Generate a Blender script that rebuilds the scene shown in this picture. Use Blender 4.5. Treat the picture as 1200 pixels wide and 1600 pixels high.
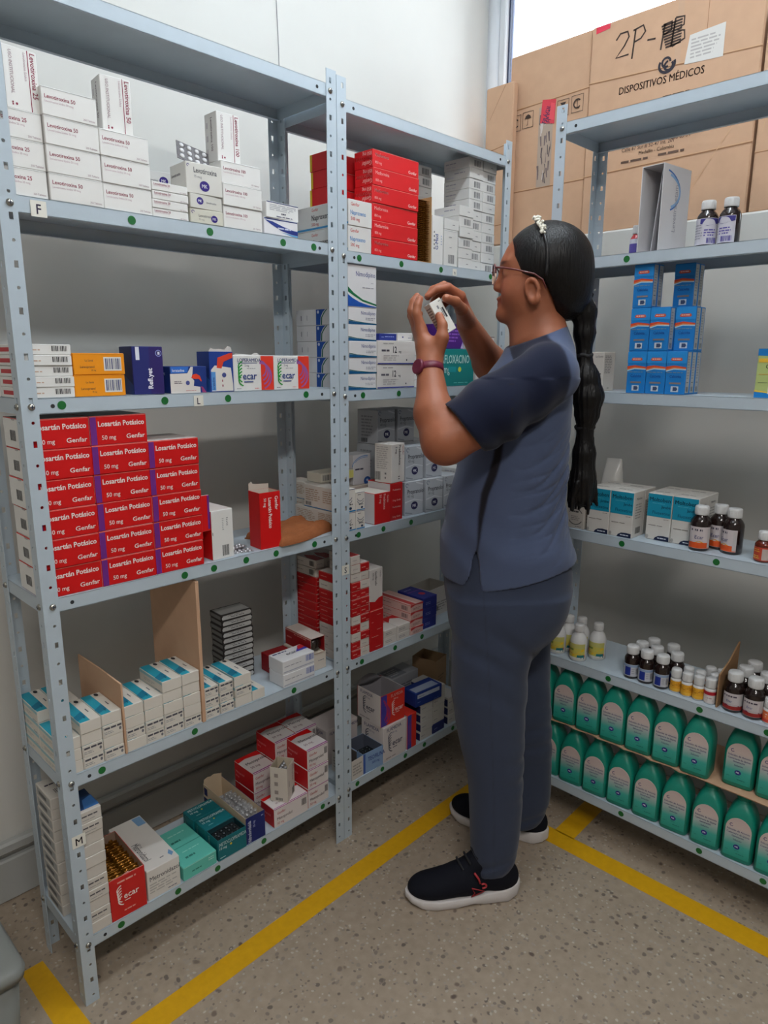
import bpy, bmesh, math, random
import numpy as np
from mathutils import Vector, Matrix

random.seed(7)
np.random.seed(7)
for o in list(bpy.data.objects):
    bpy.data.objects.remove(o, do_unlink=True)
SC = bpy.context.scene
COL = SC.collection
PI = math.pi
R = math.radians


def lin(c):
    c = c / 255.0
    return c / 12.92 if c <= 0.04045 else ((c + 0.055) / 1.055) ** 2.4


# ------------------------------------------------------------------ camera
CAMLOC = (-0.4239, -1.2993, 1.3476)
YAW, PITCH, ROLL = R(45.519), R(-12.463), R(0.162)
FPX = 1083.8
cam_d = bpy.data.cameras.new('camera')
cam = bpy.data.objects.new('camera', cam_d)
COL.objects.link(cam)
fw = Vector((math.sin(YAW) * math.cos(PITCH), math.cos(YAW) * math.cos(PITCH), math.sin(PITCH)))
rt = Vector((math.cos(YAW), -math.sin(YAW), 0))
up = rt.cross(fw)
r2 = rt * math.cos(ROLL) + up * math.sin(ROLL)
u2 = -rt * math.sin(ROLL) + up * math.cos(ROLL)
M = Matrix(((r2.x, u2.x, -fw.x), (r2.y, u2.y, -fw.y), (r2.z, u2.z, -fw.z)))
cam.matrix_world = Matrix.Translation(CAMLOC) @ M.to_4x4()
cam_d.sensor_fit = 'VERTICAL'
cam_d.sensor_height = 36.0
cam_d.lens = FPX / 1600.0 * 36.0
cam_d.clip_start = 0.02
SC.camera = cam

# ------------------------------------------------------------------ light
SC.view_settings.view_transform = 'Standard'
SC.view_settings.look = 'None'
SC.view_settings.gamma = 1.0
SC.view_settings.use_curve_mapping = False
SC.view_settings.exposure = 0.0

world = bpy.data.worlds.new('sky')
SC.world = world
world.use_nodes = True
wn = world.node_tree
wn.nodes['Background'].inputs[0].default_value = (0.82, 0.91, 1.0, 1)
wn.nodes['Background'].inputs[1].default_value = 6.0

WX = 1.92          # window plane
WALLX = 1.72       # wall under the sill
BACKY = 0.45       # wall behind the two shelving units
XMIN, YMIN, CEIL = -4.2, -5.0, 2.78
SILL = 1.742


def area_light(name, loc, rot, sx, sy, power, color):
    ld = bpy.data.lights.new(name, 'AREA')
    ld.shape = 'RECTANGLE'
    ld.size, ld.size_y = sx, sy
    ld.energy = power
    ld.color = color
    lo = bpy.data.objects.new(name, ld)
    COL.objects.link(lo)
    lo.location = loc
    lo.rotation_euler = rot
    return lo


# daylight coming in through the window
area_light('window_daylight', (WX + 0.06, -0.95, 2.26), (0, R(90), 0), 0.98, 2.7, 34, (0.86, 0.93, 1.0))
# front fill from an unseen fitting; the added glowing tube brightens the upper scene
FILL_TUBE = (0.74, -0.62, 2.655)
FILL_STRENGTH = 80.0
LAMP_FAR = (-0.7, -1.9)
area_light('ceiling_tube_light', (LAMP_FAR[0], LAMP_FAR[1], CEIL - 0.075), (0, 0, 0), 1.15, 0.22, 36, (1.0, 0.97, 0.93))


# ------------------------------------------------------------------ materials
_mats = {}


def mat(name, col, rough=0.55, metal=0.0, bump=0.0, scale=60, spec=0.5, alpha_noise=0.0, coat=0.0):
    """principled material; col in sRGB 0..255; gentle procedural tone and bump noise"""
    key = name
    if key in _mats:
        return _mats[key]
    m = bpy.data.materials.new(name)
    m.use_nodes = True
    nt = m.node_tree
    b = nt.nodes['Principled BSDF']
    c = (lin(col[0]), lin(col[1]), lin(col[2]), 1)
    b.inputs['Base Color'].default_value = c
    b.inputs['Roughness'].default_value = rough
    b.inputs['Metallic'].default_value = metal
    b.inputs['Specular IOR Level'].default_value = spec
    if coat:
        b.inputs['Coat Weight'].default_value = coat
    if bump or alpha_noise:
        tc = nt.nodes.new('ShaderNodeTexCoord')
        nz = nt.nodes.new('ShaderNodeTexNoise')
        nz.inputs['Scale'].default_value = scale
        nz.inputs['Detail'].default_value = 4
        nt.links.new(tc.outputs['Object'], nz.inputs['Vector'])
        if bump:
            bp = nt.nodes.new('ShaderNodeBump')
            bp.inputs['Strength'].default_value = bump
            bp.inputs['Distance'].default_value = 0.004
            nt.links.new(nz.outputs['Fac'], bp.inputs['Height'])
            nt.links.new(bp.outputs['Normal'], b.inputs['Normal'])
        if alpha_noise:
            mx = nt.nodes.new('ShaderNodeMix')
            mx.data_type = 'RGBA'
            k = 1 - alpha_noise
            mx.inputs['A'].default_value = (c[0] * k, c[1] * k, c[2] * k, 1)
            mx.inputs['B'].default_value = (min(1, c[0] * (2 - k)), min(1, c[1] * (2 - k)), min(1, c[2] * (2 - k)), 1)
            nt.links.new(nz.outputs['Fac'], mx.inputs['Factor'])
            nt.links.new(mx.outputs['Result'], b.inputs['Base Color'])
    _mats[key] = m
    return m


def ink(c):
    """printed card, by colour"""
    return mat('print_%02x%02x%02x' % tuple(int(x) for x in c), c, 0.5, spec=0.35)


WHITE = (222, 223, 224)
GREYT = (120, 120, 126)
BLACK = (34, 34, 38)
RED = (205, 12, 14)
PURPLE = (110, 40, 130)
NAVY = (28, 44, 104)
CARDB = (158, 118, 84)

M_STEEL = mat('painted_steel', (182, 195, 205), 0.38, 0.0, 0.05, 30, 0.5, 0.05)
M_BOLT = mat('zinc_bolt', (170, 168, 160), 0.3, 1.0)
M_CARD = mat('brown_cardboard', (200, 162, 133), 0.85, 0, 0.15, 25, 0.2, 0.08)
M_CARDIN = mat('cardboard_inside', (150, 116, 84), 0.9, 0, 0.1, 40, 0.2, 0.08)
M_GREEN = mat('green_dot', (18, 104, 44), 0.5)
M_FOIL = mat('aluminium_foil', (175, 175, 178), 0.3, 0.9, 0.2, 200)
M_BRONZE = mat('bronze_blister', (150, 98, 30), 0.22, 0.7, 0.2, 120)


# ------------------------------------------------------------------ mesh helper
class MB:
    def __init__(self):
        self.v = []
        self.f = []
        self.mi = []
        self.mats = []
        self.smooth = []

    def m(self, material):
        if material not in self.mats:
            self.mats.append(material)
        return self.mats.index(material)

    def add(self, vs, fs, material, smooth=False):
        n = len(self.v)
        k = self.m(material)
        self.v.extend([tuple(x) for x in vs])
        for f in fs:
            self.f.append(tuple(i + n for i in f))
            self.mi.append(k)
            self.smooth.append(smooth)

    def box(self, x0, x1, y0, y1, z0, z1, material, T=None):
        vs = [(x, y, z) for z in (z0, z1) for y in (y0, y1) for x in (x0, x1)]
        if T is not None:
            vs = [tuple(T @ Vector(q)) for q in vs]
        self.add(vs, [(0, 2, 3, 1), (4, 5, 7, 6), (0, 1, 5, 4), (2, 6, 7, 3), (0, 4, 6, 2), (1, 3, 7, 5)], material)

    def bbox(self, x0, x1, y0, y1, z0, z1, b, facemats, T=None):
        """bevelled box, facemats = dict L R F K(back) B T -> material, '*' default"""
        c = ((x0 + x1) / 2, (y0 + y1) / 2, (z0 + z1) / 2)
        h = ((x1 - x0) / 2, (y1 - y0) / 2, (z1 - z0) / 2)
        b = min(b, min(h) * 0.45)
        vs, idx = [], {}
        for ax in range(3):
            o = [i for i in range(3) if i != ax]
            for s in (-1, 1):
                for a in (-1, 1):
                    for d in (-1, 1):
                        q = [0, 0, 0]
                        q[ax] = c[ax] + s * h[ax]
                        q[o[0]] = c[o[0]] + a * (h[o[0]] - b)
                        q[o[1]] = c[o[1]] + d * (h[o[1]] - b)
                        sg = [0, 0, 0]
                        sg[ax] = s
                        sg[o[0]] = a
                        sg[o[1]] = d
                        idx[(ax, tuple(sg))] = len(vs)
                        vs.append(q)
        if T is not None:
            vs = [tuple(T @ Vector(q)) for q in vs]
        dm = facemats.get('*')
        names = {(0, -1): 'L', (0, 1): 'R', (1, -1): 'F', (1, 1): 'K', (2, -1): 'B', (2, 1): 'T'}
        n0 = len(self.v)
        self.v.extend([tuple(q) for q in vs])

        def face(ids, m_, nrm):
            p = [Vector(vs[i]) for i in ids]
            nn = (p[1] - p[0]).cross(p[2] - p[0])
            cc = sum(p, Vector()) / len(p)
            ctr = Vector(c) if T is None else T @ Vector(c)
            if nn.dot(cc - ctr) < 0:
                ids = ids[::-1]
            self.f.append(tuple(i + n0 for i in ids))
            self.mi.append(self.m(m_))
            self.smooth.append(False)
        for ax in range(3):
            o = [i for i in range(3) if i != ax]
            for s in (-1, 1):
                ids = []
                for a, d in ((-1, -1), (1, -1), (1, 1), (-1, 1)):
                    sg = [0, 0, 0]
                    sg[ax] = s
                    sg[o[0]] = a
                    sg[o[1]] = d
                    ids.append(idx[(ax, tuple(sg))])
                face(ids, facemats.get(names[(ax, s)], dm), None)
        for ax in range(3):            # edges along ax
            o = [i for i in range(3) if i != ax]
            for a in (-1, 1):
                for d in (-1, 1):
                    def sgn(e):
                        q = [0, 0, 0]
                        q[ax] = e
                        q[o[0]] = a
                        q[o[1]] = d
                        return tuple(q)
                    face([idx[(o[0], sgn(-1))], idx[(o[0], sgn(1))], idx[(o[1], sgn(1))], idx[(o[1], sgn(-1))]], dm, None)
        for a in (-1, 1):
            for d in (-1, 1):
                for e in (-1, 1):
                    face([idx[(0, (a, d, e))], idx[(1, (a, d, e))], idx[(2, (a, d, e))]], dm, None)

    def lathe(self, prof, material, n=24, T=None, cap=True, smooth=True, a0=0.0, a1=2 * PI, sx=1.0, sy=1.0):
        full = abs(a1 - a0 - 2 * PI) < 1e-6
        k = n if full else n + 1
        vs = []
        for r, z in prof:
            for i in range(k):
                t = a0 + (a1 - a0) * i / n
                vs.append((r * math.cos(t) * sx, r * math.sin(t) * sy, z))
        fs = []
        for j in range(len(prof) - 1):
            for i in range(n):
                i2 = (i + 1) % k
                fs.append((j * k + i, j * k + i2, (j + 1) * k + i2, (j + 1) * k + i))
        if T is not None:
            vs = [tuple(T @ Vector(q)) for q in vs]
        self.add(vs, fs, material, smooth)
        if cap and full:
            n0 = len(self.v) - len(vs)
            for ring, rev in ((0, True), (len(prof) - 1, False)):
                if prof[ring][0] > 1e-6:
                    ids = [n0 + ring * k + i for i in range(k)]
                    self.f.append(tuple(ids[::-1] if rev else ids))
                    self.mi.append(self.m(material))
                    self.smooth.append(False)

    def tube(self, pts, r, material, n=8, closed=False):
        P = [Vector(q) for q in pts]
        rr = r if hasattr(r, '__len__') else [r] * len(P)
        vs, fs = [], []
        prev = None
        m_ = len(P)
        for i, q in enumerate(P):
            if closed:
                t = (P[(i + 1) % m_] - P[i - 1]).normalized()
            else:
                t = (P[min(i + 1, m_ - 1)] - P[max(i - 1, 0)]).normalized()
            if prev is None:
                a = Vector((0, 0, 1)) if abs(t.z) < 0.9 else Vector((1, 0, 0))
                u = t.cross(a).normalized()
            else:
                u = (prev - t * prev.dot(t)).normalized()
            prev = u
            w = t.cross(u)
            for j in range(n):
                an = 2 * PI * j / n
                vs.append(q + (u * math.cos(an) + w * math.sin(an)) * rr[i])
        for i in range(m_ if closed else m_ - 1):
            i2 = (i + 1) % m_
            for j in range(n):
                j2 = (j + 1) % n
                fs.append((i * n + j, i * n + j2, i2 * n + j2, i2 * n + j))
        if not closed:
            fs.append(tuple(range(n))[::-1])
            fs.append(tuple((m_ - 1) * n + j for j in range(n)))
        self.add(vs, fs, material, True)

    def mesh(self, name):
        me = bpy.data.meshes.new(name)
        me.from_pydata(self.v, [], self.f)
        for m_ in self.mats:
            me.materials.append(m_)
        me.polygons.foreach_set('material_index', self.mi)
        me.polygons.foreach_set('use_smooth', self.smooth)
        me.update()
        return me

    def build(self, name, parent=None, loc=(0, 0, 0), rotz=0.0):
        return link(name, self.mesh(name), parent, loc, rotz)


def link(name, me, parent=None, loc=(0, 0, 0), rotz=0.0):
    o = bpy.data.objects.new(name, me)
    COL.objects.link(o)
    o.location = loc
    o.rotation_euler = (0, 0, rotz)
    if parent is not None:
        o.parent = parent
    return o


def tag(o, label=None, cat=None, group=None, kind=None):
    if label:
        o['label'] = label
    if cat:
        o['category'] = cat
    if group:
        o['group'] = group
    if kind:
        o['kind'] = kind
    return o


def empty(name, loc=(0, 0, 0), rotz=0.0):
    o = bpy.data.objects.new(name, None)
    o.empty_display_size = 0.05
    COL.objects.link(o)
    o.location = loc
    o.rotation_euler = (0, 0, rotz)
    return o


# ------------------------------------------------------------------ lettering
_txt = {}


def text_geo(s, bold=0.0, shear=0.0):
    key = (s, bold, shear)
    if key in _txt:
        return _txt[key]
    if 'M' in s:          # this glyph does not survive outline thickening: print it twice instead
        b0 = text_geo_raw(s, 0.0, shear)
        n0 = len(b0[0])
        vs = b0[0] + [(x + bold * 1.6, y) for x, y in b0[0]]
        fs = b0[1] + [tuple(i + n0 for i in f) for f in b0[1]]
        _txt[key] = (vs, fs, b0[2])
        return _txt[key]
    _txt[key] = text_geo_raw(s, bold, shear)
    return _txt[key]


def text_geo_raw(s, bold, shear):
    cu = bpy.data.curves.new('lettering', 'FONT')
    cu.body = s
    cu.size = 1.0
    cu.resolution_u = 2
    cu.offset = bold
    cu.shear = shear
    ob = bpy.data.objects.new('lettering', cu)
    COL.objects.link(ob)
    dg = bpy.context.evaluated_depsgraph_get()
    dg.update()
    me = bpy.data.meshes.new_from_object(ob.evaluated_get(dg))
    vs = [(v.co.x, v.co.y) for v in me.vertices]
    fs = [tuple(p.vertices) for p in me.polygons]
    bpy.data.objects.remove(ob, do_unlink=True)
    bpy.data.curves.remove(cu)
    bpy.data.meshes.remove(me)
    if vs:
        x0 = min(q[0] for q in vs)
        x1 = max(q[0] for q in vs)
        vs = [(a - x0, b) for a, b in vs]
        w = x1 - x0
    else:
        w = 0
    return (vs, fs, w)


def decals(mb, O, U, V, N, W, H, items, base=0.00025, fn=None):
    """flat print on a face. O lower-left corner, U/V unit axes, W/H size. fn maps (x,y,off)->point for curved faces"""
    O, U, V, N = Vector(O), Vector(U), Vector(V), Vector(N)

    def P(x, y, off):
        if fn:
            return fn(x, y, off)
        return O + U * x + V * y + N * off
    for i, it in enumerate(items):
        off = base + i * 0.00005
        k = it[0]
        if k == 'r':
            _, a, b, c, d, col = it
            e = 0.0009
            xs = (max(a * W, e), min(c * W, W - e))
            ys = (max(b * H, e), min(d * H, H - e))
            ns = 1 if not fn else 30
            vs = []
            for j in range(ns + 1):
                x = xs[0] + (xs[1] - xs[0]) * j / ns
                vs += [P(x, ys[0], off), P(x, ys[1], off)]
            mb.add(vs, [(2 * j, 2 * j + 2, 2 * j + 3, 2 * j + 1) for j in range(ns)], ink(col))
        elif k == 'p':
            _, pts, col = it
            if fn:               # follow the curved label
                dense = []
                for j in range(len(pts)):
                    (a0_, b0_), (a1_, b1_) = pts[j], pts[(j + 1) % len(pts)]
                    k_ = max(1, int(abs(a1_ - a0_) / 0.03))
                    dense += [(a0_ + (a1_ - a0_) * t / k_, b0_ + (b1_ - b0_) * t / k_) for t in range(k_)]
                pts = dense
            vs = [P(a * W, b * H, off) for a, b in pts]
            ar = sum(pts[j - 1][0] * pts[j][1] - pts[j][0] * pts[j - 1][1] for j in range(len(pts)))
            ids = list(range(len(pts)))
            if ar < 0:
                ids.reverse()
            mb.add(vs, [tuple(ids)], ink(col))
        elif k == 'c':
            _, a, b, rx, ry, col = it       # centre in fractions, radii in fraction of H
            vs = [P(a * W + rx * H * math.cos(2 * PI * j / 20), b * H + ry * H * math.sin(2 * PI * j / 20), off) for j in range(20)]
            mb.add(vs, [tuple(range(20))], ink(col))
        elif k == 'o':                       # ring / open arc stroke
            _, a, b, rx, ry, t0, t1, wd, col = it
            vs = []
            n = 14
            for j in range(n + 1):
                t = R(t0 + (t1 - t0) * j / n)
                for s in (-0.5, 0.5):
                    vs.append(P(a * W + (rx + s * wd) * H * math.cos(t), b * H + (ry + s * wd) * H * math.sin(t), off))
            mb.add(vs, [(2 * j, 2 * j + 1, 2 * j + 3, 2 * j + 2) for j in range(n)], ink(col))
        elif k == 'b':                       # bar code
            _, a, b, c, d, col = it
            rg = random.Random(int(a * 1000) + int(c * 777))
            x = a
            vertical = len(it) <= 6
            while x < c:
                w_ = rg.choice((0.4, 0.7, 1.1)) * (c - a) / 16
                xx = min(x + w_, c)
                q = [(x, b), (xx, b), (xx, d), (x, d)]
                mb.add([P(s * W, t * H, off) for s, t in q], [(0, 1, 2, 3)], ink(col))
                x = xx + rg.choice((0.4, 0.6, 0.9)) * (c - a) / 16
        elif k == 'l':                       # rows of tiny print, drawn as thin strokes
            _, a, b, c, d, n, col = it
            rg = random.Random(n * 13 + int(a * 100))
            for j in range(n):
                y0 = b + (d - b) * (j + 0.25) / n
                y1 = b + (d - b) * (j + 0.7) / n
                x1 = c - (c - a) * rg.random() * 0.3
                horiz = (c - a) * W > (d - b) * H / n
                x = a
                while x < x1:
                    xe = min(x1, x + (c - a) * rg.uniform(0.12, 0.4)) if horiz else x1
                    q = [(x, y0), (xe, y0), (xe, y1), (x, y1)]
                    mb.add([P(s * W, t * H, off) for s, t in q], [(0, 1, 2, 3)], ink(col))
                    x = xe + (c - a) * 0.05
        elif k == 't':
            # ('t', text, u, v, size (frac of H), colour, align, rot, xscale, bold)
            it = tuple(it) + (None,) * (10 - len(it))
            _, s, a, b, sz, col, al, rot, xs, bold = it
            al = al or 'l'
            rot = rot or 0
            xs = xs or 0.9
            bold = 0.012 if bold is None else bold
            vs, fs, w = text_geo(s, bold)
            size = sz * H / 0.7 if not rot else sz * W / 0.7     # sz = cap height
            sh = {'l': 0, 'c': -w / 2, 'r': -w}[al]
            pts = []
            for x, y in vs:
                x, y = (x + sh) * size * xs, y * size
                if rot == 90:
                    x, y = -y, x
                elif rot == -90:
                    x, y = y, -x
                elif rot == 180:
                    x, y = -x, -y
                elif rot:
                    cr, sr = math.cos(R(rot)), math.sin(R(rot))
                    x, y = x * cr - y * sr, x * sr + y * cr
                pts.append(P(a * W + x, b * H + y, off))
            mb.add(pts, fs, ink(col))


def face_frame(face, x0, x1, y0, y1, z0, z1):
    if face == 'F':
        return (x0, y0, z0), (1, 0, 0), (0, 0, 1), (0, -1, 0), x1 - x0, z1 - z0
    if face == 'L':
        return (x0, y1, z0), (0, -1, 0), (0, 0, 1), (-1, 0, 0), y1 - y0, z1 - z0
    if face == 'R':
        return (x1, y0, z0), (0, 1, 0), (0, 0, 1), (1, 0, 0), y1 - y0, z1 - z0
    if face == 'T':
        return (x0, y0, z1), (1, 0, 0), (0, 1, 0), (0, 0, 1), x1 - x0, y1 - y0
    if face == 'K':
        return (x1, y1, z0), (-1, 0, 0), (0, 0, 1), (0, 1, 0), x1 - x0, z1 - z0


_cart = {}


def carton(key, w, d, h, base, dec=None, open_top=False, bevel=0.0012, inside=None):
    """closed or open folding carton; origin = centre of its footprint. base: colour or dict of face colours"""
    if key in _cart:
        return _cart[key]
    if not isinstance(base, dict):
        base = {'*': base}
    fm = {k: ink(c) for k, c in base.items()}
    fm.setdefault('*', ink(WHITE))
    mb = MB()
    x0, x1, y0, y1 = -w / 2, w / 2, -d / 2, d / 2
    if not open_top:
        mb.bbox(x0, x1, y0, y1, 0, h, bevel, fm)
    else:
        t = 0.0012
        im = ink(inside or (196, 190, 180))
        g = lambda f: fm.get(f, fm['*'])
        mb.bbox(x0, x1, y0, y0 + t, 0, h, 0.0003, {'*': g('F'), 'K': im})
        mb.bbox(x0, x1, y1 - t, y1, 0, h, 0.0003, {'*': g('K'), 'F': im})
        mb.bbox(x0, x0 + t, y0 + t, y1 - t, 0, h, 0.0003, {'*': g('L'), 'R': im})
        mb.bbox(x1 - t, x1, y0 + t, y1 - t, 0, h, 0.0003, {'*': g('R'), 'L': im})
        mb.bbox(x0 + t, x1 - t, y0 + t, y1 - t, 0.0002, 0.0014, 0.0003, {'*': im})
    for face, items in (dec or {}).items():
        if open_top and face == 'T':
            continue
        O, U, V, N, W, H = face_frame(face, x0, x1, y0, y1, 0, h)
        decals(mb, O, U, V, N, W, H, items)
    me = mb.mesh(key)
    _cart[key] = (me, w, d, h)
    return _cart[key]


ORD = ['lowest', 'second lowest', 'third from bottom', 'fourth from bottom', 'fifth from bottom', 'sixth from bottom',
       'seventh from bottom', 'eighth from bottom', 'ninth from bottom', 'tenth from bottom', 'eleventh from bottom', 'twelfth from bottom']
KINDNAME = {'levo': 'levothyroxine_carton', 'losartan': 'losartan_carton', 'tq': 'turquoise_topped_carton', 'metf': 'metformin_carton', 'calcio': 'calcium_carton',
            'wht': 'bar_coded_carton', 'redrow': 'red_carton', 'whrow': 'white_carton', 'whst': 'white_carton', 'mkbox': 'grey_ended_carton', 'nimo': 'nimodipine_carton',
            'prop': 'propranolol_carton', 'foilpack': 'foil_pack_carton', 'metop': 'metoprolol_carton', 'molto': 'fluoxetine_carton'}


def put(kind, x0, yf, z, label, group=None, yaw=0.0, name='medicine_carton', cat='medicine box', axis='A', jit=True, tilt=None):
    """stand a carton with its front-left bottom corner at (x0, yf, z) (axis C: left end at y = x0, front at x = yf)"""
    me, w, d, h = _cart[kind]
    if name == 'medicine_carton':
        name = next((v for k, v in KINDNAME.items() if kind.startswith(k)), name)
    rg = random.Random(hash_(kind, x0, z))
    j = rg.uniform(-0.45, 0.45) if jit else 0
    a = R(yaw + j)
    if axis == 'A':
        loc = (x0 + w / 2, yf + d / 2, z)
        rz = a
    else:
        loc = (yf + d / 2, x0 - w / 2, z)
        rz = a - PI / 2
    o = link(name, me, None, loc, rz)
    tag(o, label, cat, group)
    if tilt:
        o.rotation_euler = (tilt[0], tilt[1], rz)
    return o


def hash_(k, a, b):
    return sum(ord(c) for c in k) * 31 + int(round(a * 1000)) * 7 + int(round(b * 1000))


def stack(kind, x0, yf, z, n, desc, where, group=None, yaw=0.0, axis='A', name='medicine_carton', cat='medicine box', drift=0.0):
    me, w, d, h = _cart[kind]
    out = []
    for i in range(n):
        if n == 1:
            lab = f'{desc} {where}'
        else:
            o_ = 'topmost' if i == n - 1 else ORD[i]
            lab = f'{desc}, {o_} {where}'
        rg = random.Random(hash_(kind, x0 + i, z))
        dx = rg.uniform(-0.0012, 0.0012) + drift * i
        dy = rg.uniform(-0.0, 0.003)
        out.append(put(kind, x0 + dx, yf + dy, z + i * (h + 0.0004) + 0.0003, lab, group or (desc + 's'), yaw, name, cat, axis))
    return out

# ================================================================== ROOM
def struct(name, mb):
    o = mb.build(name)
    o['kind'] = 'structure'
    return o


def terrazzo():
    m = bpy.data.materials.new('terrazzo')
    m.use_nodes = True
    nt = m.node_tree
    L = nt.links
    b = nt.nodes['Principled BSDF']
    tc = nt.nodes.new('ShaderNodeTexCoord')
    nz = nt.nodes.new('ShaderNodeTexNoise')
    nz.inputs['Scale'].default_value = 14
    nz.inputs['Detail'].default_value = 3
    L.new(tc.outputs['Object'], nz.inputs['Vector'])
    vm = nt.nodes.new('ShaderNodeVectorMath')
    vm.operation = 'MULTIPLY_ADD'
    L.new(nz.outputs['Color'], vm.inputs[0])
    vm.inputs[1].default_value = (0.03, 0.03, 0)
    L.new(tc.outputs['Object'], vm.inputs[2])
    prev = None
    base = nt.nodes.new('ShaderNodeMix')
    base.data_type = 'RGBA'
    n2 = nt.nodes.new('ShaderNodeTexNoise')
    n2.inputs['Scale'].default_value = 45
    n2.inputs['Detail'].default_value = 5
    L.new(tc.outputs['Object'], n2.inputs['Vector'])
    L.new(n2.outputs['Fac'], base.inputs['Factor'])
    base.inputs['A'].default_value = (0.27, 0.213, 0.158, 1)
    base.inputs['B'].default_value = (0.43, 0.345, 0.262, 1)
    prev = base.outputs['Result']
    for sc, thr, ca, cb in ((48, 0.22, (0.13, 0.10, 0.085, 1), (0.36, 0.30, 0.24, 1)),
                            (95, 0.26, (0.17, 0.13, 0.105, 1), (0.50, 0.44, 0.37, 1)),
                            (24, 0.10, (0.10, 0.07, 0.055, 1), (0.20, 0.15, 0.12, 1))):
        v = nt.nodes.new('ShaderNodeTexVoronoi')
        v.inputs['Scale'].default_value = sc
        L.new(vm.outputs[0], v.inputs['Vector'])
        # chip mask : close to the cell point
        r = nt.nodes.new('ShaderNodeMapRange')
        r.inputs['From Min'].default_value = thr
        r.inputs['From Max'].default_value = thr + 0.08
        r.inputs['To Min'].default_value = 1
        r.inputs['To Max'].default_value = 0
        L.new(v.outputs['Distance'], r.inputs['Value'])
        sp = nt.nodes.new('ShaderNodeSeparateColor')
        L.new(v.outputs['Color'], sp.inputs[0])
        g = nt.nodes.new('ShaderNodeMath')
        g.operation = 'GREATER_THAN'
        g.inputs[1].default_value = 0.30
        L.new(sp.outputs[1], g.inputs[0])
        mu = nt.nodes.new('ShaderNodeMath')
        mu.operation = 'MULTIPLY'
        L.new(r.outputs[0], mu.inputs[0])
        L.new(g.outputs[0], mu.inputs[1])
        cc = nt.nodes.new('ShaderNodeMix')
        cc.data_type = 'RGBA'
        cc.inputs['A'].default_value = ca
        cc.inputs['B'].default_value = cb
        L.new(sp.outputs[0], cc.inputs['Factor'])
        mx = nt.nodes.new('ShaderNodeMix')
        mx.data_type = 'RGBA'
        L.new(mu.outputs[0], mx.inputs['Factor'])
        L.new(prev, mx.inputs['A'])
        L.new(cc.outputs['Result'], mx.inputs['B'])
        prev = mx.outputs['Result']
    L.new(prev, b.inputs['Base Color'])
    b.inputs['Roughness'].default_value = 0.5
    return m


M_WALL = mat('wall_paint', (214, 213, 208), 0.75, 0, 0.06, 9, 0.3, 0.03)
M_CEIL = mat('ceiling_paint', (228, 228, 226), 0.8, 0, 0.05, 8, 0.2)
M_BASE = mat('grey_skirting', (176, 178, 176), 0.5, 0, 0.03, 20)
M_ALU = mat('white_aluminium', (222, 226, 232), 0.35, 0.0, 0, 60)
M_GASKET = mat('dark_gasket', (52, 62, 88), 0.5)

mb = MB()
mb.box(XMIN, WX + 0.3, YMIN, BACKY + 0.2, -0.1, 0, terrazzo())
struct('floor', mb)
mb = MB()
mb.box(XMIN, WX + 0.3, YMIN, BACKY + 0.2, CEIL, CEIL + 0.1, M_CEIL)
struct('ceiling', mb)
mb = MB()
mb.box(XMIN, WX + 0.3, BACKY, BACKY + 0.15, 0, CEIL, M_WALL)
struct('wall_back', mb)
mb = MB()
mb.box(XMIN - 0.1, XMIN, YMIN, BACKY, 0, CEIL, M_WALL)
struct('wall_left', mb)
mb = MB()
mb.box(XMIN, WX + 0.3, YMIN - 0.1, YMIN, 0, CEIL, M_WALL)
struct('wall_front', mb)
# right wall: parapet under the sill, jamb piece and lintel above the window
mb = MB()
mb.bbox(WALLX, WX + 0.3, YMIN, BACKY - 0.0005, 0, SILL, 0.006, {'*': M_WALL})
mb.box(WX - 0.02, WX + 0.3, YMIN, BACKY, 2.74, CEIL, M_WALL)
mb.box(WX - 0.02, WX + 0.3, YMIN, -2.3, SILL, 2.74, M_WALL)
struct('wall_right', mb)
# skirting
mb = MB()
mb.bbox(XMIN, WALLX, BACKY - 0.018, BACKY, 0, 0.115, 0.006, {'*': M_BASE})
mb.bbox(XMIN, WALLX, BACKY - 0.026, BACKY, 0.135, 0.165, 0.006, {'*': M_BASE})
struct('baseboard_back', mb)
mb = MB()
mb.bbox(WALLX - 0.018, WALLX, YMIN, BACKY - 0.02, 0, 0.115, 0.006, {'*': M_BASE})
struct('baseboard_right', mb)

# window: frame, glass
win = MB()
y0w, y1w = -2.3, BACKY
def bar(y0, y1, z0, z1, x0=WX - 0.03, x1=WX + 0.03):
    win.bbox(x0, x1, y0, y1, z0, z1, 0.004, {'*': M_ALU})
win.lathe([(0.026, SILL), (0.026, 2.74)], M_ALU, 20, Matrix.Translation((WX - 0.02, BACKY - 0.03, 0)), sx=0.9)
bar(BACKY - 0.085, BACKY - 0.056, SILL, 2.74)
bar(y0w, y0w + 0.05, SILL, 2.74)
bar(-1.0, -0.95, SILL, 2.74)
bar(y0w, y1w - 0.06, SILL, SILL + 0.05)
bar(y0w, y1w - 0.06, 2.69, 2.74)
for (a, b_) in ((BACKY - 0.092, BACKY - 0.085), (-0.95, -0.943), (-1.007, -1.0)):
    win.box(WX - 0.012, WX + 0.012, a, b_, SILL + 0.05, 2.69, M_GASKET)
wf = win.build('window_1')
wf['kind'] = 'structure'
gm = bpy.data.materials.new('window_glass')
gm.use_nodes = True
nt = gm.node_tree
nt.nodes.clear()
out = nt.nodes.new('ShaderNodeOutputMaterial')
tr = nt.nodes.new('ShaderNodeBsdfTransparent')
gl = nt.nodes.new('ShaderNodeBsdfGlossy')
gl.inputs['Roughness'].default_value = 0.02
fr = nt.nodes.new('ShaderNodeFresnel')
fr.inputs[0].default_value = 1.45
mx = nt.nodes.new('ShaderNodeMixShader')
nt.links.new(fr.outputs[0], mx.inputs[0])
nt.links.new(tr.outputs[0], mx.inputs[1])
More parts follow.
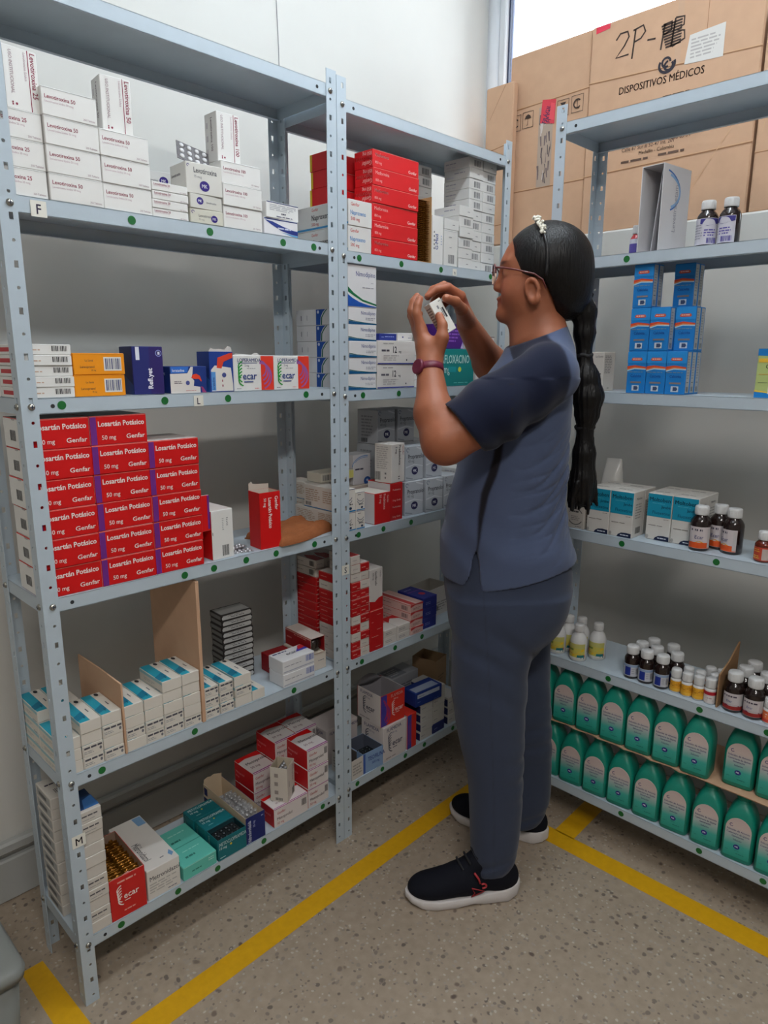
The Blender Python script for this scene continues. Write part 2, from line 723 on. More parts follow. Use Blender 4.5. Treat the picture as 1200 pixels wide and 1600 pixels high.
nt.links.new(gl.outputs[0], mx.inputs[2])
nt.links.new(mx.outputs[0], out.inputs[0])
gp = MB()
gp.box(WX - 0.003, WX + 0.003, -0.943, BACKY - 0.092, SILL + 0.05, 2.69, gm)
gp.box(WX - 0.003, WX + 0.003, y0w + 0.05, -1.007, SILL + 0.05, 2.69, gm)
gp.build('glass_pane', wf)

# painted yellow floor lines
M_YEL = mat('yellow_floor_paint', (212, 160, 10), 0.5, 0, 0.1, 60, 0.4, 0.12)


def stripe(name, pts):
    q = MB()
    n = len(pts)
    vs = [(x, y, 0.0006) for x, y in pts] + [(x, y, -0.002) for x, y in pts]
    ar = sum(pts[j - 1][0] * pts[j][1] - pts[j][0] * pts[j - 1][1] for j in range(n))
    top = list(range(n)) if ar > 0 else list(range(n))[::-1]
    q.add(vs, [tuple(top)] + [(i, (i + 1) % n, (i + 1) % n + n, i + n) for i in range(n)], M_YEL)
    struct(name, q)


stripe('trim_1', [(-0.10, -0.165), (1.20, -0.142), (1.20, -0.088), (-0.10, -0.105)])
stripe('trim_2', [(1.14, -0.142), (1.20, -0.142), (1.235, -1.9), (1.172, -1.9)])
stripe('trim_3', [(-0.068, 0.186), (-0.022, 0.186), (-0.006, -0.105), (-0.062, -0.105)])
stripe('trim_4', [(1.2035, -0.468), (1.66, -0.455), (1.66, -0.395), (1.2025, -0.408)])

# a hair-thin cable running down the wall above the shelves
mb = MB()
mb.tube([(0.922, BACKY - 0.002, CEIL), (0.922, BACKY - 0.002, 2.35), (0.927, BACKY - 0.002, 2.2), (0.927, BACKY - 0.002, 2.0)], 0.0009, mat('thin_cable', (120, 120, 125), 0.6), 6)
tag(mb.build('wall_cable'), 'hair-thin grey cable hanging down the white wall above the shelves', 'cable')

# ceiling fittings, out of view; the tube is added to lift the upper wall
em = bpy.data.materials.new('fill_tube')
em.use_nodes = True
nt = em.node_tree
nt.nodes.clear()
out = nt.nodes.new('ShaderNodeOutputMaterial')
ee = nt.nodes.new('ShaderNodeEmission')
ee.inputs[0].default_value = (0.84, 0.93, 1.0, 1)
ee.inputs[1].default_value = FILL_STRENGTH
nt.links.new(ee.outputs[0], out.inputs[0])
lx, ly, lz = FILL_TUBE
root = empty('ceiling_fill_light', (lx, ly, CEIL))
tag(root, 'added bare tube lamp on the ceiling, out of view, brightening upper wall and boxes', 'ceiling light')
mb = MB()
mb.bbox(-0.63, 0.63, -0.035, 0.035, -0.055, 0, 0.006, {'*': M_ALU})
for sx in (-0.615, 0.615):
    mb.bbox(sx - 0.012, sx + 0.012, -0.02, 0.02, lz - CEIL - 0.024, -0.05, 0.004, {'*': M_ALU})
mb.build('housing', root)
mb = MB()
mb.lathe([(0.0165, -0.60), (0.0165, 0.60)], em, 12, Matrix.Translation((0, 0, lz - CEIL)) @ Matrix.Rotation(R(90), 4, 'Y'))
mb.build('tube', root)
lx, ly = LAMP_FAR
mb = MB()
mb.bbox(lx - 0.62, lx + 0.62, ly - 0.14, ly + 0.14, CEIL - 0.062, CEIL, 0.01, {'*': M_ALU})
tag(mb.build('ceiling_fill_light'), 'flat white light fitting on the ceiling behind the camera', 'ceiling light')

# ================================================================== SHELVING
PW, PT, PITCH_ = 0.029, 0.0016, 0.038
DEP = 0.22


def flange(mb, length, z0, pw, to, flip):
    """perforated strip pw wide standing up from z0; alternating round hole and slot. to(u, t, z)->xyz"""
    z = z0
    i = 0
    hc = pw * (0.60 if not flip else 0.60)
    while z < length - 1e-4:
        zz = min(z + PITCH_, length)
        cz = (z + zz) / 2
        if i % 2:
            hw, hh = 0.0034, 0.0058
        else:
            hw, hh = 0.0030, 0.0030
        outer = [(0, z), (pw / 2, z), (pw, z), (pw, cz), (pw, zz), (pw / 2, zz), (0, zz), (0, cz)]
        if zz - z > 0.018:
            ang = [225, 270, 315, 0, 45, 90, 135, 180]
            inner = []
            for a in ang:
                ca, sa = math.cos(R(a)), math.sin(R(a))
                if i % 2:
                    inner.append((hc + hw * max(-1, min(1, ca * 1.4)), cz + hh * max(-1, min(1, sa * 1.4))))
                else:
                    inner.append((hc + hw * ca, cz + hh * sa))
            vs, fs = [], []
            for t in (0, PT):
                vs += [to(u, t, w) for u, w in outer] + [to(u, t, w) for u, w in inner]
            for k in range(8):
                k2 = (k + 1) % 8
                fs.append((k, k2, 8 + k2, 8 + k))
                fs.append((16 + k, 24 + k, 24 + k2, 16 + k2))
                fs.append((8 + k, 8 + k2, 24 + k2, 24 + k))
            # outer free edge
            for k in (2, 3):
                fs.append((k, 16 + k, 16 + k + 1, k + 1))
            mb.add(vs, fs, M_STEEL)
        else:
            vs = []
            for t in (0, PT):
                vs += [to(u, t, w) for u, w in ((0, z), (pw, z), (pw, zz), (0, zz))]
            mb.add(vs, [(0, 1, 2, 3), (4, 7, 6, 5), (1, 5, 6, 2), (3, 2, 6, 7), (0, 4, 5, 1)], M_STEEL)
        z = zz
        i += 1


_post = {}


def post_mesh(sx, sy, H):
    """angle post with its corner at the origin, flanges along sx*x and sy*y"""
    k = (sx, sy, H)
    if k not in _post:
        mb = MB()
        flange(mb, H, 0, PW, lambda u, t, z: (sx * u, sy * t, z), False)
        flange(mb, H, 0, PW, lambda u, t, z: (sx * t, sy * u, z), True)
        me = mb.mesh('post')
        bm = bmesh.new()
        bm.from_mesh(me)
        bmesh.ops.remove_doubles(bm, verts=bm.verts, dist=1e-5)
        bmesh.ops.recalc_face_normals(bm, faces=bm.faces)
        bm.to_mesh(me)
        bm.free()
        _post[k] = me
    return _post[k]


def shelf_mesh(w, d):
    """pan: top sheet at z=0, lips 28 mm down with a small return"""
    mb = MB()
    t, lip, ret = 0.0012, 0.0275, 0.010
    x0, x1, y0, y1 = 0.0022, w - 0.0022, 0.0022, d - 0.0022
    mb.bbox(x0, x1, y0, y1, -t, 0, 0.0005, {'*': M_STEEL})
    mb.bbox(x0, x1, y0, y0 + t, -lip, 0, 0.0005, {'*': M_STEEL})
    mb.bbox(x0, x1, y1 - t, y1, -lip, 0, 0.0005, {'*': M_STEEL})
    mb.bbox(x0, x0 + t, y0, y1, -lip, 0, 0.0005, {'*': M_STEEL})
    mb.bbox(x1 - t, x1, y0, y1, -lip, 0, 0.0005, {'*': M_STEEL})
    mb.box(x0, x1, y0, y0 + ret, -lip, -lip + t, M_STEEL)
    mb.box(x0, x1, y1 - ret, y1, -lip, -lip + t, M_STEEL)
    # punched holes of the lips, as dark recess discs
    hole = mat('hole_shadow', (40, 42, 46), 0.8)
    for xx in (x0 + 0.052, x1 - 0.052):
        T = Matrix.Translation((xx, y0 - 0.0002, -0.014)) @ Matrix.Rotation(R(90), 4, 'X')
        mb.lathe([(0.0038, -0.0001), (0.0038, 0.0002)], hole, 12, T)
    return mb.mesh('shelf')


def bolt_mesh():
    mb = MB()
    mb.lathe([(0.0062, 0), (0.0062, 0.0008), (0.0055, 0.0024), (0.003, 0.0040), (0.0008, 0.0044)], M_BOLT, 14)
    mb.box(-0.0035, 0.0035, -0.0006, 0.0006, 0.0038, 0.0046, M_GASKET)
    mb.box(-0.0006, 0.0006, -0.0035, 0.0035, 0.0038, 0.0046, M_GASKET)
    return mb.mesh('bolt')


BOLT = bolt_mesh()


def dot_mesh():
    mb = MB()
    mb.lathe([(0.0078, 0), (0.0078, 0.0003)], M_GREEN, 20)
    return mb.mesh('round_sticker')


DOT = dot_mesh()


def shelving(name, loc, rotz, w, d, H, zs, label, dots, tags=(), noside=()):
    root = empty(name, loc, rotz)
    tag(root, label, 'metal shelving unit', 'grey metal shelving units')
    zc = [z - 0.014 for z in zs]
    for (px, sx) in ((0, 1), (w, -1)):
        for (py, sy) in ((0, 1), (d, -1)):
            po = link('post', post_mesh(sx, sy, H), root, (px, py, 0))
            foot = MB()
            foot.box(min(0, sx * PW), max(0, sx * PW), min(0, sy * PT), max(0, sy * PT), 0, 0.004, M_GASKET)
            for z in zc:
                b = link('bolt', BOLT, po, (sx * PW * 0.6, 0 if sy > 0 else 0, z))
                b.rotation_euler = (R(90), 0, 0) if sy > 0 else (R(-90), 0, 0)
                if sx not in noside:
                    b = link('bolt', BOLT, po, (0, sy * PW * 0.6, z))
                    b.rotation_euler = (0, R(-90), 0) if sx > 0 else (0, R(90), 0)
    sm = shelf_mesh(w, d)
    for z in zs:
        link('shelf', sm, root, (0, 0, z))
    for (x, z) in dots:
        o = link('round_sticker', DOT, root, (x, 0.0018, z))
        o.rotation_euler = (R(90), 0, 0)
        o['label'] = 'round green dot sticker'
    for (ch, x, z, s, on_post) in tags:
        q = MB()
        yy = 0.0015 if not on_post else -0.0006
        q.box(-s / 2, s / 2, yy - 0.0004, yy, -s / 2, s / 2, ink((226, 224, 214)))
        decals(q, (-s / 2, yy - 0.0004, -s / 2), (1, 0, 0), (0, 0, 1), (0, -1, 0), s, s, [('t', ch, 0.5, 0.18, 0.6, (40, 30, 60), 'c', 0, 0.9, 0.01)])
        o = q.build('letter_tag', root, (x, 0, z))
        o['label'] = 'small paper tag with handwritten letter ' + ch
    return root


ZA = [1.950, 1.6115, 1.277, 0.907, 0.537, 0.158]
ZB = [1.931, 1.6016, 1.2695, 0.9038, 0.538, 0.166]
ZC = [1.922, 1.596, 1.266, 0.898, 0.518, 0.139]
WA, WB_, WC = 0.74, 0.695, 1.0
A0 = (0, 0, 0)
B0X = 0.7415
CX, CY = 1.236, -0.27
shelving('shelving_unit', A0, 0, WA, DEP, 1.98, ZA, 'large grey perforated steel shelving unit nearest the camera on the left',
         [(0.229, 1.598), (0.395, 1.598), (0.58, 1.598), (0.668, 1.598), (0.07, 1.264), (0.272, 1.264), (0.42, 1.263), (0.636, 1.264),
          (0.292, 0.893), (0.364, 0.893), (0.449, 0.894), (0.534, 0.893), (0.653, 0.893), (0.08, 0.524), (0.293, 0.524), (0.576, 0.523),
          (0.09, 0.145), (0.226, 0.145), (0.331, 0.144), (0.467, 0.145), (0.664, 0.145)],
         [('F', 0.063, 1.594, 0.026, False), ('L', 0.348, 1.261, 0.022, False), ('M', 0.02, 0.393, 0.027, True)], (-1,))
shelving('shelving_unit', (B0X, 0, 0), 0, WB_, DEP, 1.974, ZB, 'narrower grey steel shelving unit in the room corner, behind the woman',
         [(x - B0X, z) for x, z in [(0.812, 1.588), (0.963, 1.588), (1.123, 1.588), (1.353, 1.588), (0.823, 1.256), (0.957, 1.256), (1.154, 1.256),
          (0.805, 0.89), (0.899, 0.89), (1.012, 0.89), (0.815, 0.524), (0.949, 0.524), (1.067, 0.524), (0.795, 0.153), (0.897, 0.153),
          (0.998, 0.153), (1.087, 0.153), (1.229, 0.153)]],
         [('n', 1.182 - B0X, 1.586, 0.018, False), ('S', 0.7545 - B0X, 0.804, 0.026, True)], (1,))
# unit under the window: local x runs along world -y
shelving('shelving_unit', (CX, CY, 0), R(-90), WC, DEP, 1.962, ZC, 'grey steel shelving unit along the right wall under the window',
         [(-(y - CY), z) for y, z in [(-0.482, 1.583), (-0.526, 0.884), (-0.76, 0.884), (-0.518, 0.505), (-0.759, 0.505), (-0.912, 0.505),
          (-0.585, 0.126), (-0.795, 0.126), (-0.945, 0.126)]])

# ================================================================== GREY BIN
root = empty('pedal_bin', (-0.262, 0.01, 0))
tag(root, 'grey plastic bin with a rounded lid at the lower left edge', 'bin')
M_BIN = mat('grey_plastic', (120, 122, 118), 0.55, 0, 0.05, 40)


def rrect(hx, hy, r, z, n=6):
    pts = []
    for cx, cy, a in ((1, 1, 0), (-1, 1, 90), (-1, -1, 180), (1, -1, 270)):
        for i in range(n + 1):
            t = R(a + 90 * i / n)
            pts.append((cx * (hx - r) + r * math.cos(t), cy * (hy - r) + r * math.sin(t), z))
    return pts


def loft(mb, rings, material, smooth=True, cap=True, T=None):
    n = len(rings[0])
    vs = [q for r_ in rings for q in r_]
    if T is not None:
        vs = [tuple(T @ Vector(q)) for q in vs]
    fs = []
    for j in range(len(rings) - 1):
        for i in range(n):
            i2 = (i + 1) % n
            fs.append((j * n + i, j * n + i2, (j + 1) * n + i2, (j + 1) * n + i))
    if cap:
        fs.append(tuple(range(n))[::-1])
        fs.append(tuple((len(rings) - 1) * n + i for i in range(n)))
    mb.add(vs, fs, material, smooth)


q = MB()
loft(q, [rrect(0.112, 0.10, 0.03, 0.0), rrect(0.128, 0.114, 0.03, 0.255)], M_BIN)
q.build('bin_body', root)
q = MB()
loft(q, [rrect(0.134, 0.120, 0.025, 0.252), rrect(0.136, 0.122, 0.025, 0.268), rrect(0.130, 0.116, 0.03, 0.276), rrect(0.118, 0.104, 0.04, 0.280), rrect(0.06, 0.055, 0.04, 0.282)], M_BIN)
q.lathe([(0.085, 0.280), (0.085, 0.290), (0.078, 0.296), (0.030, 0.298), (0.028, 0.312), (0.012, 0.316)], M_BIN, 28)
q.build('bin_lid', root)

# ================================================================== CARTONS ON THE LEFT UNIT
W1 = (226, 225, 222)
WC_ = (214, 210, 202)
DK = (60, 52, 66)
MAR = (140, 40, 70)
MKP = (52, 34, 120)
SEAM = ('r', 0.0, 0.955, 1.0, 0.975, (186, 186, 186))
TEAL = (20, 110, 116)
LTEAL = (96, 188, 172)
ORANGE = (240, 150, 20)


def mk(u, v, r, col=MKP, txt='MK'):
    return [('c', u, v, r * 1.12, r, col), ('t', txt, u, v - r * 0.36, r * 0.72, (235, 235, 240), 'c', 0, 0.85, 0.02)]


def ecar(u, v, s, tcol=(30, 60, 130), ccol=(40, 150, 60)):
    """stacked brush strokes and the word beside them"""
    out = []
    for k in range(5):
        out.append(('o', u + s * (0.10 - 0.02 * k), v + s * (0.62 - 0.22 * k), s * (0.62 - 0.03 * k), s * 0.40, 118, 205 + 12 * k, s * 0.085, ccol))
    out.append(('t', 'ecar', u - s * 0.10, v - s * 0.22, s * 0.48, tcol, 'l', 0, 0.95, 0.012))
    out.append(('r', u - s * 0.05, v - s * 0.42, u + s * 0.50, v - s * 0.36, tcol))
    return out


# -- kinds: top shelf
def levo(num, w, d, h):
    carton('levo%s_%d' % (num, int(h * 1e4)), w, d, h, W1, {'F': [
        ('t', 'Levotiroxina ' + num, 0.06, 0.60, 0.14 if h > 0.03 else 0.26, MAR, 'l', 0, 0.92, 0.012),
        ('t', 'Levotiroxina Sódica %s mcg' % num, 0.06, 0.46, 0.075 if h > 0.03 else 0.14, (190, 160, 170), 'l', 0, 0.9, 0),
        ('t', '250 Tabletas', 0.95, 0.10, 0.07 if h > 0.03 else 0.14, (150, 120, 130), 'r', 0, 0.9, 0), SEAM],
        'L': [('l', 0.1, 0.2, 0.6, 0.8, 5, (190, 185, 188))],
        'T': [('t', 'Levotiroxina ' + num, 0.05, 0.70, 0.12, MAR), ('r', 0, 0.60, 1, 0.615, MAR), ('t', 'USO INSTITUCIONAL', 0.05, 0.15, 0.08, (160, 140, 150), 'l', 0, 0.9, 0)]})


levo('25', 0.080, 0.070, 0.0442)
levo('50', 0.0935, 0.070, 0.0442)
levo('100', 0.0965, 0.070, 0.0425)
levo('50', 0.0765, 0.060, 0.0155)


def levo_up(num):
    carton('levoup' + num, 0.055, 0.0442, 0.0935, W1, {'F': [
        ('r', 0.72, 0, 0.745, 1, MAR),
        ('t', 'Levotiroxina ' + num, 0.80, 0.96, 0.15, MAR, 'l', -90, 0.92, 0.012),
        ('t', 'Levotiroxina Sódica', 0.60, 0.94, 0.075, (180, 150, 160), 'l', -90, 0.9, 0),
        ('t', 'USO INSTITUCIONAL', 0.18, 0.93, 0.095, (150, 120, 130), 'l', -90, 0.9, 0),
        ('c', 0.30, 0.09, 0.020, 0.020, MAR), ('c', 0.19, 0.075, 0.012, 0.018, MAR), ('c', 0.19, 0.11, 0.012, 0.014, MAR)],
        'L': [('t', 'Levotiroxina ' + num, 0.5, 0.90, 0.16, (110, 90, 100), 'l', -90, 0.92, 0.008), ('l', 0.15, 0.1, 0.3, 0.9, 3, (200, 195, 198))]})


for n_ in ('25', '50', '100'):
    levo_up(n_)

z2 = ZA[1]
stack('levo25_442', 0.0030, 0.004, z2, 3, 'white levothyroxine 25 carton', 'in first column beside the F tag', 'white levothyroxine 25 cartons')
put('levoup25', 0.030, 0.010, z2 + 0.1340, 'white levothyroxine 25 carton standing upright on top of the first column', 'upright levothyroxine cartons', 3)
stack('levo50_442', 0.0852, 0.002, z2, 4, 'white levothyroxine 50 carton', 'in the tall second column, top shelf', 'white levothyroxine 50 cartons')
stack('levo50_442', 0.1795, 0.002, z2, 3, 'white levothyroxine 50 carton', 'in the third column, top shelf', 'white levothyroxine 50 cartons')
put('levoup50', 0.196, 0.014, z2 + 0.1340, 'white levothyroxine 50 carton standing upright on the third column', 'upright levothyroxine cartons', -5)
stack('levo50_155', 0.2745, 0.003, z2, 4, 'thin white levothyroxine carton', 'in the low thin stack, top shelf', 'thin white levothyroxine cartons')
carton('mkthin', 0.074, 0.07, 0.0268, (206, 204, 196), {'F': [*mk(0.30, 0.55, 0.26), ('t', 'levotiroxina', 0.50, 0.45, 0.14, (70, 70, 90), 'l', 0, 0.9, 0), SEAM], 'T': [('t', 'Levotiroxina', 0.1, 0.5, 0.12, DK)]})
carton('mkthin2', 0.074, 0.07, 0.0268, (206, 204, 190), {'F': [('t', 'Levotiroxina', 0.25, 0.45, 0.20, (60, 60, 70), 'l', 0, 0.9, 0), ('t', '75 mcg', 0.25, 0.22, 0.12, (120, 120, 120), 'l', 0, 0.9, 0), *mk(0.72, 0.42, 0.25), ('o', 0.08, 0.75, 0.1, 0.1, 0, 270, 0.04, MKP)]})
carton('mkbig', 0.080, 0.065, 0.0575, (212, 210, 204), {'F': [('t', 'Levotiroxina', 0.22, 0.68, 0.17, (50, 50, 62), 'l', 0, 0.72, 0.012), ('t', '75 mcg', 0.22, 0.52, 0.08, (110, 110, 120), 'l', 0, 0.9, 0), *mk(0.5, 0.28, 0.17), ('o', 0.07, 0.88, 0.04, 0.04, 0, 270, 0.02, MKP)],
                                                           'L': [('t', 'Levotiroxina', 0.1, 0.6, 0.10, DK)]})
put('mkthin2', 0.355, 0.003, z2 + 0.0003, 'white levothyroxine 75 carton with purple oval, lowest of its pile', 'white cartons with a purple oval', -2)
put('mkthin', 0.353, 0.003, z2 + 0.0274, 'white levothyroxine carton with purple oval, middle of its pile', 'white cartons with a purple oval', 1)
put('mkbig', 0.350, 0.003, z2 + 0.0546, 'larger opened white levothyroxine carton with purple oval, under the silver blister', 'white cartons with a purple oval', -3)
carton('mkside', 0.06, 0.04, 0.055, (216, 216, 214), {'F': [('t', 'Levotiroxina', 0.05, 0.62, 0.10, (60, 60, 70), 'l', 0, 0.7, 0), *mk(0.72, 0.68, 0.15), ('b', 0.2, 0.12, 0.75, 0.38, (60, 70, 150))]})
stack('mkthin2', 0.330, 0.105, z2, 2, 'white carton', 'behind the thin levothyroxine stack', 'white cartons behind the thin stack')
put('mkside', 0.318, 0.110, z2 + 0.0550, 'small white carton with blue bar code behind the thin levothyroxine stack', None, -8)


def blister(name, w, h, nx, ny, label, loc, rot, group=None, col=M_FOIL, pill=None):
    """foil strip lying in local xy, pockets on +z"""
    root = empty(name, loc)
    root.rotation_euler = rot
    tag(root, label, 'blister pack', group)
    mb = MB()
    mb.bbox(-w / 2, w / 2, -h / 2, h / 2, 0, 0.0012, 0.0004, {'*': col})
    mb.build('foil', root)
    pm = pill or mat('pill_pocket', (196, 196, 200), 0.2, 0.5)
    q = MB()
    for i in range(nx):
        for j in range(ny):
            T = Matrix.Translation(((i + 0.5 - nx / 2) * w / nx * 0.94, (j + 0.5 - ny / 2) * h / ny * 0.9, 0.001))
            rr = min(w / nx, h / ny) * 0.36
            q.lathe([(rr, 0), (rr * 0.95, 0.0016), (rr * 0.7, 0.0030), (rr * 0.3, 0.0037), (0.0002, 0.0039)], pm, 12, T)
    q.build('pill_pockets', root)
    return root


M_DKFOIL = mat('dull_foil', (84, 80, 82), 0.45, 0.1, 0.2, 150)
blister('blister_pack', 0.070, 0.044, 4, 3, 'silver tablet blister pack leaning on top of the opened levothyroxine carton', (0.388, 0.040, z2 + 0.1335), (R(62), R(12), R(-6)), None, M_DKFOIL, mat('white_tablet_pocket', (214, 214, 216), 0.25))

stack('levo100_425', 0.4305, 0.002, z2, 3, 'white levothyroxine 100 carton', 'in the column right of the purple-oval boxes', 'white levothyroxine 100 cartons')
put('levoup100', 0.432, 0.018, z2 + 0.1293, 'white levothyroxine 100 carton standing upright on top of its column', 'upright levothyroxine cartons', 0)
carton('bluewave', 0.092, 0.075, 0.0335, (228, 228, 232), {'F': [('r', 0, 0.9, 1, 1, NAVY), ('p', [(0.02, 0.86), (0.25, 0.80), (0.55, 0.58), (0.85, 0.42), (1, 0.40), (1, 0.12), (0.8, 0.16), (0.5, 0.30), (0.2, 0.62)], (34, 52, 130)), ('p', [(0.5, 0.20), (0.8, 0.06), (1, 0.02), (1, 0.10), (0.8, 0.14)], (80, 160, 210)), ('l', 0.40, 0.34, 0.88, 0.54, 1, (206, 212, 232))]})
carton('bluewave2', 0.092, 0.075, 0.0335, (228, 228, 226), {'F': [('r', 0, 0.92, 1, 1, NAVY), ('l', 0.1, 0.45, 0.95, 0.85, 4, (170, 170, 176)), ('l', 0.45, 0.24, 0.62, 0.42, 1, (70, 70, 90)), ('l', 0.3, 0.08, 0.8, 0.2, 1, (90, 90, 110))]})
put('bluewave', 0.5305, 0.003, z2 + 0.0003, 'white carton with dark blue swoosh at the right end of the top shelf', 'cartons with blue edge', 0)
put('bluewave2', 0.534, 0.003, z2 + 0.0342, 'white carton with blue top edge, lying on the blue swoosh carton', 'cartons with blue edge', 3)

# -- third shelf
z3 = ZA[2]
carton('whthin', 0.094, 0.10, 0.0184, W1, {'F': [('b', 0.64, 0.35, 0.92, 0.85, (50, 50, 54)), ('l', 0.05, 0.35, 0.45, 0.6, 1, (200, 170, 150)), ('r', 0, 0.93, 1, 1, (190, 190, 188))], 'L': [('r', 0.15, 0.3, 0.9, 0.7, (190, 40, 50))]})
stack('whthin', 0.0032, 0.006, z3, 5, 'thin white bar-coded carton', 'beside the left post, third shelf', 'thin white bar-coded cartons')
carton('redname', 0.05, 0.06, 0.094, W1, {'L': [('l', 0.35, 0.05, 0.65, 0.95, 12, (190, 40, 50))]})
put('redname', 0.0032, 0.115, z3 + 0.0003, 'white carton with red vertical lettering on its end, behind the thin white cartons')
carton('orange', 0.0965, 0.07, 0.0392, ORANGE, {'F': [('r', 0.58, 0.18, 0.93, 0.82, (225, 222, 215)), ('b', 0.61, 0.25, 0.91, 0.76, (50, 60, 110)), ('t', 'La Santé', 0.22, 0.62, 0.09, DK, 'l', 0, 0.9, 0), ('t', 'Lansoprazol', 0.12, 0.32, 0.11, DK, 'l', 0, 0.9, 0), ('t', '30 mg', 0.33, 0.18, 0.07, DK, 'l', 0, 0.9, 0), ('r', 0, 0.96, 1, 1, (200, 120, 20))]})
stack('orange', 0.0995, 0.006, z3, 2, 'orange lansoprazole carton', 'beside the thin white cartons', 'orange cartons')
carton('reflyet', 0.062, 0.066, 0.0925, (38, 44, 110), {'F': [('r', 0.55, 0, 1, 1, (46, 34, 100)), ('t', 'Refl.yet', 0.62, 0.12, 0.15, (235, 235, 245), 'l', 90, 1.0, 0.03), ('r', 0.12, 0.72, 0.24, 0.99, (225, 228, 240)), ('c', 0.86, 0.86, 0.07, 0.07, (150, 160, 220)), ('c', 0.86, 0.86, 0.055, 0.055, (46, 34, 100)), ('r', 0.83, 0.83, 0.90, 0.89, (225, 228, 240))], 'L': [('r', 0, 0, 1, 1, (24, 40, 96)), ('p', [(0, 0), (0, 0.5), (1, 0.2), (1, 0)], (30, 66, 140))]})
put('reflyet', 0.2165, 0.008, z3 + 0.0003, 'tall dark blue carton with vertical white lettering beside the orange cartons', None, -6)
lor = [('p', [(0, 0), (0, 0.72), (0.46, 0.74), (0.56, 0.98), (0.62, 0.98), (0.60, 0.72), (0.57, 0.58), (0.64, 0.46), (0.62, 0.26), (0.80, 0.22), (0.80, 0)], (222, 216, 210)), ('p', [(0.02, 0.74), (0.02, 0.98), (0.50, 0.98), (0.46, 0.76)], (50, 110, 200)),
       ('p', [(0.56, 0.56), (0.60, 0.68), (0.70, 0.72), (0.80, 0.64), (0.85, 0.44), (0.83, 0.42), (0.76, 0.53), (0.66, 0.52)], (228, 66, 36)), ('p', [(0.82, 0.24), (0.87, 0.22), (0.97, 0.0), (0.86, 0.0)], (150, 60, 110)),
       ('t', 'loratadina', 0.06, 0.80, 0.10, (225, 230, 240), 'l', 0, 0.9, 0.01), ('c', 0.46, 0.38, 0.085, 0.085, (80, 88, 150)), ('l', 0.10, 0.34, 0.34, 0.46, 2, (110, 100, 110)), ('l', 0.40, 0.06, 0.74, 0.11, 1, (190, 110, 110))]
carton('lora', 0.085, 0.05, 0.054, (26, 52, 122), {'F': lor, 'L': [('t', '10 mg', 0.3, 0.7, 0.1, (200, 210, 230))]})
carton('lora2', 0.056, 0.055, 0.084, (28, 60, 140), {'F': [('p', [(0.06, 0.02), (0.06, 0.55), (0.22, 0.66), (0.9, 0.6), (0.97, 0.2), (0.97, 0.02)], (222, 218, 212)), ('p', [(0.3, 0.6), (0.35, 0.85), (0.8, 0.95), (0.98, 0.98), (0.98, 0.85), (0.6, 0.75), (0.5, 0.58)], (215, 66, 42)), ('r', 0.06, 0.04, 0.24, 0.5, (90, 150, 215)), ('t', 'loratadina', 0.19, 0.06, 0.10, (30, 50, 120), 'l', 90, 0.8, 0.01), ('c', 0.60, 0.42, 0.06, 0.06, (70, 80, 140)), ('l', 0.5, 0.1, 0.56, 0.34, 2, (150, 80, 90))], 'L': [('p', [(0, 0), (0, 0.6), (1, 0.3), (1, 0)], (40, 100, 180))]}, open_top=True)
put('lora', 0.2895, 0.008, z3 + 0.0003, 'low blue and white loratadine carton with orange swirl, lying flat', 'blue loratadine cartons', 1)
o = put('lora2', 0.3835, 0.006, z3 + 0.0003, 'taller blue loratadine carton with torn open top, standing on end', 'blue loratadine cartons', -4)
q = MB()
pts = [(-0.027, 0.0), (-0.022, 0.008), (-0.012, 0.005), (0.0, 0.007), (0.010, 0.004), (0.018, 0.012), (0.026, 0.010), (0.027, 0.0)]
def torn(mb, pts, y, z, t, material):
    n = len(pts)
    vs = [(x, y, z + h_) for x, h_ in pts] + [(x, y + t, z + h_) for x, h_ in pts]
    mb.add(vs, [tuple(range(n))[::-1], tuple(range(n, 2 * n))] + [(i, (i + 1) % n, (i + 1) % n + n, i + n) for i in range(n)], material)
torn(q, pts, -0.025, 0.0835, 0.001, ink((205, 200, 195)))
q.build('torn_flap', o)
lop = [('r', 0.67, 0.0, 1, 1, (222, 60, 42)), *[('o', 0.66, 0.62 - 0.07 * k, 0.20 + 0.06 * k, 0.22 + 0.05 * k, -70, 95, 0.045, (150, 90, 160)) for k in range(4)],
       ('t', 'LOPERAMIDA', 0.10, 0.82, 0.10, (30, 60, 130), 'l', 0, 0.92, 0.015), ('r', 0.10, 0.78, 0.58, 0.795, (30, 60, 130)), ('t', '2 mg', 0.27, 0.69, 0.06, (90, 90, 110), 'l', 0, 0.9, 0), *ecar(0.26, 0.42, 0.42), ('l', 0.32, 0.62, 0.55, 0.65, 1, (140, 140, 150)), ('l', 0.06, 0.05, 0.20, 0.09, 1, (120, 120, 130)), ('l', 0.50, 0.05, 0.62, 0.09, 1, (200, 90, 80))]
carton('loper', 0.106, 0.06, 0.0765, (226, 226, 224), {'F': lop, 'L': [('l', 0.1, 0.1, 0.9, 0.9, 7, (170, 170, 175))]})
carton('loper2', 0.100, 0.06, 0.0765, (226, 226, 224), {'F': lop, 'L': [('l', 0.1, 0.1, 0.9, 0.9, 7, (170, 170, 175))]})
o = put('loper', 0.4405, 0.006, z3 + 0.0003, 'white loperamide carton with red end and torn top flap, the left one', 'white loperamide cartons', -1)
q = MB()
torn(q, [(-0.052, 0), (-0.045, 0.004), (-0.02, 0.003), (-0.005, 0.0015), (0.004, 0.006), (0.012, 0.005), (0.018, 0.0)], -0.029, 0.0763, 0.001, ink((226, 226, 224)))
q.build('torn_flap', o)
put('loper2', 0.550, 0.006, z3 + 0.0003, 'white loperamide carton with red end and intact top, the right one', 'white loperamide cartons', -2)

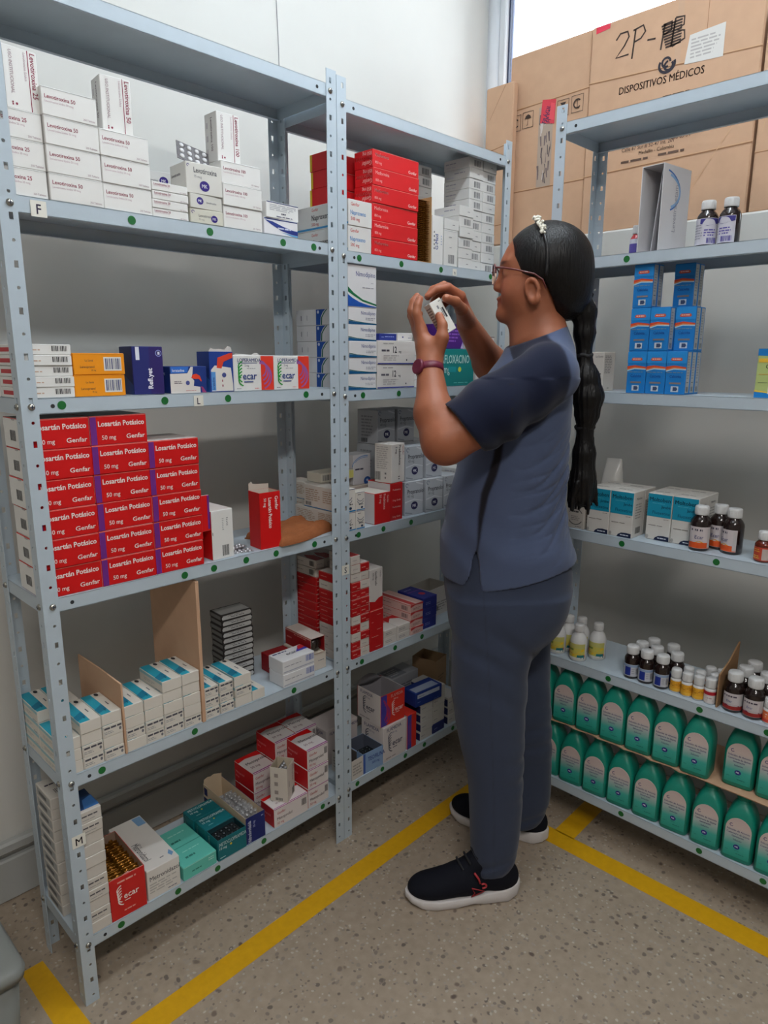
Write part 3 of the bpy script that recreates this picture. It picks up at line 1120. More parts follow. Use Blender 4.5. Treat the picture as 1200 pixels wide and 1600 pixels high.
# -- fourth shelf: red losartan wall
z4 = ZA[3]
losF = [('r', 0.0, 0, 0.11, 1, PURPLE), ('r', 0, 0.965, 1, 1, (216, 120, 110)), ('t', 'Losartán Potásico', 0.955, 0.64, 0.175, (238, 226, 222), 'r', 0, 0.93, 0.022),
        ('t', '50 mg', 0.19, 0.18, 0.15, (235, 220, 216), 'l', 0, 0.95, 0.008), ('t', 'Genfar', 0.955, 0.18, 0.155, (238, 226, 222), 'r', 0, 1.12, 0.012)]
carton('losartan', 0.1125, 0.115, 0.0552, {'*': RED, 'L': W1, 'T': (214, 205, 200), 'K': W1}, {'F': losF,
       'L': [('b', 0.30, 0.25, 0.55, 0.60, (60, 60, 64)), ('l', 0.72, 0.25, 0.86, 0.36, 1, (150, 150, 154)), ('l', 0.78, 0.08, 0.95, 0.15, 1, (90, 90, 94)), ('p', [(0.40, 0.985), (0.44, 0.93), (0.56, 0.93), (0.60, 0.985)], (170, 168, 165))]})
for ci, (x0, n_, wh) in enumerate([(0.0058, 6, 'in the left red column'), (0.1188, 6, 'in the middle red column'), (0.2318, 5, 'in the right red column')]):
    stack('losartan', x0, 0.005, z4, n_, 'red losartan carton with purple edge', wh, 'red losartan cartons', yaw=-0.5)
carton('losopen', 0.056, 0.10, 0.1125, {'*': W1, 'L': RED, 'T': (214, 205, 200)}, {'F': [('b', 0.45, 0.06, 0.76, 0.28, (50, 50, 54)), ('l', 0.68, 0.66, 0.76, 0.84, 5, (100, 100, 104)), ('l', 0.48, 0.58, 0.56, 0.84, 7, (160, 160, 160)), ('p', [(0.02, 0.52), (0.05, 0.5), (0.05, 0.56), (0.02, 0.58)], (120, 110, 110))], 'L': [('t', 'Losartán', 0.3, 0.1, 0.12, W1, 'l', 90)]})
o = put('losopen', 0.3665, 0.010, z4 + 0.0003, 'opened losartan carton standing on end, white bar-coded face forward', 'opened losartan cartons', 2)
q = MB()
q.bbox(-0.060, -0.0285, -0.046, -0.044, 0.070, 0.150, 0.0004, {'*': ink((226, 200, 195)), 'F': ink(RED)})
q.bbox(-0.034, -0.0288, -0.0466, -0.044, 0.074, 0.149, 0.0004, {'*': ink(PURPLE)})
fl = q.build('open_flap', o)
fl['label'] = 'red and purple flap sticking up at the left'
carton('losred', 0.056, 0.05, 0.135, {'*': RED, 'L': (200, 30, 30)}, {'F': [('t', 'Losartán Potásico', 0.42, 0.90, 0.16, (238, 226, 222), 'l', -90, 0.8, 0.02), ('t', 'Genfar', 0.74, 0.92, 0.15, (238, 226, 222), 'l', -90, 1.0, 0.01), ('t', '50 mg', 0.20, 0.90, 0.12, (238, 226, 222), 'l', -90, 0.9, 0.008)]}, open_top=True, inside=(206, 192, 178))
o = put('losred', 0.4995, 0.008, z4 + 0.0003, 'opened red losartan carton standing on end, vertical white lettering, beside the brown cloth', 'opened losartan cartons', -5)
q = MB()
torn(q, [(-0.027, 0), (-0.027, 0.016), (-0.020, 0.020), (-0.016, 0.015), (0.0, 0.013), (0.020, 0.012), (0.027, 0.012), (0.027, 0)], 0.024, 0.1345, 0.001, ink((206, 192, 178)))
q.build('torn_flap', o)
for k in range(2):
    blister('blister_pack', 0.055, 0.024, 5, 2, ('silver blister pack lying flat beside the opened white losartan carton', 'silver blister pack lying under another, beside the opened white losartan carton')[k], (0.452, 0.05 - 0.022 * k, z4 + 0.0055 * (1 - k) + 0.001), (R(3), R(0), R(14 - 22 * k)), 'loose blister packs')

# brown cloth
def cloth():
    nx, ny = 40, 26
    vs, fs = [], []
    rng = np.random.RandomState(3)
    for j in range(ny + 1):
        for i in range(nx + 1):
            u, v = i / nx, j / ny
            e = min(u, 1 - u, v, 1 - v)
            x = (u - 0.5) * 0.19 * (1 + 0.08 * math.sin(7 * v + 1))
            y = (v - 0.5) * 0.13 * (1 + 0.12 * math.sin(5 * u))
            h_ = 0.026 * (min(1, e * 9) ** 0.45)
            h_ *= 0.85 + 0.16 * math.sin(6 * u + 9 * v + 1) + 0.22 * abs(math.sin(8 * v - 3 * u)) - 0.10 * abs(math.sin(14 * v + 4 * u)) + 0.06 * math.sin(31 * u + 11 * v)
            vs.append((x, y, max(0.0015, h_) + 0.001))
    k = nx + 1
    for j in range(ny):
        for i in range(nx):
            fs.append((j * k + i, j * k + i + 1, (j + 1) * k + i + 1, (j + 1) * k + i))
    n = len(vs)
    vs2 = [(x, y, 0.0006) for x, y, z in vs]
    mb = MB()
    bd = [i for i in range(k)] + [j * k + nx for j in range(1, ny + 1)] + [ny * k + i for i in range(nx - 1, -1, -1)] + [j * k for j in range(ny - 1, 0, -1)]
    allv = vs + [vs2[i] for i in bd]
    m_ = mat('brown_cloth', (150, 92, 58), 0.95, 0, 0.35, 220, 0.1, 0.12)
    fs += [(bd[(i + 1) % len(bd)], bd[i], n + i, n + (i + 1) % len(bd)) for i in range(len(bd))]
    mb.add(allv, fs, m_, True)
    return mb


tag(cloth().build('folded_cloth', None, (0.640, 0.075, z4), R(8)), 'crumpled brown cloth lying beside the red carton on the fourth shelf', 'cloth')

# -- fifth shelf: white and turquoise
z5 = ZA[4]
TQ = (38, 150, 172)
tqT = [('r', 0.0, 0, 0.5, 1, TQ), ('p', [(0.0, 0.3), (0.5, 0.45), (0.5, 0.2), (0, 0.1)], (24, 112, 140)), ('l', 0.34, 0.08, 0.42, 0.30, 1, (20, 90, 110)), ('l', 0.72, 0.25, 0.78, 0.6, 1, (90, 90, 96)), ('c', 0.72, 0.9, 0.04, 0.07, (40, 44, 50))]
tqF = {'plain': [SEAM], 'named': [('l', 0.08, 0.55, 0.98, 0.92, 1, (78, 78, 86)), ('r', 0.04, 0.10, 0.05, 0.92, (120, 120, 120)), ('l', 0.08, 0.22, 0.6, 0.5, 2, (150, 150, 152)), ('c', 0.86, 0.42, 0.10, 0.14, (110, 110, 116)), SEAM]}
for wv in (430, 370, 470):
    for nm, fr_ in tqF.items():
        carton('tq%s%d' % (nm, wv), wv / 1e4 - 0.0008, 0.105, 0.0256, {'*': (216, 210, 200)}, {'F': fr_, 'T': tqT, 'L': [('r', 0, 0.7, 1, 1, (150, 190, 196)), ('l', 0.2, 0.2, 0.7, 0.5, 2, (180, 178, 174))]})
cols = [(0.0028, 430, 3, 'first column by the post', 0), (0.0460, 430, 4, 'second column from post', 3), (0.0893, 430, 4, 'left of low divider', 5),
        (0.1372, 430, 4, 'right of low divider', 2), (0.1805, 430, 4, 'fifth column from post', 3), (0.2238, 470, 5, 'tall sixth column', 3), (0.2712, 430, 5, 'left of high divider', 1),
        (0.3250, 370, 3, 'right of high divider', 7), (0.3640, 370, 3, 'second column past divider', 7), (0.4050, 470, 3, 'third column past divider', 2), (0.4530, 370, 1, 'lying alone at the end of the rows', 0)]
rg = random.Random(5)
for ci, (x0, wv, n_, wh, mask) in enumerate(cols):
    for i in range(n_):
        nm = 'named' if (mask >> i) & 1 else 'plain'
        w_, h_ = wv / 1e4 - 0.0008, 0.0256
        txt = 'white turquoise-topped carton,' if n_ == 1 else 'white turquoise-topped carton, %s,' % ('topmost' if i == n_ - 1 else ORD[i])
        put('tq%s%d' % (nm, wv), x0 + 0.0004, 0.004 + rg.uniform(0, 0.002), z5 + 0.0003 + i * 0.0260, txt + ' ' + wh, 'white and turquoise cartons', 0)
for ci, x0 in enumerate((0.0028, 0.0460)):
    for i in range(4):
        put('tqplain430', x0 + 0.0004, 0.112, z5 + 0.0003 + i * 0.0260, 'white turquoise-topped carton, %s, %s' % ('topmost' if i == 3 else ORD[i], ('behind the first column', 'behind the second column')[ci]), 'white and turquoise cartons', 0)


def board(name, label, cat, x0, x1, y0, y1, z0, prof, material=M_CARD):
    """upright corrugated sheet in the yz plane; prof = [(y, height)...]"""
    mb = MB()
    n = len(prof)
    pts = [(y0, 0)] + prof + [(y1, 0)]
    m_ = len(pts)
    vs = [(x0, y, z0 + h_) for y, h_ in pts] + [(x1, y, z0 + h_) for y, h_ in pts]
    mb.add(vs, [tuple(range(m_)), tuple(range(m_, 2 * m_))[::-1]] + [(i + m_, (i + 1) % m_ + m_, (i + 1) % m_, i) for i in range(m_)], material)
    o = mb.build(name)
    tag(o, label, cat, 'cardboard dividers')
    return o


board('cardboard_divider', 'low brown cardboard divider among the white turquoise cartons', 'cardboard divider', 0.1328, 0.1364, 0.002, 0.215, z5 + 0.0003, [(0.002, 0.158), (0.10, 0.160), (0.215, 0.157)])
board('cardboard_divider', 'tall brown cardboard divider reaching up to the red wall shelf', 'cardboard divider', 0.3152, 0.3230, 0.002, 0.215, z5 + 0.0003, [(0.002, 0.335), (0.12, 0.338), (0.215, 0.335)])
# silver foil packs
foilF = [('p', [(0.04, 0.15), (0.02, 0.5), (0.06, 0.85), (0.94, 0.88), (0.98, 0.5), (0.95, 0.12)], (186, 186, 184)), ('l', 0.3, 0.30, 0.75, 0.60, 1, (96, 96, 100)), ('l', 0.2, 0.64, 0.8, 0.8, 1, (96, 96, 100))]
carton('foilpack', 0.088, 0.058, 0.0150, (52, 48, 48), {'F': foilF, 'L': [('p', [(0.05, 0.2), (0.05, 0.8), (0.95, 0.8), (0.95, 0.2)], (120, 120, 118))], 'T': [('p', [(0.04, 0.1), (0.04, 0.9), (0.96, 0.9), (0.96, 0.1)], (158, 158, 156))]})
stack('foilpack', 0.4560, 0.125, z5, 12, 'dark silver-fronted carton', 'of the tall stack behind white rows', 'dark silver-fronted cartons', yaw=-3)
carton('ecarlow', 0.1015, 0.060, 0.0350, (220, 220, 222), {'F': [('r', 0.02, 0.12, 0.98, 0.2, (170, 175, 190)), ('l', 0.05, 0.5, 0.6, 0.62, 1, (150, 150, 160)), ('b', 0.72, 0.42, 0.98, 0.88, (50, 80, 170))], 'T': [('p', [(0.62, 0.45), (0.9, 0.95), (1, 0.95), (1, 0.45)], (60, 60, 160)), ('p', [(0.75, 0.6), (0.88, 0.95), (1, 0.95), (1, 0.65)], (190, 40, 50)), ('l', 0.05, 0.74, 0.5, 0.92, 1, NAVY), ('t', 'ecar', 0.34, 0.42, 0.24, (60, 60, 70))]})
stack('ecarlow', 0.5465, 0.004, z5, 2, 'white carton with blue bar code', 'near the right post, fifth shelf', 'white cartons with blue bar codes')
DR = ink((150, 22, 28))
mb = MB()
BG = ink((200, 190, 172))
for (x0, x1, z0, z1) in ((-0.023, -0.0218, 0, 0.046), (0.0218, 0.023, 0, 0.046), (-0.0218, 0.0218, 0, 0.0012), (-0.0218, 0.0218, 0.0448, 0.046)):
    mb.bbox(x0, x1, -0.058, 0.058, z0, z1, 0.0004, {'*': DR, 'F': BG, 'R': BG if x0 < 0 else DR, 'T': BG if z0 < 0.01 else ink((206, 196, 188))})
mb.bbox(-0.0218, 0.0218, 0.0568, 0.058, 0.0012, 0.0448, 0.0004, {'*': BG})
decals(mb, (-0.023, 0.058, 0), (0, -1, 0), (0, 0, 1), (-1, 0, 0), 0.116, 0.046, [('l', 0.35, 0.78, 0.95, 0.86, 1, (216, 150, 140)), ('l', 0.06, 0.44, 0.30, 0.62, 1, (200, 120, 116)), ('r', 0, 0.90, 1, 0.97, (200, 150, 140))])
o = mb.build('medicine_carton', None, (0.679, 0.082, z5 + 0.0480), R(-3))
tag(o, 'dark red open-ended carton lying over the white one, a bottle inside it', 'medicine box')
mb = MB()
mb.lathe([(0.0002, 0.0), (0.014, 0.001), (0.0185, 0.006), (0.0185, 0.070), (0.009, 0.085), (0.009, 0.100)], mat('brown_bottle_glass', (46, 36, 32), 0.12, 0, 0, 60, 0.5, coat=0.4), 24, Matrix.Rotation(R(-90), 4, 'X'))
o = mb.build('medicine_bottle', None, (0.679, 0.032, z5 + 0.0680), R(-3))
tag(o, 'dark brown bottle lying inside the open end of the dark red carton', 'bottle')
carton('whiteunder', 0.054, 0.115, 0.0472, (210, 200, 188), {'F': [('l', 0.5, 0.5, 0.9, 0.6, 1, (120, 120, 130)), ('r', 0, 0, 0.06, 1, (150, 30, 40))]})
put('whiteunder', 0.6515, 0.026, z5 + 0.0003, 'plain white carton against the right post, under the dark red carton', None, 0)
carton('redlow', 0.070, 0.06, 0.049, (150, 26, 32), {'F': [('l', 0.1, 0.3, 0.8, 0.6, 2, (220, 190, 180))]})
put('redlow', 0.572, 0.075, z5 + 0.0003, 'dark red carton behind the white bar-coded cartons, fifth shelf', None, -3)

# -- lowest shelf
z6 = ZA[5]
carton('mkbox', 0.0438, 0.085, 0.0258, (204, 198, 190), {'F': [('l', 0.08, 0.46, 0.85, 0.74, 1, (84, 82, 86)), ('l', 0.1, 0.2, 0.9, 0.32, 1, (150, 150, 150)), SEAM], 'L': [('r', 0.08, 0.14, 0.92, 0.86, (168, 168, 166)), ('r', 0.2, 0.3, 0.7, 0.65, (92, 92, 92))], 'T': [('r', 0.12, 0.1, 1, 0.95, (34, 66, 112)), ('p', [(0.3, 0.1), (0.5, 0.5), (1, 0.6), (1, 0.1)], (60, 110, 170))]})
carton('mkbox_plain', 0.0438, 0.085, 0.0258, (204, 198, 190), {'F': [SEAM], 'L': [('r', 0.08, 0.14, 0.92, 0.86, (168, 168, 166)), ('r', 0.2, 0.3, 0.7, 0.65, (92, 92, 92))], 'T': [('l', 0.2, 0.6, 0.8, 0.75, 1, DK), ('b', 0.4, 0.2, 0.9, 0.4, DK)]})
for i in range(11):
    lab = 'small grey-ended carton, %s in the front stack beside the M tag' % ('topmost' if i == 10 else ORD[i])
    put('mkbox' if i in (1, 3, 4, 9, 10) else 'mkbox_plain', 0.0284, 0.004 + (i % 3) * 0.001, z6 + 0.0003 + i * 0.0262, lab, 'small white cartons at the left post')
for i in range(11):
    lab = 'small grey-ended carton, %s in the back stack by the post' % ('topmost' if i == 10 else ORD[i])
    put('mkbox_plain', 0.0050, 0.096 + (i % 2) * 0.002, z6 + 0.0003 + i * 0.0262, lab, 'small white cartons at the left post')
carton('redecar', 0.0785, 0.155, 0.100, {'*': (196, 34, 32), 'L': (150, 26, 28)}, {'F': [('l', 0.22, 0.84, 0.85, 0.93, 1, (226, 160, 150)), *ecar(0.40, 0.50, 0.30, (240, 225, 220), (240, 225, 220)), ('l', 0.35, 0.12, 0.75, 0.19, 1, (226, 160, 150))]}, open_top=True, inside=(168, 140, 120))
o = put('redecar', 0.0755, 0.004, z6 + 0.0003, 'open red carton full of bronze blister strips on the lowest shelf', None, -2)
q = MB()
torn(q, [(-0.038, 0), (-0.030, 0.003), (-0.012, 0.001), (0.002, 0.005), (0.008, 0.002), (0.02, 0.001), (0.038, 0.001), (0.038, 0)], -0.0768, 0.0995, 0.0008, ink((210, 150, 140)))
q.build('torn_edge', o)


def strip_mesh(key, w, h, t, material, n):
    """upright blister strip in xz plane with rounded pockets"""
    mb = MB()
    mb.bbox(-w / 2, w / 2, -t / 2, t / 2, 0, h, 0.0003, {'*': material})
    for j in range(n):
        for s in (-0.25, 0.25):
            T = Matrix.Translation((s * w, -t / 2, h * (j + 0.5) / n)) @ Matrix.Rotation(R(90), 4, 'X')
            mb.lathe([(w * 0.17, 0), (w * 0.15, 0.0020), (w * 0.08, 0.0032), (0.0002, 0.0036)], material, 10, T)
    return mb.mesh(key)


sm_ = strip_mesh('bronze_strip', 0.034, 0.082, 0.0012, M_BRONZE, 5)
for c in range(2):
    for k in range(16):
        x = 0.0755 + 0.0395 * c + 0.0198
        y = 0.019 + k * 0.0086
        o = link('blister_strip', sm_, None, (x, y, z6 + 0.0025))
        o.rotation_euler = (R(-8 + (k % 3)), 0, R(-2))
        o.location.z += 0.006 * ((k * 7 + c) % 3) * 0.4
        tag(o, 'bronze blister strip standing in the open red carton, %s row' % ('left', 'right')[c], 'blister strip', 'bronze blister strips in the red carton')
carton('metro', 0.0790, 0.200, 0.0755, (216, 212, 206), {'F': [('t', 'Metronidazol', 0.08, 0.62, 0.15, (56, 56, 70), 'l', 0, 0.85, 0.005), ('l', 0.06, 0.2, 0.9, 0.55, 4, (176, 174, 170)), ('l', 0.6, 0.08, 0.9, 0.14, 1, (90, 90, 110))],
        'T': [('t', 'Metronidazol', 0.16, 0.52, 0.20, (40, 46, 60), 'l', -90, 0.60, 0.005), ('t', '500 mg', 0.34, 0.5, 0.06, (60, 60, 70), 'l', -90, 0.9, 0), ('p', [(0.70, 0.98), (0.72, 0.80), (0.97, 0.80), (0.97, 0.98)], (120, 160, 200)), ('p', [(0.8, 0.12), (0.9, 0.18), (0.95, 0.10), (0.85, 0.06)], (110, 150, 190)), ('l', 0.55, 0.1, 0.7, 0.13, 1, (90, 90, 100))]})
put('metro', 0.1585, 0.005, z6 + 0.0003, 'large white metronidazole carton lying flat beside the open red carton', None, -1)
carton('ltteal', 0.0885, 0.145, 0.0355, LTEAL, {'F': [('l', 0.25, 0.35, 0.6, 0.55, 1, (44, 120, 108)), ('r', 0, 0.93, 1, 0.97, (150, 210, 196)), ('l', 0.75, 0.5, 0.95, 0.8, 2, (180, 225, 215))], 'T': [('r', 0, 0.48, 1, 0.5, (60, 150, 136)), ('l', 0.25, 0.60, 0.6, 0.70, 1, (44, 120, 108)), ('l', 0.25, 0.14, 0.6, 0.24, 1, (44, 120, 108)), ('l', 0.3, 0.8, 0.8, 0.86, 1, (150, 215, 200)), ('l', 0.3, 0.32, 0.8, 0.36, 1, (150, 215, 200))], 'L': [('r', 0, 0.93, 1, 0.97, (150, 210, 196))]})
put('ltteal', 0.2425, 0.004, z6 + 0.0003, 'pale green carton lying flat between the white and dark teal cartons', None, 0)
DT = (8, 104, 112)
carton('metoc', 0.080, 0.052, 0.057, DT, {'F': [('t', 'METOCLOPRAMIDA', 0.05, 0.66, 0.17, (215, 228, 228), 'l', 0, 0.62, 0.012), ('t', '10 mg', 0.05, 0.50, 0.12, (215, 228, 228), 'l', 0, 0.9, 0.006), ('c', 0.45, 0.56, 0.05, 0.05, (220, 190, 40)), ('l', 0.06, 0.08, 0.3, 0.16, 1, (190, 215, 215))], 'L': [('t', 'METOCLOPRAMIDA', 0.3, 0.08, 0.14, (150, 200, 200), 'l', 90, 0.5)]}, open_top=True, inside=(30, 60, 66))
carton('metoct', 0.080, 0.052, 0.057, DT, {'F': [('t', 'METOCLOPRAMIDA', 0.05, 0.66, 0.17, (215, 228, 228), 'l', 0, 0.62, 0.012)], 'T': [('t', 'METOCLOPRAMIDA', 0.10, 0.70, 0.17, (200, 220, 220), 'l', 0, 0.62, 0.012), ('t', '10 mg', 0.10, 0.48, 0.13, (200, 220, 220)), ('c', 0.5, 0.52, 0.04, 0.04, (220, 190, 40)), ('l', 0.2, 0.2, 0.4, 0.28, 1, (150, 200, 200))], 'L': [('t', 'METOCLOPRAMIDA', 0.3, 0.08, 0.14, (150, 200, 200), 'l', 90, 0.5)]})
put('metoc', 0.336, 0.003, z6 + 0.0003, 'open dark teal metoclopramide carton, front one of three', 'dark teal metoclopramide cartons', 0)
put('metoct', 0.336, 0.057, z6 + 0.0003, 'closed dark teal metoclopramide carton, middle one of three', 'dark teal metoclopramide cartons', 0)
put('metoct', 0.334, 0.111, z6 + 0.0003, 'closed dark teal metoclopramide carton, rearmost of three', 'dark teal metoclopramide cartons', 0)
M_DARKBL = mat('dark_blister', (46, 52, 56), 0.25, 0.5, 0.1, 100)
for k in range(7):
    o = blister('blister_pack', 0.066, 0.042, 4, 3, 'dark blister pack in the open teal carton, %s of the pile' % ('topmost' if k == 6 else ORD[k]), (0.3765, 0.029, z6 + 0.014 + k * 0.0055), (0, 0, R((k * 37) % 7 - 3)), 'dark blisters in the teal carton', M_DARKBL, M_DARKBL)
NV = (20, 34, 100)
carton('navyopen', 0.056, 0.205, 0.073, {'*': (196, 178, 152), 'F': NV, 'R': NV}, {'F': [('t', 'Hidroclorotiazida', 0.25, 0.04, 0.17, (200, 205, 225), 'l', 90, 0.62, 0.015), ('t', '25 mg', 0.46, 0.55, 0.10, (190, 195, 220), 'l', 90, 0.9, 0), ('l', 0.80, 0.82, 0.95, 0.90, 1, (170, 180, 210))], 'L': [('r', 0.0, 0.0, 0.35, 0.5, (24, 34, 90)), ('r', 0.02, 0.6, 0.10, 0.9, (24, 34, 90))]}, open_top=True, inside=(206, 186, 158))
o = put('navyopen', 0.420, 0.004, z6 + 0.0003, 'long open navy and tan carton filled with silver blister strips', None, -1)
q = MB()
torn(q, [(-0.027, 0), (-0.026, 0.012), (-0.014, 0.016), (-0.006, 0.013), (0.004, 0.017), (0.018, 0.012), (0.027, 0.010), (0.027, 0)], 0.1000, 0.0725, 0.001, ink((206, 186, 158)))
q.build('torn_flap', o)
M_SIL = mat('silver_strip', (190, 190, 192), 0.28, 0.6, 0.1, 100)
sil = strip_mesh('silver_strip_mesh', 0.024, 0.062, 0.0011, M_SIL, 5)
for c in range(2):
    for k in range(11):
        o = link('blister_strip', sil, None, (0.4345 + 0.027 * c, 0.020 + k * 0.0105, z6 + 0.003))
        o.rotation_euler = (R(-16 - (k * 5 + c * 3) % 9), 0, R((k * 11) % 7 - 3))
        tag(o, 'silver blister strip standing in the open navy carton, %s row' % ('left', 'right')[c], 'blister strip', 'silver blister strips in the navy carton')
# metoprolol block
MG = (150, 30, 130)
metF = [('r', 0, 0.95, 1, 1, MG), ('t', 'Genfar', 0.08, 0.66, 0.13, (176, 60, 60), 'l', 0, 0.95, 0.006), ('t', 'Metoprolol', 0.08, 0.36, 0.15, (80, 56, 66), 'l', 0, 0.9, 0.010), ('t', '50 mg', 0.08, 0.14, 0.12, (170, 50, 60), 'l', 0, 0.9, 0.006), ('b', 0.80, 0.45, 0.95, 0.80, (66, 60, 62))]
metT = [('p', [(0.0, 0.78), (0.35, 0.85), (0.7, 0.80), (1, 0.74), (1, 1), (0, 1)], RED), ('t', 'Metoprolol', 0.16, 0.50, 0.13, (64, 56, 60), 'l', 0, 0.9, 0.015), ('t', '50 mg', 0.16, 0.26, 0.10, (120, 80, 90), 'l', 0, 0.9, 0.006), ('r', 0, 0.0, 1, 0.05, MG)]
carton('metop', 0.1100, 0.060, 0.0555, {'*': (214, 206, 204), 'L': (190, 24, 30), 'K': RED}, {'F': metF, 'T': metT, 'L': [('t', 'Metoprolol', 0.08, 0.5, 0.12, (226, 150, 150)), ('t', '50 mg', 0.08, 0.3, 0.08, (226, 150, 150))]})
carton('metopn', 0.0720, 0.090, 0.0570, {'*': (214, 206, 204), 'L': (190, 24, 30), 'K': RED}, {'F': metF, 'T': metT, 'L': [('t', 'Metoprolol', 0.08, 0.5, 0.12, (226, 150, 150)), ('t', '50 mg', 0.08, 0.3, 0.08, (226, 150, 150))]})
put('metop', 0.5045, 0.004, z6 + 0.0003, 'white metoprolol carton with purple edge, frontmost, under the open white carton', 'white and red metoprolol cartons', -1)
stack('metopn', 0.6180, 0.004, z6, 3, 'white metoprolol carton with red end', 'in the column beside the centre posts', 'white and red metoprolol cartons')
for i in range(2):
    put('metopn', 0.5065, 0.096, z6 + 0.0003 + i * 0.0576, 'white metoprolol carton with red end, %s behind the open white carton, left' % ('lower', 'upper')[i], 'white and red metoprolol cartons')
for i in range(3):
    put('metopn', 0.5820, 0.098, z6 + 0.0003 + i * 0.0576, 'white metoprolol carton with red end, %s of the back middle column' % ('lowest', 'middle', 'topmost')[i], 'white and red metoprolol cartons')
for i in range(3):
    put('metopn', 0.6560, 0.100, z6 + 0.0003 + i * 0.0576, 'white metoprolol carton with red end, %s of the back right column' % ('lowest', 'middle', 'topmost')[i], 'white and red metoprolol cartons')
carton('metopen', 0.052, 0.048, 0.098, (206, 198, 188), {'F': [('t', 'Metoprolol', 0.66, 0.92, 0.16, (120, 70, 80), 'l', -90, 0.85, 0.008), ('t', 'Genfar', 0.86, 0.92, 0.10, (170, 60, 60), 'l', -90, 0.9, 0), ('b', 0.60, 0.05, 0.90, 0.25, (60, 60, 60)), ('l', 0.2, 0.3, 0.26, 0.7, 1, (110, 110, 110))], 'L': [('l', 0.25, 0.15, 0.5, 0.9, 3, (150, 140, 135)), ('b', 0.3, 0.04, 0.7, 0.12, (80, 80, 80))]}, open_top=True, inside=(200, 186, 164))
put('metopen', 0.530, 0.012, z6 + 0.0563, 'open white carton standing on end among the metoprolol cartons', None, 32)
o = blister('blister_pack', 0.045, 0.026, 4, 2, 'silver blister pack poking out of the open white metoprolol carton', (0.557, 0.037, z6 + 0.135), (R(68), 0, R(30)), None)

# ================================================================== CORNER UNIT (B)
zb2, zb3, zb4, zb5, zb6 = ZB[1], ZB[2], ZB[3], ZB[4], ZB[5]
BL_ = 0.7465      # first usable x
napF = [('t', 'Genfar', 0.10, 0.76, 0.13, (190, 50, 50), 'l', 0, 0.95, 0.006), ('t', 'Naproxeno', 0.08, 0.42, 0.17, (60, 130, 190), 'l', 0, 0.78, 0.010), ('t', '500 mg', 0.10, 0.20, 0.13, (190, 50, 50), 'l', 0, 0.9, 0.006)]
napL = [('t', 'Genfar', 0.30, 0.78, 0.12, (190, 50, 50), 'l', 0, 0.95, 0.006), ('t', 'Naproxeno', 0.30, 0.42, 0.22, (40, 40, 50), 'l', 0, 0.85, 0.014), ('t', '500 mg', 0.30, 0.20, 0.12, (190, 50, 50), 'l', 0, 0.9, 0.006), ('r', 0, 0.05, 1, 0.13, (60, 140, 190))]
carton('naprox', 0.0790, 0.195, 0.0590, (216, 214, 210), {'F': napF, 'L': napL})
stack('naprox', 0.7785, 0.004, zb2, 2, 'white naproxen carton', 'of the pair beside centre posts, second shelf', 'white naproxen cartons')
metF_ = [('r', 0, 0.96, 1, 1, (238, 150, 140)), ('t', 'Metformina', 0.05, 0.62, 0.20, (240, 190, 185), 'l', 0, 0.9, 0.01), ('t', '850 mg', 0.05, 0.22, 0.15, (240, 190, 185), 'l', 0, 0.9, 0.0), ('t', 'Genfar', 0.95, 0.15, 0.18, (245, 215, 210), 'r', 0, 1.1, 0.01)]
carton('metf', 0.1690, 0.065, 0.0402, {'*': (212, 26, 32), 'K': W1}, {'F': metF_, 'L': [('t', '850 mg', 0.95, 0.88, 0.13, (240, 190, 185), 'l', 180, 0.9, 0), ('t', 'Metformina', 0.95, 0.64, 0.16, (240, 190, 185), 'l', 180, 0.8, 0), ('t', 'Genfar', 0.95, 0.36, 0.15, (240, 190, 185), 'l', 180, 0.9, 0)]})
stack('metf', 0.8595, 0.003, zb2, 6, 'bright red metformin carton', 'of the tall front stack', 'bright red metformin cartons')
carton('metfy', 0.1690, 0.065, 0.0402, {'*': (206, 26, 32)}, {'F': metF_, 'L': [('r', 0, 0, 0.14, 1, (226, 196, 50))]})
stack('metfy', 0.7900, 0.090, zb2 + 0.1200, 3, 'bright red carton with yellow end', 'on top of the naproxen pair', 'bright red metformin cartons')
# bronze strips in a carton on end
carton('bronzebox', 0.052, 0.060, 0.166, (190, 152, 104), {}, False)
mb = MB()
cm = ink((184, 148, 104))
mb.bbox(-0.027, 0.027, 0.026, 0.028, 0, 0.166, 0.0004, {'*': cm})
mb.bbox(0.0255, 0.027, -0.028, 0.026, 0, 0.168, 0.0004, {'*': cm})
mb.bbox(-0.027, -0.0255, -0.010, 0.026, 0, 0.166, 0.0004, {'*': cm})
mb.bbox(-0.0255, 0.0255, -0.028, 0.026, 0, 0.0012, 0.0003, {'*': cm})
o = mb.build('medicine_carton', None, (1.0580, 0.034, zb2 + 0.0003))
tag(o, 'tan carton with its front cut away, full of bronze blister strips', 'medicine box')
q = MB()
q.bbox(-0.022, 0.022, -0.021, 0.021, 0, 0.0012, 0.0003, {'*': M_BRONZE})
for i in range(4):
    q.lathe([(0.0045, 0), (0.004, 0.0018), (0.0015, 0.003), (0.0002, 0.0032)], M_BRONZE, 10, Matrix.Translation((-0.0165 + 0.011 * i, -0.011, 0.0012)))
    q.lathe([(0.0045, 0), (0.004, 0.0018), (0.0015, 0.003), (0.0002, 0.0032)], M_BRONZE, 10, Matrix.Translation((-0.0165 + 0.011 * i, 0.009, 0.0012)))
flat_strip = q.mesh('flat_strip')
for k in range(34):
    o = link('blister_strip', flat_strip, None, (1.0575 + 0.001 * ((k * 5) % 3 - 1), 0.0295 + 0.0012 * ((k * 7) % 3), zb2 + 0.0028 + k * 0.0046))
    tag(o, 'bronze blister strip lying in the tall pile inside the tan cut-away carton', 'blister strip', 'bronze strips in the tan carton')
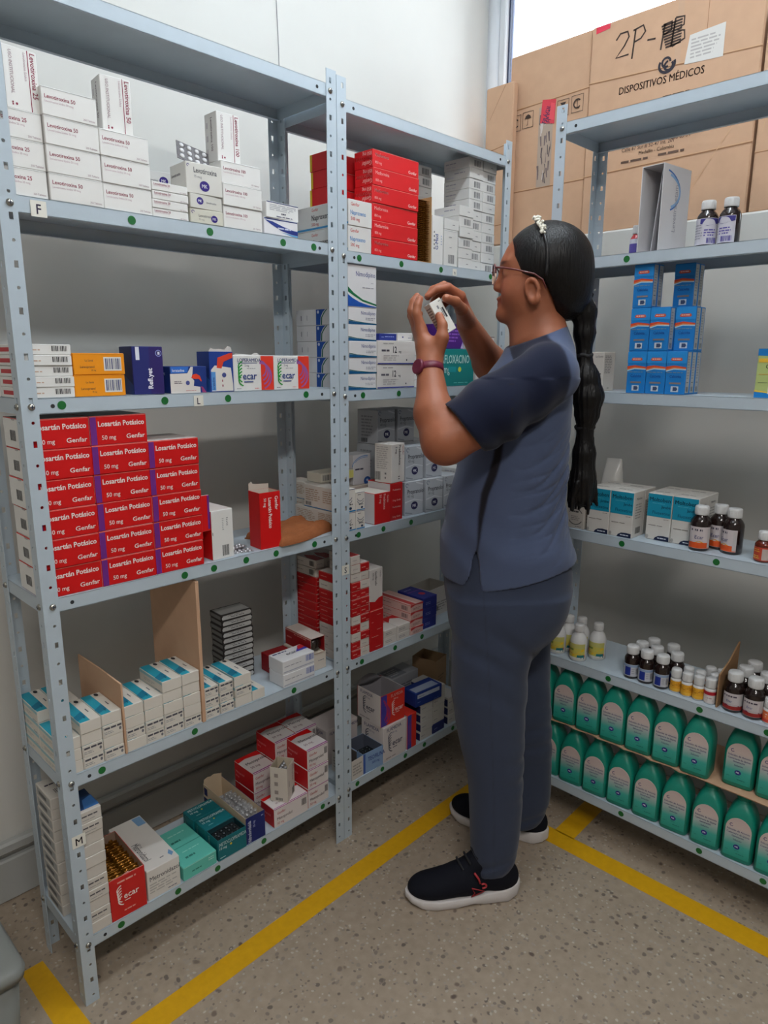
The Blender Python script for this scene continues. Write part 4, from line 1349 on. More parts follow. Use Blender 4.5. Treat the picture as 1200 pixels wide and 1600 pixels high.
carton('gmed', 0.045, 0.055, 0.124, W1, {'F': [('t', 'G-Med', 0.55, 0.30, 0.28, (40, 70, 150), 'l', 90, 0.8, 0.02), ('l', 0.80, 0.40, 0.90, 0.62, 4, (130, 146, 180)), ('l', 0.14, 0.28, 0.24, 0.7, 5, (80, 80, 84))], 'L': [('l', 0.2, 0.2, 0.8, 0.8, 4, (190, 188, 184))]}, open_top=True, inside=(206, 198, 186))
o = put('gmed', 1.0875, 0.005, zb2 + 0.0003, 'white carton standing with raised flap and blue vertical lettering, right of bronze strips')
q = MB()
torn(q, [(-0.022, 0), (-0.022, 0.026), (-0.019, 0.029), (0.010, 0.030), (0.021, 0.004), (0.021, 0)], 0.0262, 0.1235, 0.001, ink((216, 208, 196)))
q.build('open_flap', o)
# the block of white cartons in the corner
carton('wht', 0.0640, 0.095, 0.0278, (212, 211, 208), {'F': [('b', 0.35, 0.2, 0.8, 0.78, (84, 84, 90)), SEAM], 'L': [('l', 0.08, 0.5, 0.5, 0.75, 1, (160, 160, 170)), ('l', 0.1, 0.2, 0.6, 0.35, 1, (190, 190, 196))]})
carton('wht2', 0.0640, 0.095, 0.0278, (212, 211, 208), {'F': [('l', 0.55, 0.4, 0.75, 0.55, 1, (120, 120, 126)), SEAM], 'L': [('l', 0.4, 0.5, 0.9, 0.75, 1, (160, 160, 170)), ('l', 0.1, 0.2, 0.5, 0.35, 1, (190, 190, 210))]})
def white_block(x0, yf, n, where, seed, z0=0):
    rg_ = random.Random(seed)
    for i in range(n):
        k = 'wht' if rg_.random() < 0.5 else 'wht2'
        lab = 'white bar-coded carton, %s %s' % ('topmost' if i == n - 1 else ORD[i], where)
        put(k, x0 + rg_.uniform(-0.001, 0.001), yf + rg_.uniform(0, 0.004), zb2 + 0.0003 + z0 + i * 0.0282, lab, 'white bar-coded cartons in the corner')
white_block(1.1500, 0.118, 10, 'of the shaded rear column', 1)
white_block(1.2770, 0.030, 11, 'of the tall block, left column', 2)
white_block(1.3425, 0.030, 11, 'of the tall block, right column', 3)
white_block(1.2145, 0.012, 6, 'of the stack before the tall block', 5)
carton('whtup', 0.0600, 0.085, 0.0960, (214, 213, 209), {'F': [('b', 0.3, 0.08, 0.75, 0.32, (84, 84, 90)), ('l', 0.4, 0.5, 0.6, 0.54, 1, (120, 120, 126)), ('l', 0.35, 0.78, 0.6, 0.82, 1, (120, 120, 126)), SEAM], 'L': [('l', 0.1, 0.2, 0.8, 0.8, 5, (180, 180, 186))]})
put('whtup', 1.1440, 0.010, zb2 + 0.0003, 'taller white bar-coded carton standing right of the blue-lettered carton')
put('wht2', 1.1440, 0.010, zb2 + 0.0968, 'white carton lying on top of the taller bar-coded carton')

# third shelf
nimF = lambda s: [('p', [(0, 0.02), (0, 0.30 * s), (0.15, 0.22 * s), (0.4, 0.13 * s), (0.7, 0.07 * s), (1, 0.04 * s), (1, 0.02)], (24, 80, 164)), ('p', [(0, 0.36 * s), (0, 0.48 * s), (0.2, 0.34 * s), (0.5, 0.2 * s), (1, 0.10 * s), (1, 0.06 * s), (0.5, 0.15 * s), (0.2, 0.27 * s)], (24, 110, 66))]
carton('nimo', 0.0980, 0.205, 0.0400, (216, 215, 216), {'F': [('p', [(0, 0), (0, 0.20), (0.5, 0.1), (1, 0.06), (1, 0)], (20, 84, 130)), ('p', [(0, 0.22), (0, 0.28), (0.3, 0.18), (0.7, 0.11), (1, 0.09), (1, 0.06), (0.5, 0.1)], (24, 90, 80)), ('t', 'Nimodipino', 0.95, 0.60, 0.22, (60, 70, 130), 'r', 0, 0.85, 0.004), ('l', 0.6, 0.25, 0.95, 0.45, 2, (150, 150, 160))],
        'L': [('p', [(0.40, 0.02), (0.40, 0.98), (0.58, 0.98), (0.53, 0.8), (0.49, 0.5), (0.48, 0.02)], (24, 76, 160)), ('p', [(0.49, 0.02), (0.50, 0.5), (0.55, 0.8), (0.60, 0.98), (0.62, 0.98), (0.57, 0.78), (0.52, 0.48), (0.515, 0.02)], (20, 96, 80)), ('c', 0.44, 0.82, 0.10, 0.10, (200, 210, 230)), ('l', 0.10, 0.15, 0.12, 0.85, 1, (120, 120, 130)), ('l', 0.22, 0.15, 0.23, 0.85, 1, (150, 150, 160)), ('l', 0.72, 0.2, 0.74, 0.85, 1, (150, 150, 160))]})
stack('nimo', 0.7775, 0.004, zb3, 5, 'white nimodipine carton with blue band', 'of the stack, third shelf', 'white nimodipine cartons')
carton('nimoup', 0.0980, 0.060, 0.1005, (216, 215, 216), {'F': [*nimF(1), ('t', 'Nimodipino', 0.95, 0.74, 0.115, (60, 70, 130), 'r', 0, 0.85, 0.004), ('l', 0.8, 0.58, 0.92, 0.61, 1, (150, 150, 160)), ('l', 0.5, 0.46, 0.95, 0.50, 1, (150, 150, 160))], 'L': [('p', [(0.4, 0), (0.4, 0.2), (1, 0.32), (1, 0)], (24, 80, 164)), ('l', 0.3, 0.3, 0.45, 0.9, 2, (150, 150, 160))]})
put('nimoup', 0.7775, 0.006, zb3 + 0.2025, 'white nimodipine carton with green and blue swoosh, standing on top of its stack')
carton('b12', 0.1440, 0.090, 0.0620, (210, 206, 202), {'F': [('r', 0, 0.02, 1, 0.07, (40, 50, 130)), ('l', 0.10, 0.50, 0.38, 0.68, 1, (84, 82, 92)), ('t', '12', 0.40, 0.50, 0.26, (40, 40, 52), 'l', 0, 0.75, 0.02), ('t', 'mg', 0.55, 0.50, 0.10, (70, 70, 80), 'l', 0, 0.9, 0.01), ('l', 0.15, 0.15, 0.6, 0.42, 3, (170, 166, 164)), ('l', 0.75, 0.12, 0.78, 0.28, 1, (40, 40, 60)), ('l', 0.14, 0.84, 0.5, 0.92, 1, (150, 146, 146))], 'L': [('l', 0.1, 0.2, 0.8, 0.8, 4, (180, 176, 174))]})
stack('b12', 0.8805, 0.006, zb3, 2, 'white vitamin carton with dark blue base line', 'beside the nimodipine stack', 'white vitamin cartons')
carton('navyflat', 0.064, 0.05, 0.0180, (36, 50, 128), {'F': [('l', 0.3, 0.45, 0.85, 0.7, 1, (150, 160, 210)), ('l', 0.1, 0.4, 0.3, 0.6, 1, (140, 150, 200))]})
carton('whflat', 0.060, 0.05, 0.0210, (216, 214, 212), {'F': [('l', 0.3, 0.3, 0.38, 0.7, 1, (60, 70, 130)), ('l', 0.7, 0.3, 0.9, 0.5, 1, (90, 90, 130))]})
put('navyflat', 0.912, 0.030, zb3 + 0.1252, 'small dark blue carton lying on the white vitamin cartons')
put('whflat', 0.978, 0.028, zb3 + 0.1252, 'small white carton lying beside the dark blue one on vitamin cartons')
stack('whflat', 1.0290, 0.010, zb3, 5, 'small white carton', 'of the narrow pile by the raised hand', 'small white cartons by the hand')
TL2 = (6, 128, 128)
carton('norflox', 0.1900, 0.090, 0.1060, TL2, {'F': [('t', 'NORFLOXACINO', 0.03, 0.62, 0.22, (190, 226, 222), 'l', 0, 0.62, 0.012), ('t', '400 mg', 0.04, 0.36, 0.20, (200, 230, 226), 'l', 0, 0.75, 0.012), ('r', 0.36, 0.38, 0.55, 0.52, (12, 150, 158)), ('c', 0.64, 0.45, 0.07, 0.07, (200, 200, 60)), ('l', 0.5, 0.06, 0.9, 0.12, 1, (100, 190, 186))], 'L': [('l', 0.2, 0.3, 0.8, 0.6, 3, (120, 190, 190))]})
put('norflox', 1.1000, 0.006, zb3 + 0.0003, 'large teal norfloxacin carton standing behind the raised wrist')
carton('purple', 0.095, 0.07, 0.070, (74, 26, 122), {'F': [('l', 0.1, 0.25, 0.8, 0.8, 4, (140, 90, 190)), ('p', [(0.85, 0.02), (0.95, 0.3), (0.98, 0.02)], (200, 180, 220))]})
put('purple', 1.150, 0.012, zb3 + 0.1067, 'purple carton standing on top of the teal norfloxacin carton')
carton('omep', 0.0880, 0.08, 0.1450, (216, 212, 210), {'F': [('o', 0.22, 0.80, 0.09, 0.09, 30, 300, 0.025, (190, 40, 60)), ('o', 0.22, 0.80, 0.06, 0.06, 60, 200, 0.02, (120, 40, 110)), ('t', 'Omeprazol', 0.14, 0.74, 0.095, (90, 40, 90), 'l', 0, 0.85, 0.012), ('t', '20mg', 0.36, 0.62, 0.085, (220, 90, 60), 'l', 0, 0.8, 0.006), ('r', 0, 0.98, 1, 1, (30, 30, 40))], 'L': [('l', 0.2, 0.3, 0.8, 0.8, 4, (190, 180, 184))]})
put('omep', 1.3020, 0.006, zb3 + 0.0003, 'tall white omeprazole carton with red arc near the woman’s chin')

# fourth shelf
waveF = [('r', 0, 0.0, 1, 0.07, (20, 120, 180)), ('r', 0, 0.96, 1, 1, (40, 60, 110)), ('o', 0.5, 0.75, 0.25, 0.25, 200, 330, 0.05, (140, 140, 144)), ('o', 0.5, 0.62, 0.25, 0.25, 200, 330, 0.05, (140, 140, 144)), ('l', 0.3, 0.28, 0.8, 0.38, 1, (60, 60, 70)), ('c', 0.65, 0.16, 0.08, 0.06, (40, 60, 90)), ('l', 0.2, 0.82, 0.6, 0.9, 1, (60, 60, 66))]
waveL = [('r', 0, 0.0, 1, 0.05, (20, 120, 180)), ('l', 0.05, 0.3, 0.45, 0.85, 6, (176, 150, 130)), ('l', 0.52, 0.3, 0.92, 0.85, 6, (176, 150, 130)), ('b', 0.05, 0.1, 0.2, 0.25, (90, 90, 90))]
carton('wave', 0.0520, 0.150, 0.0620, (212, 206, 198), {'F': waveF, 'L': waveL})
carton('waven', 0.0320, 0.150, 0.0500, (212, 206, 198), {'F': waveF, 'L': waveL})
carton('wavew', 0.0520, 0.190, 0.0500, (212, 206, 198), {'F': waveF, 'L': waveL})
put('wavew', BL_, 0.006, zb4 + 0.0003, 'white carton with blue base line, lower, left of the centre posts’ shelf gap', 'white cartons with blue base lines')
put('wave', BL_, 0.006, zb4 + 0.0508, 'white carton with blue base line, upper, left of the centre posts’ shelf gap', 'white cartons with blue base lines')
put('waven', 0.8005, 0.006, zb4 + 0.0003, 'narrow white carton with blue base line, lower of the pair beside red carton', 'white cartons with blue base lines')
put('waven', 0.8005, 0.006, zb4 + 0.0508, 'narrow white carton with blue base line, upper of the pair beside red carton', 'white cartons with blue base lines')
carton('topflat', 0.120, 0.06, 0.0260, (206, 200, 184), {'F': [('b', 0.05, 0.2, 0.3, 0.8, (80, 80, 90)), ('p', [(0.84, 0.1), (0.84, 0.9), (1, 0.9), (1, 0.1)], (214, 208, 120))]})
stack('wavew', 0.800, 0.110, zb4, 2, 'white carton', 'at the back behind the narrow pair', 'white cartons behind the narrow pair')
put('topflat', 0.776, 0.118, zb4 + 0.1142, 'flat cream carton lying on top of the white cartons, back of fourth shelf')
carton('predred', 0.0610, 0.090, 0.0860, {'*': (186, 20, 22), 'L': (210, 204, 204), 'T': (206, 200, 190)}, {'F': [('t', 'Prednisona', 0.55, 0.95, 0.14, (232, 200, 195), 'l', -90, 0.8, 0.008), ('t', '50 mg', 0.30, 0.95, 0.13, (232, 200, 195), 'l', -90, 0.9, 0), ('t', 'Genfar', 0.78, 0.9, 0.1, (232, 200, 195), 'l', -90, 0.9, 0)], 'L': [('l', 0.35, 0.1, 0.5, 0.9, 2, (120, 100, 170)), ('b', 0.05, 0.75, 0.3, 0.9, (90, 90, 90))]})
put('predred', 0.8715, 0.008, zb4 + 0.0003, 'red carton with white left end, standing low beside the white cartons', 'red cartons on the fourth shelf')
carton('redtall', 0.0500, 0.090, 0.1060, {'*': (176, 18, 20), 'L': (206, 200, 200)}, {'F': [('t', 'Prednisolona', 0.2, 0.80, 0.045, (226, 190, 185), 'l', 0, 0.9, 0), ('t', '5 mg  Genfar', 0.2, 0.52, 0.045, (226, 190, 185), 'l', 0, 0.9, 0), ('t', 'Prednisolona', 0.2, 0.34, 0.045, (226, 190, 185), 'l', 0, 0.9, 0), ('t', '5 mg  Genfar', 0.2, 0.08, 0.045, (226, 190, 185), 'l', 0, 0.9, 0)]})
put('redtall', 0.9340, 0.010, zb4 + 0.0003, 'taller dark red carton standing under the white carton with vertical lettering', 'red cartons on the fourth shelf')
carton('whmid', 0.1050, 0.075, 0.0900, (206, 198, 188), {'F': [('t', 'Prednisolona', 0.45, 0.72, 0.08, (80, 76, 80), 'l', 0, 0.9, 0), ('b', 0.02, 0.72, 0.2, 0.85, (90, 90, 90)), ('l', 0.8, 0.85, 0.95, 0.92, 1, (90, 90, 90))]})
put('whmid', 0.8780, 0.120, zb4 + 0.0003, 'white carton with small lettering behind the two red cartons')
carton('famo', 0.0680, 0.060, 0.0860, (206, 206, 210), {'F': [('o', 0.7, 0.55, 0.62, 0.40, 80, 170, 0.03, (110, 150, 200)), ('o', 0.7, 0.60, 0.55, 0.30, 80, 150, 0.02, (110, 150, 200)), ('l', 0.10, 0.46, 0.75, 0.58, 1, (70, 70, 90)), ('c', 0.8, 0.10, 0.16, 0.14, (50, 90, 160)), ('c', 0.8, 0.12, 0.05, 0.04, (180, 200, 230))]})
put('famo', 0.9020, 0.125, zb4 + 0.0910, 'white carton with blue arcs standing on the white carton behind the reds')
carton('predup', 0.0600, 0.060, 0.1080, (214, 208, 202), {'F': [('t', 'Prednisolona', 0.55, 0.96, 0.16, (56, 48, 56), 'l', -90, 0.78, 0.015), ('t', '5 mg', 0.30, 0.93, 0.13, (56, 48, 56), 'l', -90, 0.9, 0.01), ('t', 'Genfar', 0.82, 0.93, 0.12, (150, 60, 60), 'l', -90, 0.9, 0), ('l', 0.5, 0.06, 0.64, 0.18, 2, (90, 80, 80))], 'L': [('l', 0.12, 0.35, 0.85, 0.95, 11, (176, 170, 166)), ('b', 0.05, 0.06, 0.35, 0.28, (60, 60, 60)), ('l', 0.6, 0.08, 0.7, 0.3, 2, (120, 116, 116))]})
put('predup', 0.9340, 0.012, zb4 + 0.1067, 'white prednisolone carton standing with vertical lettering on the taller red carton', None, 6)
SILV = (176, 180, 186)
propF = [('o', 0.12, 0.90, 0.05, 0.05, 0, 300, 0.015, (70, 80, 110)), ('t', 'Propranolol', 0.14, 0.64, 0.13, (62, 62, 70), 'l', 0, 0.75, 0.012), ('t', '40 mg', 0.14, 0.53, 0.08, (110, 110, 116), 'l', 0, 0.9, 0), *mk(0.52, 0.28, 0.12, (40, 38, 80)), ('p', [(0.02, 0.42), (0.5, 0.48), (0.98, 0.40), (0.98, 0.38), (0.5, 0.45), (0.02, 0.38)], (206, 208, 212)), ('p', [(0.6, 0.98), (0.98, 0.9), (0.98, 0.86), (0.6, 0.94)], (206, 208, 212)), ('p', [(0.02, 0.12), (0.4, 0.06), (0.4, 0.03), (0.02, 0.08)], (140, 144, 150))]
carton('prop', 0.0730, 0.085, 0.0990, SILV, {'F': propF, 'L': [('l', 0.2, 0.2, 0.8, 0.85, 7, (140, 142, 148)), ('b', 0.2, 0.04, 0.5, 0.16, (70, 70, 74))]})
PR = 'silvery propranolol cartons'
put('prop', 1.0110, 0.020, zb4 + 0.0003, 'silvery propranolol carton, lower front one beside the tall red carton', PR, -5)
put('prop', 1.0900, 0.012, zb4 + 0.0003, 'silvery propranolol carton, lower front one nearer the woman', PR, -3)
put('prop', 1.1690, 0.012, zb4 + 0.0003, 'silvery propranolol carton, lower front one behind the woman’s tunic', PR, 0)
put('prop', 1.0200, 0.030, zb4 + 0.1000, 'silvery propranolol carton, second tier, left', PR, -2)
put('prop', 1.1010, 0.026, zb4 + 0.1000, 'silvery propranolol carton, second tier, under the elbow', PR, 0)
for k, x in enumerate((0.992, 1.075, 1.152)):
    for j in range(2):
        put('prop', x, 0.122, zb4 + 0.0003 + 0.0997 * j, 'silvery propranolol carton at the back, %s tier, %s' % (('lowest', 'middle')[j], ('left', 'centre', 'right')[k]), PR)
put('prop', 0.9960, 0.122, zb4 + 0.1998, 'silvery propranolol carton at the back, top tier, left of the arm', PR)
put('prop', 1.0800, 0.122, zb4 + 0.1998, 'silvery propranolol carton at the back, top tier, partly behind the arm', PR)
stack('wht2', 1.2500, 0.020, zb4, 4, 'white carton', 'of the pile behind the tunic, fourth shelf', 'white cartons behind the tunic')

# fifth shelf
RR = (182, 22, 26)
rbF = [('r', 0, 0.92, 1, 1, (226, 170, 160)), ('l', 0.1, 0.4, 0.7, 0.6, 1, (220, 160, 150)), ('l', 0.6, 0.12, 0.95, 0.28, 1, (220, 160, 150))]
carton('redrow', 0.0330, 0.090, 0.0240, {'*': RR, 'T': (206, 196, 190)}, {'F': rbF, 'L': [('r', 0, 0.94, 1, 1, (216, 150, 140)), ('l', 0.1, 0.4, 0.5, 0.6, 1, (210, 130, 124))]})
carton('whrow', 0.0330, 0.090, 0.0240, {'*': (206, 198, 190), 'T': (170, 60, 60)}, {'F': [('r', 0, 0.95, 1, 1, (150, 140, 136)), ('l', 0.15, 0.4, 0.7, 0.55, 1, (150, 140, 140))], 'L': [('l', 0.1, 0.4, 0.5, 0.6, 1, (150, 140, 140)), ('b', 0.7, 0.2, 0.9, 0.8, (60, 60, 60))], 'T': [('p', [(0, 0.4), (0.4, 0.75), (1, 0.5), (1, 1), (0, 1)], (214, 206, 200))]})
S5 = 'small red and white cartons behind the S tag'


def rw(x0, yf, pattern, where):
    for i, ch in enumerate(pattern):
        lab = '%s carton, %s %s' % (('small red', 'small white')[ch == 'w'], 'topmost' if i == len(pattern) - 1 else ORD[i], where)
        put('whrow' if ch == 'w' else 'redrow', x0, yf + 0.0015 * (i % 2), zb5 + 0.0003 + i * 0.0245, lab, S5)


rw(BL_ + 0.0005, 0.010, 'wwwwrrrrwr', 'of the column behind the S tag')
rw(BL_ + 0.0005, 0.112, 'rrrrrrrrrww', 'of the rear column at left, fifth shelf')
rw(0.7825, 0.006, 'rrwrwrrrrwww', 'of the column just right of centre posts')
rw(0.8160, 0.006, 'wwrwrrrrwwr', 'of the second column past the centre posts')
rw(0.7825, 0.112, 'rrrrrrrrrww', 'of the rear column right of centre posts')
rw(0.8160, 0.112, 'rrrrrrrrrwr', 'of the second rear column past the posts')
carton('redstand', 0.0520, 0.06, 0.1220, RR, {'F': [('r', 0, 0.98, 1, 1, (226, 170, 160)), ('l', 0.1, 0.70, 0.3, 0.72, 1, (226, 170, 160)), ('l', 0.5, 0.86, 0.8, 0.88, 1, (226, 170, 160)), ('l', 0.5, 0.50, 0.9, 0.52, 1, (226, 170, 160)), ('l', 0.1, 0.34, 0.8, 0.36, 1, (226, 170, 160)), ('l', 0.4, 0.08, 0.9, 0.10, 1, (226, 170, 160))]})
put('redstand', 0.8520, 0.006, zb5 + 0.0003, 'red carton standing on end at the foot of the tall white-and-red carton')
carton('dexa', 0.0520, 0.07, 0.1180, {'*': (206, 200, 196), 'L': (60, 44, 44)}, {'F': [('p', [(0, 0), (0, 0.22), (0.4, 0.18), (0.7, 0.26), (1, 0.28), (1, 0)], RR), ('t', 'Gemfibrozilo', 0.42, 0.93, 0.15, (46, 42, 46), 'l', -90, 0.7, 0.015), ('t', '600 mg', 0.24, 0.90, 0.10, (60, 50, 56), 'l', -90, 0.9, 0.006), ('t', 'Genfar', 0.78, 0.92, 0.10, (110, 100, 104), 'l', -90, 0.9, 0)]})
put('dexa', 0.8530, 0.010, zb5 + 0.1230, 'white-and-red carton with dark vertical lettering standing above the red carton')
put('redstand', 0.8700, 0.120, zb5 + 0.0003, 'red carton standing on end at the back, behind the lettered carton')
carton('flatw', 0.0520, 0.075, 0.0230, (206, 200, 194), {'F': [('l', 0.1, 0.3, 0.7, 0.7, 2, (150, 146, 146))], 'T': [('p', [(0, 0.5), (0.5, 0.8), (1, 0.6), (1, 1), (0, 1)], RR)], 'L': [('l', 0.1, 0.3, 0.7, 0.7, 2, (150, 146, 146))]})
for i in range(2):
    put('flatw', 0.9100, 0.008, zb5 + 0.0003 + i * 0.0235, 'small flat white carton with red top, %s, beside the red standing carton' % ('lower', 'upper')[i], 'flat white and red cartons')
    put('flatw', 0.9650, 0.006, zb5 + 0.0003 + i * 0.0235, 'small flat white carton with red top, %s, beside the pink pile' % ('lower', 'upper')[i], 'flat white and red cartons')
put('flatw', 0.9150, 0.095, zb5 + 0.0003, 'small flat white carton with red top, back row, lower', 'flat white and red cartons')
put('flatw', 0.9150, 0.095, zb5 + 0.0240, 'small flat white carton with red top, back row, upper', 'flat white and red cartons')
PK = (214, 176, 168)
carton('pink', 0.0560, 0.145, 0.0235, PK, {'F': [('p', [(0, 0.6), (0.4, 0.85), (1, 0.7), (1, 1), (0, 1)], (190, 60, 60)), ('l', 0.2, 0.2, 0.8, 0.5, 2, (150, 110, 110))], 'L': [('r', 0, 0.9, 1, 1, (190, 60, 60)), ('b', 0.75, 0.15, 0.92, 0.7, (70, 50, 60)), ('l', 0.2, 0.4, 0.5, 0.6, 1, (150, 100, 100))], 'T': [('r', 0.1, 0, 0.4, 1, (190, 60, 60)), ('r', 0.45, 0, 0.55, 1, (226, 200, 195))]})
stack('pink', 1.0210, 0.006, zb5, 4, 'pink and red flat carton', 'of the pile beside the blue carton', 'pink flat cartons')
carton('blueb', 0.0620, 0.110, 0.0330, (36, 46, 130), {'F': [('l', 0.15, 0.3, 0.6, 0.6, 2, (110, 120, 190)), ('r', 0, 0.92, 1, 1, (60, 60, 150))], 'T': [('c', 0.55, 0.35, 0.10, 0.10, (190, 40, 60)), ('r', 0, 0.6, 1, 0.64, (110, 60, 150)), ('l', 0.1, 0.75, 0.8, 0.85, 1, (120, 120, 190))], 'L': [('l', 0.15, 0.3, 0.6, 0.6, 2, (110, 120, 190))]})
stack('blueb', 1.0830, 0.010, zb5, 3, 'dark blue carton', 'of the pile beside the pink cartons', 'dark blue cartons')
carton('whopen', 0.110, 0.08, 0.0950, (206, 202, 198), {'F': [('l', 0.1, 0.15, 0.9, 0.5, 4, (150, 146, 146)), ('b', 0.3, 0.2, 0.5, 0.35, (60, 60, 60))], 'L': [('l', 0.1, 0.2, 0.9, 0.6, 4, (150, 146, 146))]}, open_top=True)
put('whopen', 1.1560, 0.060, zb5 + 0.0003, 'open white carton at the right of the blue pile, fifth shelf', None, 4)

# lowest shelf
def ecarbox(key, w, d, h, opn):
    wf_ = [('t', 'FLAMIDIA', 0.14, 0.84, 0.10, (60, 60, 110), 'l', 0, 0.9, 0.012), ('t', '400 mg', 0.34, 0.74, 0.055, (110, 110, 140), 'l', 0, 0.9, 0), *ecar(0.42, 0.46, 0.34, (70, 66, 86), (90, 90, 100)), ('l', 0.1, 0.06, 0.7, 0.12, 1, (150, 140, 140))]
    rf_ = [('r', 0.0, 0.0, 0.25, 1, (70, 60, 150)), *[('o', -0.05, 0.5 - 0.08 * k, 0.30 + 0.06 * k, 0.4, -50, 60, 0.05, (150, 50, 110)) for k in range(3)], ('t', 'FLAMIDIA', 0.42, 0.84, 0.10, (226, 180, 170), 'l', 0, 0.8, 0.012), ('t', '400 mg', 0.52, 0.74, 0.05, (226, 180, 170)), *ecar(0.62, 0.42, 0.30, (230, 200, 195), (230, 200, 195))]
    return wf_, rf_


wf_, rf_ = ecarbox('x', 0, 0, 0, 0)
ER = (206, 50, 38)
carton('ecaropen', 0.0980, 0.105, 0.1000, {'*': (206, 198, 196), 'F': ER, 'K': ER}, {'F': rf_, 'L': wf_}, open_top=True, inside=(150, 146, 150))
carton('ecarlowb', 0.0980, 0.095, 0.1140, (206, 198, 196), {'F': wf_, 'L': wf_})
put('ecarlowb', 0.9040, 0.004, zb6 + 0.0003, 'white carton with brush-stroke emblem, lower, under the open red-fronted carton', 'brush-emblem cartons', 0)
o = put('ecaropen', 0.9030, 0.010, zb6 + 0.1150, 'open red-fronted carton with curled flap, on top of the white emblem carton', 'brush-emblem cartons', -3)
q = MB()
n = 18
vs, fs = [], []
for i in range(n + 1):
    t = i / n
    x = -0.049 + 0.098 * t
    hh = 0.020 + 0.024 * math.sin(PI * min(1, t * 1.15)) * (1 - 0.4 * t) - 0.016 * t
    yy = 0.050 - 0.008 * math.sin(PI * t)
    vs += [(x, yy, 0.098), (x, yy - 0.004, 0.098 + hh), (x, yy - 0.0052, 0.098 + hh), (x, yy - 0.0012, 0.098)]
for i in range(n):
    for j in range(4):
        a, b_ = i * 4 + j, i * 4 + (j + 1) % 4
        fs.append((a, b_, b_ + 4, a + 4))
q.add(vs, fs, ink((150, 148, 154)), True)
q.build('curled_flap', o)
carton('ecarblock', 0.1250, 0.090, 0.1140, (200, 190, 188), {'F': [('t', 'FLAMIDIA', 0.1, 0.84, 0.08, (60, 60, 110), 'l', 0, 0.9, 0.012), ('t', 'FLAMIDIA', 0.62, 0.84, 0.08, (60, 60, 110), 'l', 0, 0.9, 0.012), ('r', 0.5, 0, 0.505, 1, (150, 140, 140))], 'L': wf_})
put('ecarblock', 0.7750, 0.112, zb6 + 0.0003, 'pinkish white carton with emblem behind the pale blue tray', 'brush-emblem cartons')
carton('redblue', 0.0420, 0.095, 0.1150, {'*': ER, 'L': (190, 180, 180)}, {'F': [('r', 0, 0, 0.45, 1, (60, 66, 150)), ('p', [(0.1, 0.1), (0.45, 0.2), (0.45, 0.9), (0.1, 0.7)], (100, 60, 140))]})
put('redblue', 1.0080, 0.004, zb6 + 0.0003, 'narrow carton with blue and red face beside the white emblem carton', 'brush-emblem cartons')
carton('teofi', 0.0790, 0.090, 0.0640, {'*': (132, 160, 196)}, {'F': [('t', 'TEOFILINA', 0.25, 0.55, 0.20, (40, 60, 130), 'l', 0, 0.75, 0.015), ('t', '300 mg', 0.45, 0.32, 0.12, (50, 70, 140)), ('r', 0, 0, 0.12, 1, (60, 90, 160))]}, open_top=True, inside=(90, 96, 110))
put('teofi', 0.8240, 0.005, zb6 + 0.0003, 'low open pale blue theophylline carton at the front of the lowest shelf', None, -3)
for k in range(6):
    blister('blister_pack', 0.068, 0.040, 4, 3, 'dark blister pack in the pale blue tray, %s of the pile' % ('topmost' if k == 5 else ORD[k]), (0.8630, 0.048, zb6 + 0.006 + k * 0.006), (0, 0, R((k * 29) % 9 - 4)), 'dark blisters in the pale blue tray', M_DARKBL, M_DARKBL)
carton('whlow', 0.0480, 0.085, 0.0620, (200, 194, 186), {'F': [('l', 0.08, 0.2, 0.9, 0.8, 4, (150, 146, 142))], 'L': [('l', 0.1, 0.2, 0.9, 0.8, 4, (150, 146, 142))]}, open_top=True, inside=(90, 84, 80))
put('whlow', 0.7760, 0.006, zb6 + 0.0003, 'small open white carton right of the centre posts, lowest shelf', None, 2)
carton('whst', 0.0580, 0.095, 0.0310, (196, 194, 190), {'F': [('l', 0.1, 0.4, 0.5, 0.55, 1, (130, 130, 136)), SEAM], 'L': [('r', 0, 0, 1, 0.8, (30, 40, 90))]})
carton('nvst', 0.0580, 0.095, 0.0310, (34, 46, 104), {'F': [('l', 0.1, 0.4, 0.5, 0.55, 1, (130, 140, 190))]})
stack('whst', 1.0740, 0.006, zb6, 4, 'white flat carton', 'of the pile under the tilted blue carton', 'white flat cartons, lowest shelf')
put('nvst', 1.1340, 0.008, zb6 + 0.0003, 'navy flat carton at the bottom of the pile near the trousers')
stack('whst', 1.1340, 0.008, zb6 + 0.0315, 4, 'white flat carton', 'above the navy one near trousers', 'white flat cartons near the trousers')
carton('bluetilt', 0.1150, 0.060, 0.0460, (24, 50, 122), {'F': [('r', 0.06, 0.60, 0.9, 0.88, (176, 184, 200)), ('l', 0.1, 0.68, 0.4, 0.76, 1, (90, 100, 130)), ('l', 0.06, 0.3, 0.2, 0.36, 1, (130, 150, 200)), ('l', 0.7, 0.1, 0.9, 0.14, 1, (130, 150, 200))], 'T': [('r', 0.05, 0.1, 0.9, 0.6, (150, 160, 180))]})
put('bluetilt', 1.0480, 0.000, zb6 + 0.1275, 'dark blue carton with white stripe lying across the white flat pile', None, -4)
carton('gryback', 0.1250, 0.070, 0.0880, (156, 158, 164), {'F': [('l', 0.1, 0.3, 0.8, 0.7, 4, (110, 112, 120))], 'T': [('r', 0.05, 0.1, 0.6, 0.9, (120, 124, 132)), ('l', 0.1, 0.2, 0.5, 0.8, 4, (170, 172, 178))]})
stack('gryback', 1.0600, 0.118, zb6, 2, 'grey carton', 'at the back of the lowest shelf', 'grey cartons at the back')
carton('tanopen', 0.075, 0.09, 0.11, (150, 122, 92), {'F': [('l', 0.2, 0.3, 0.8, 0.5, 2, (110, 90, 70))]}, open_top=True, inside=(170, 140, 104))
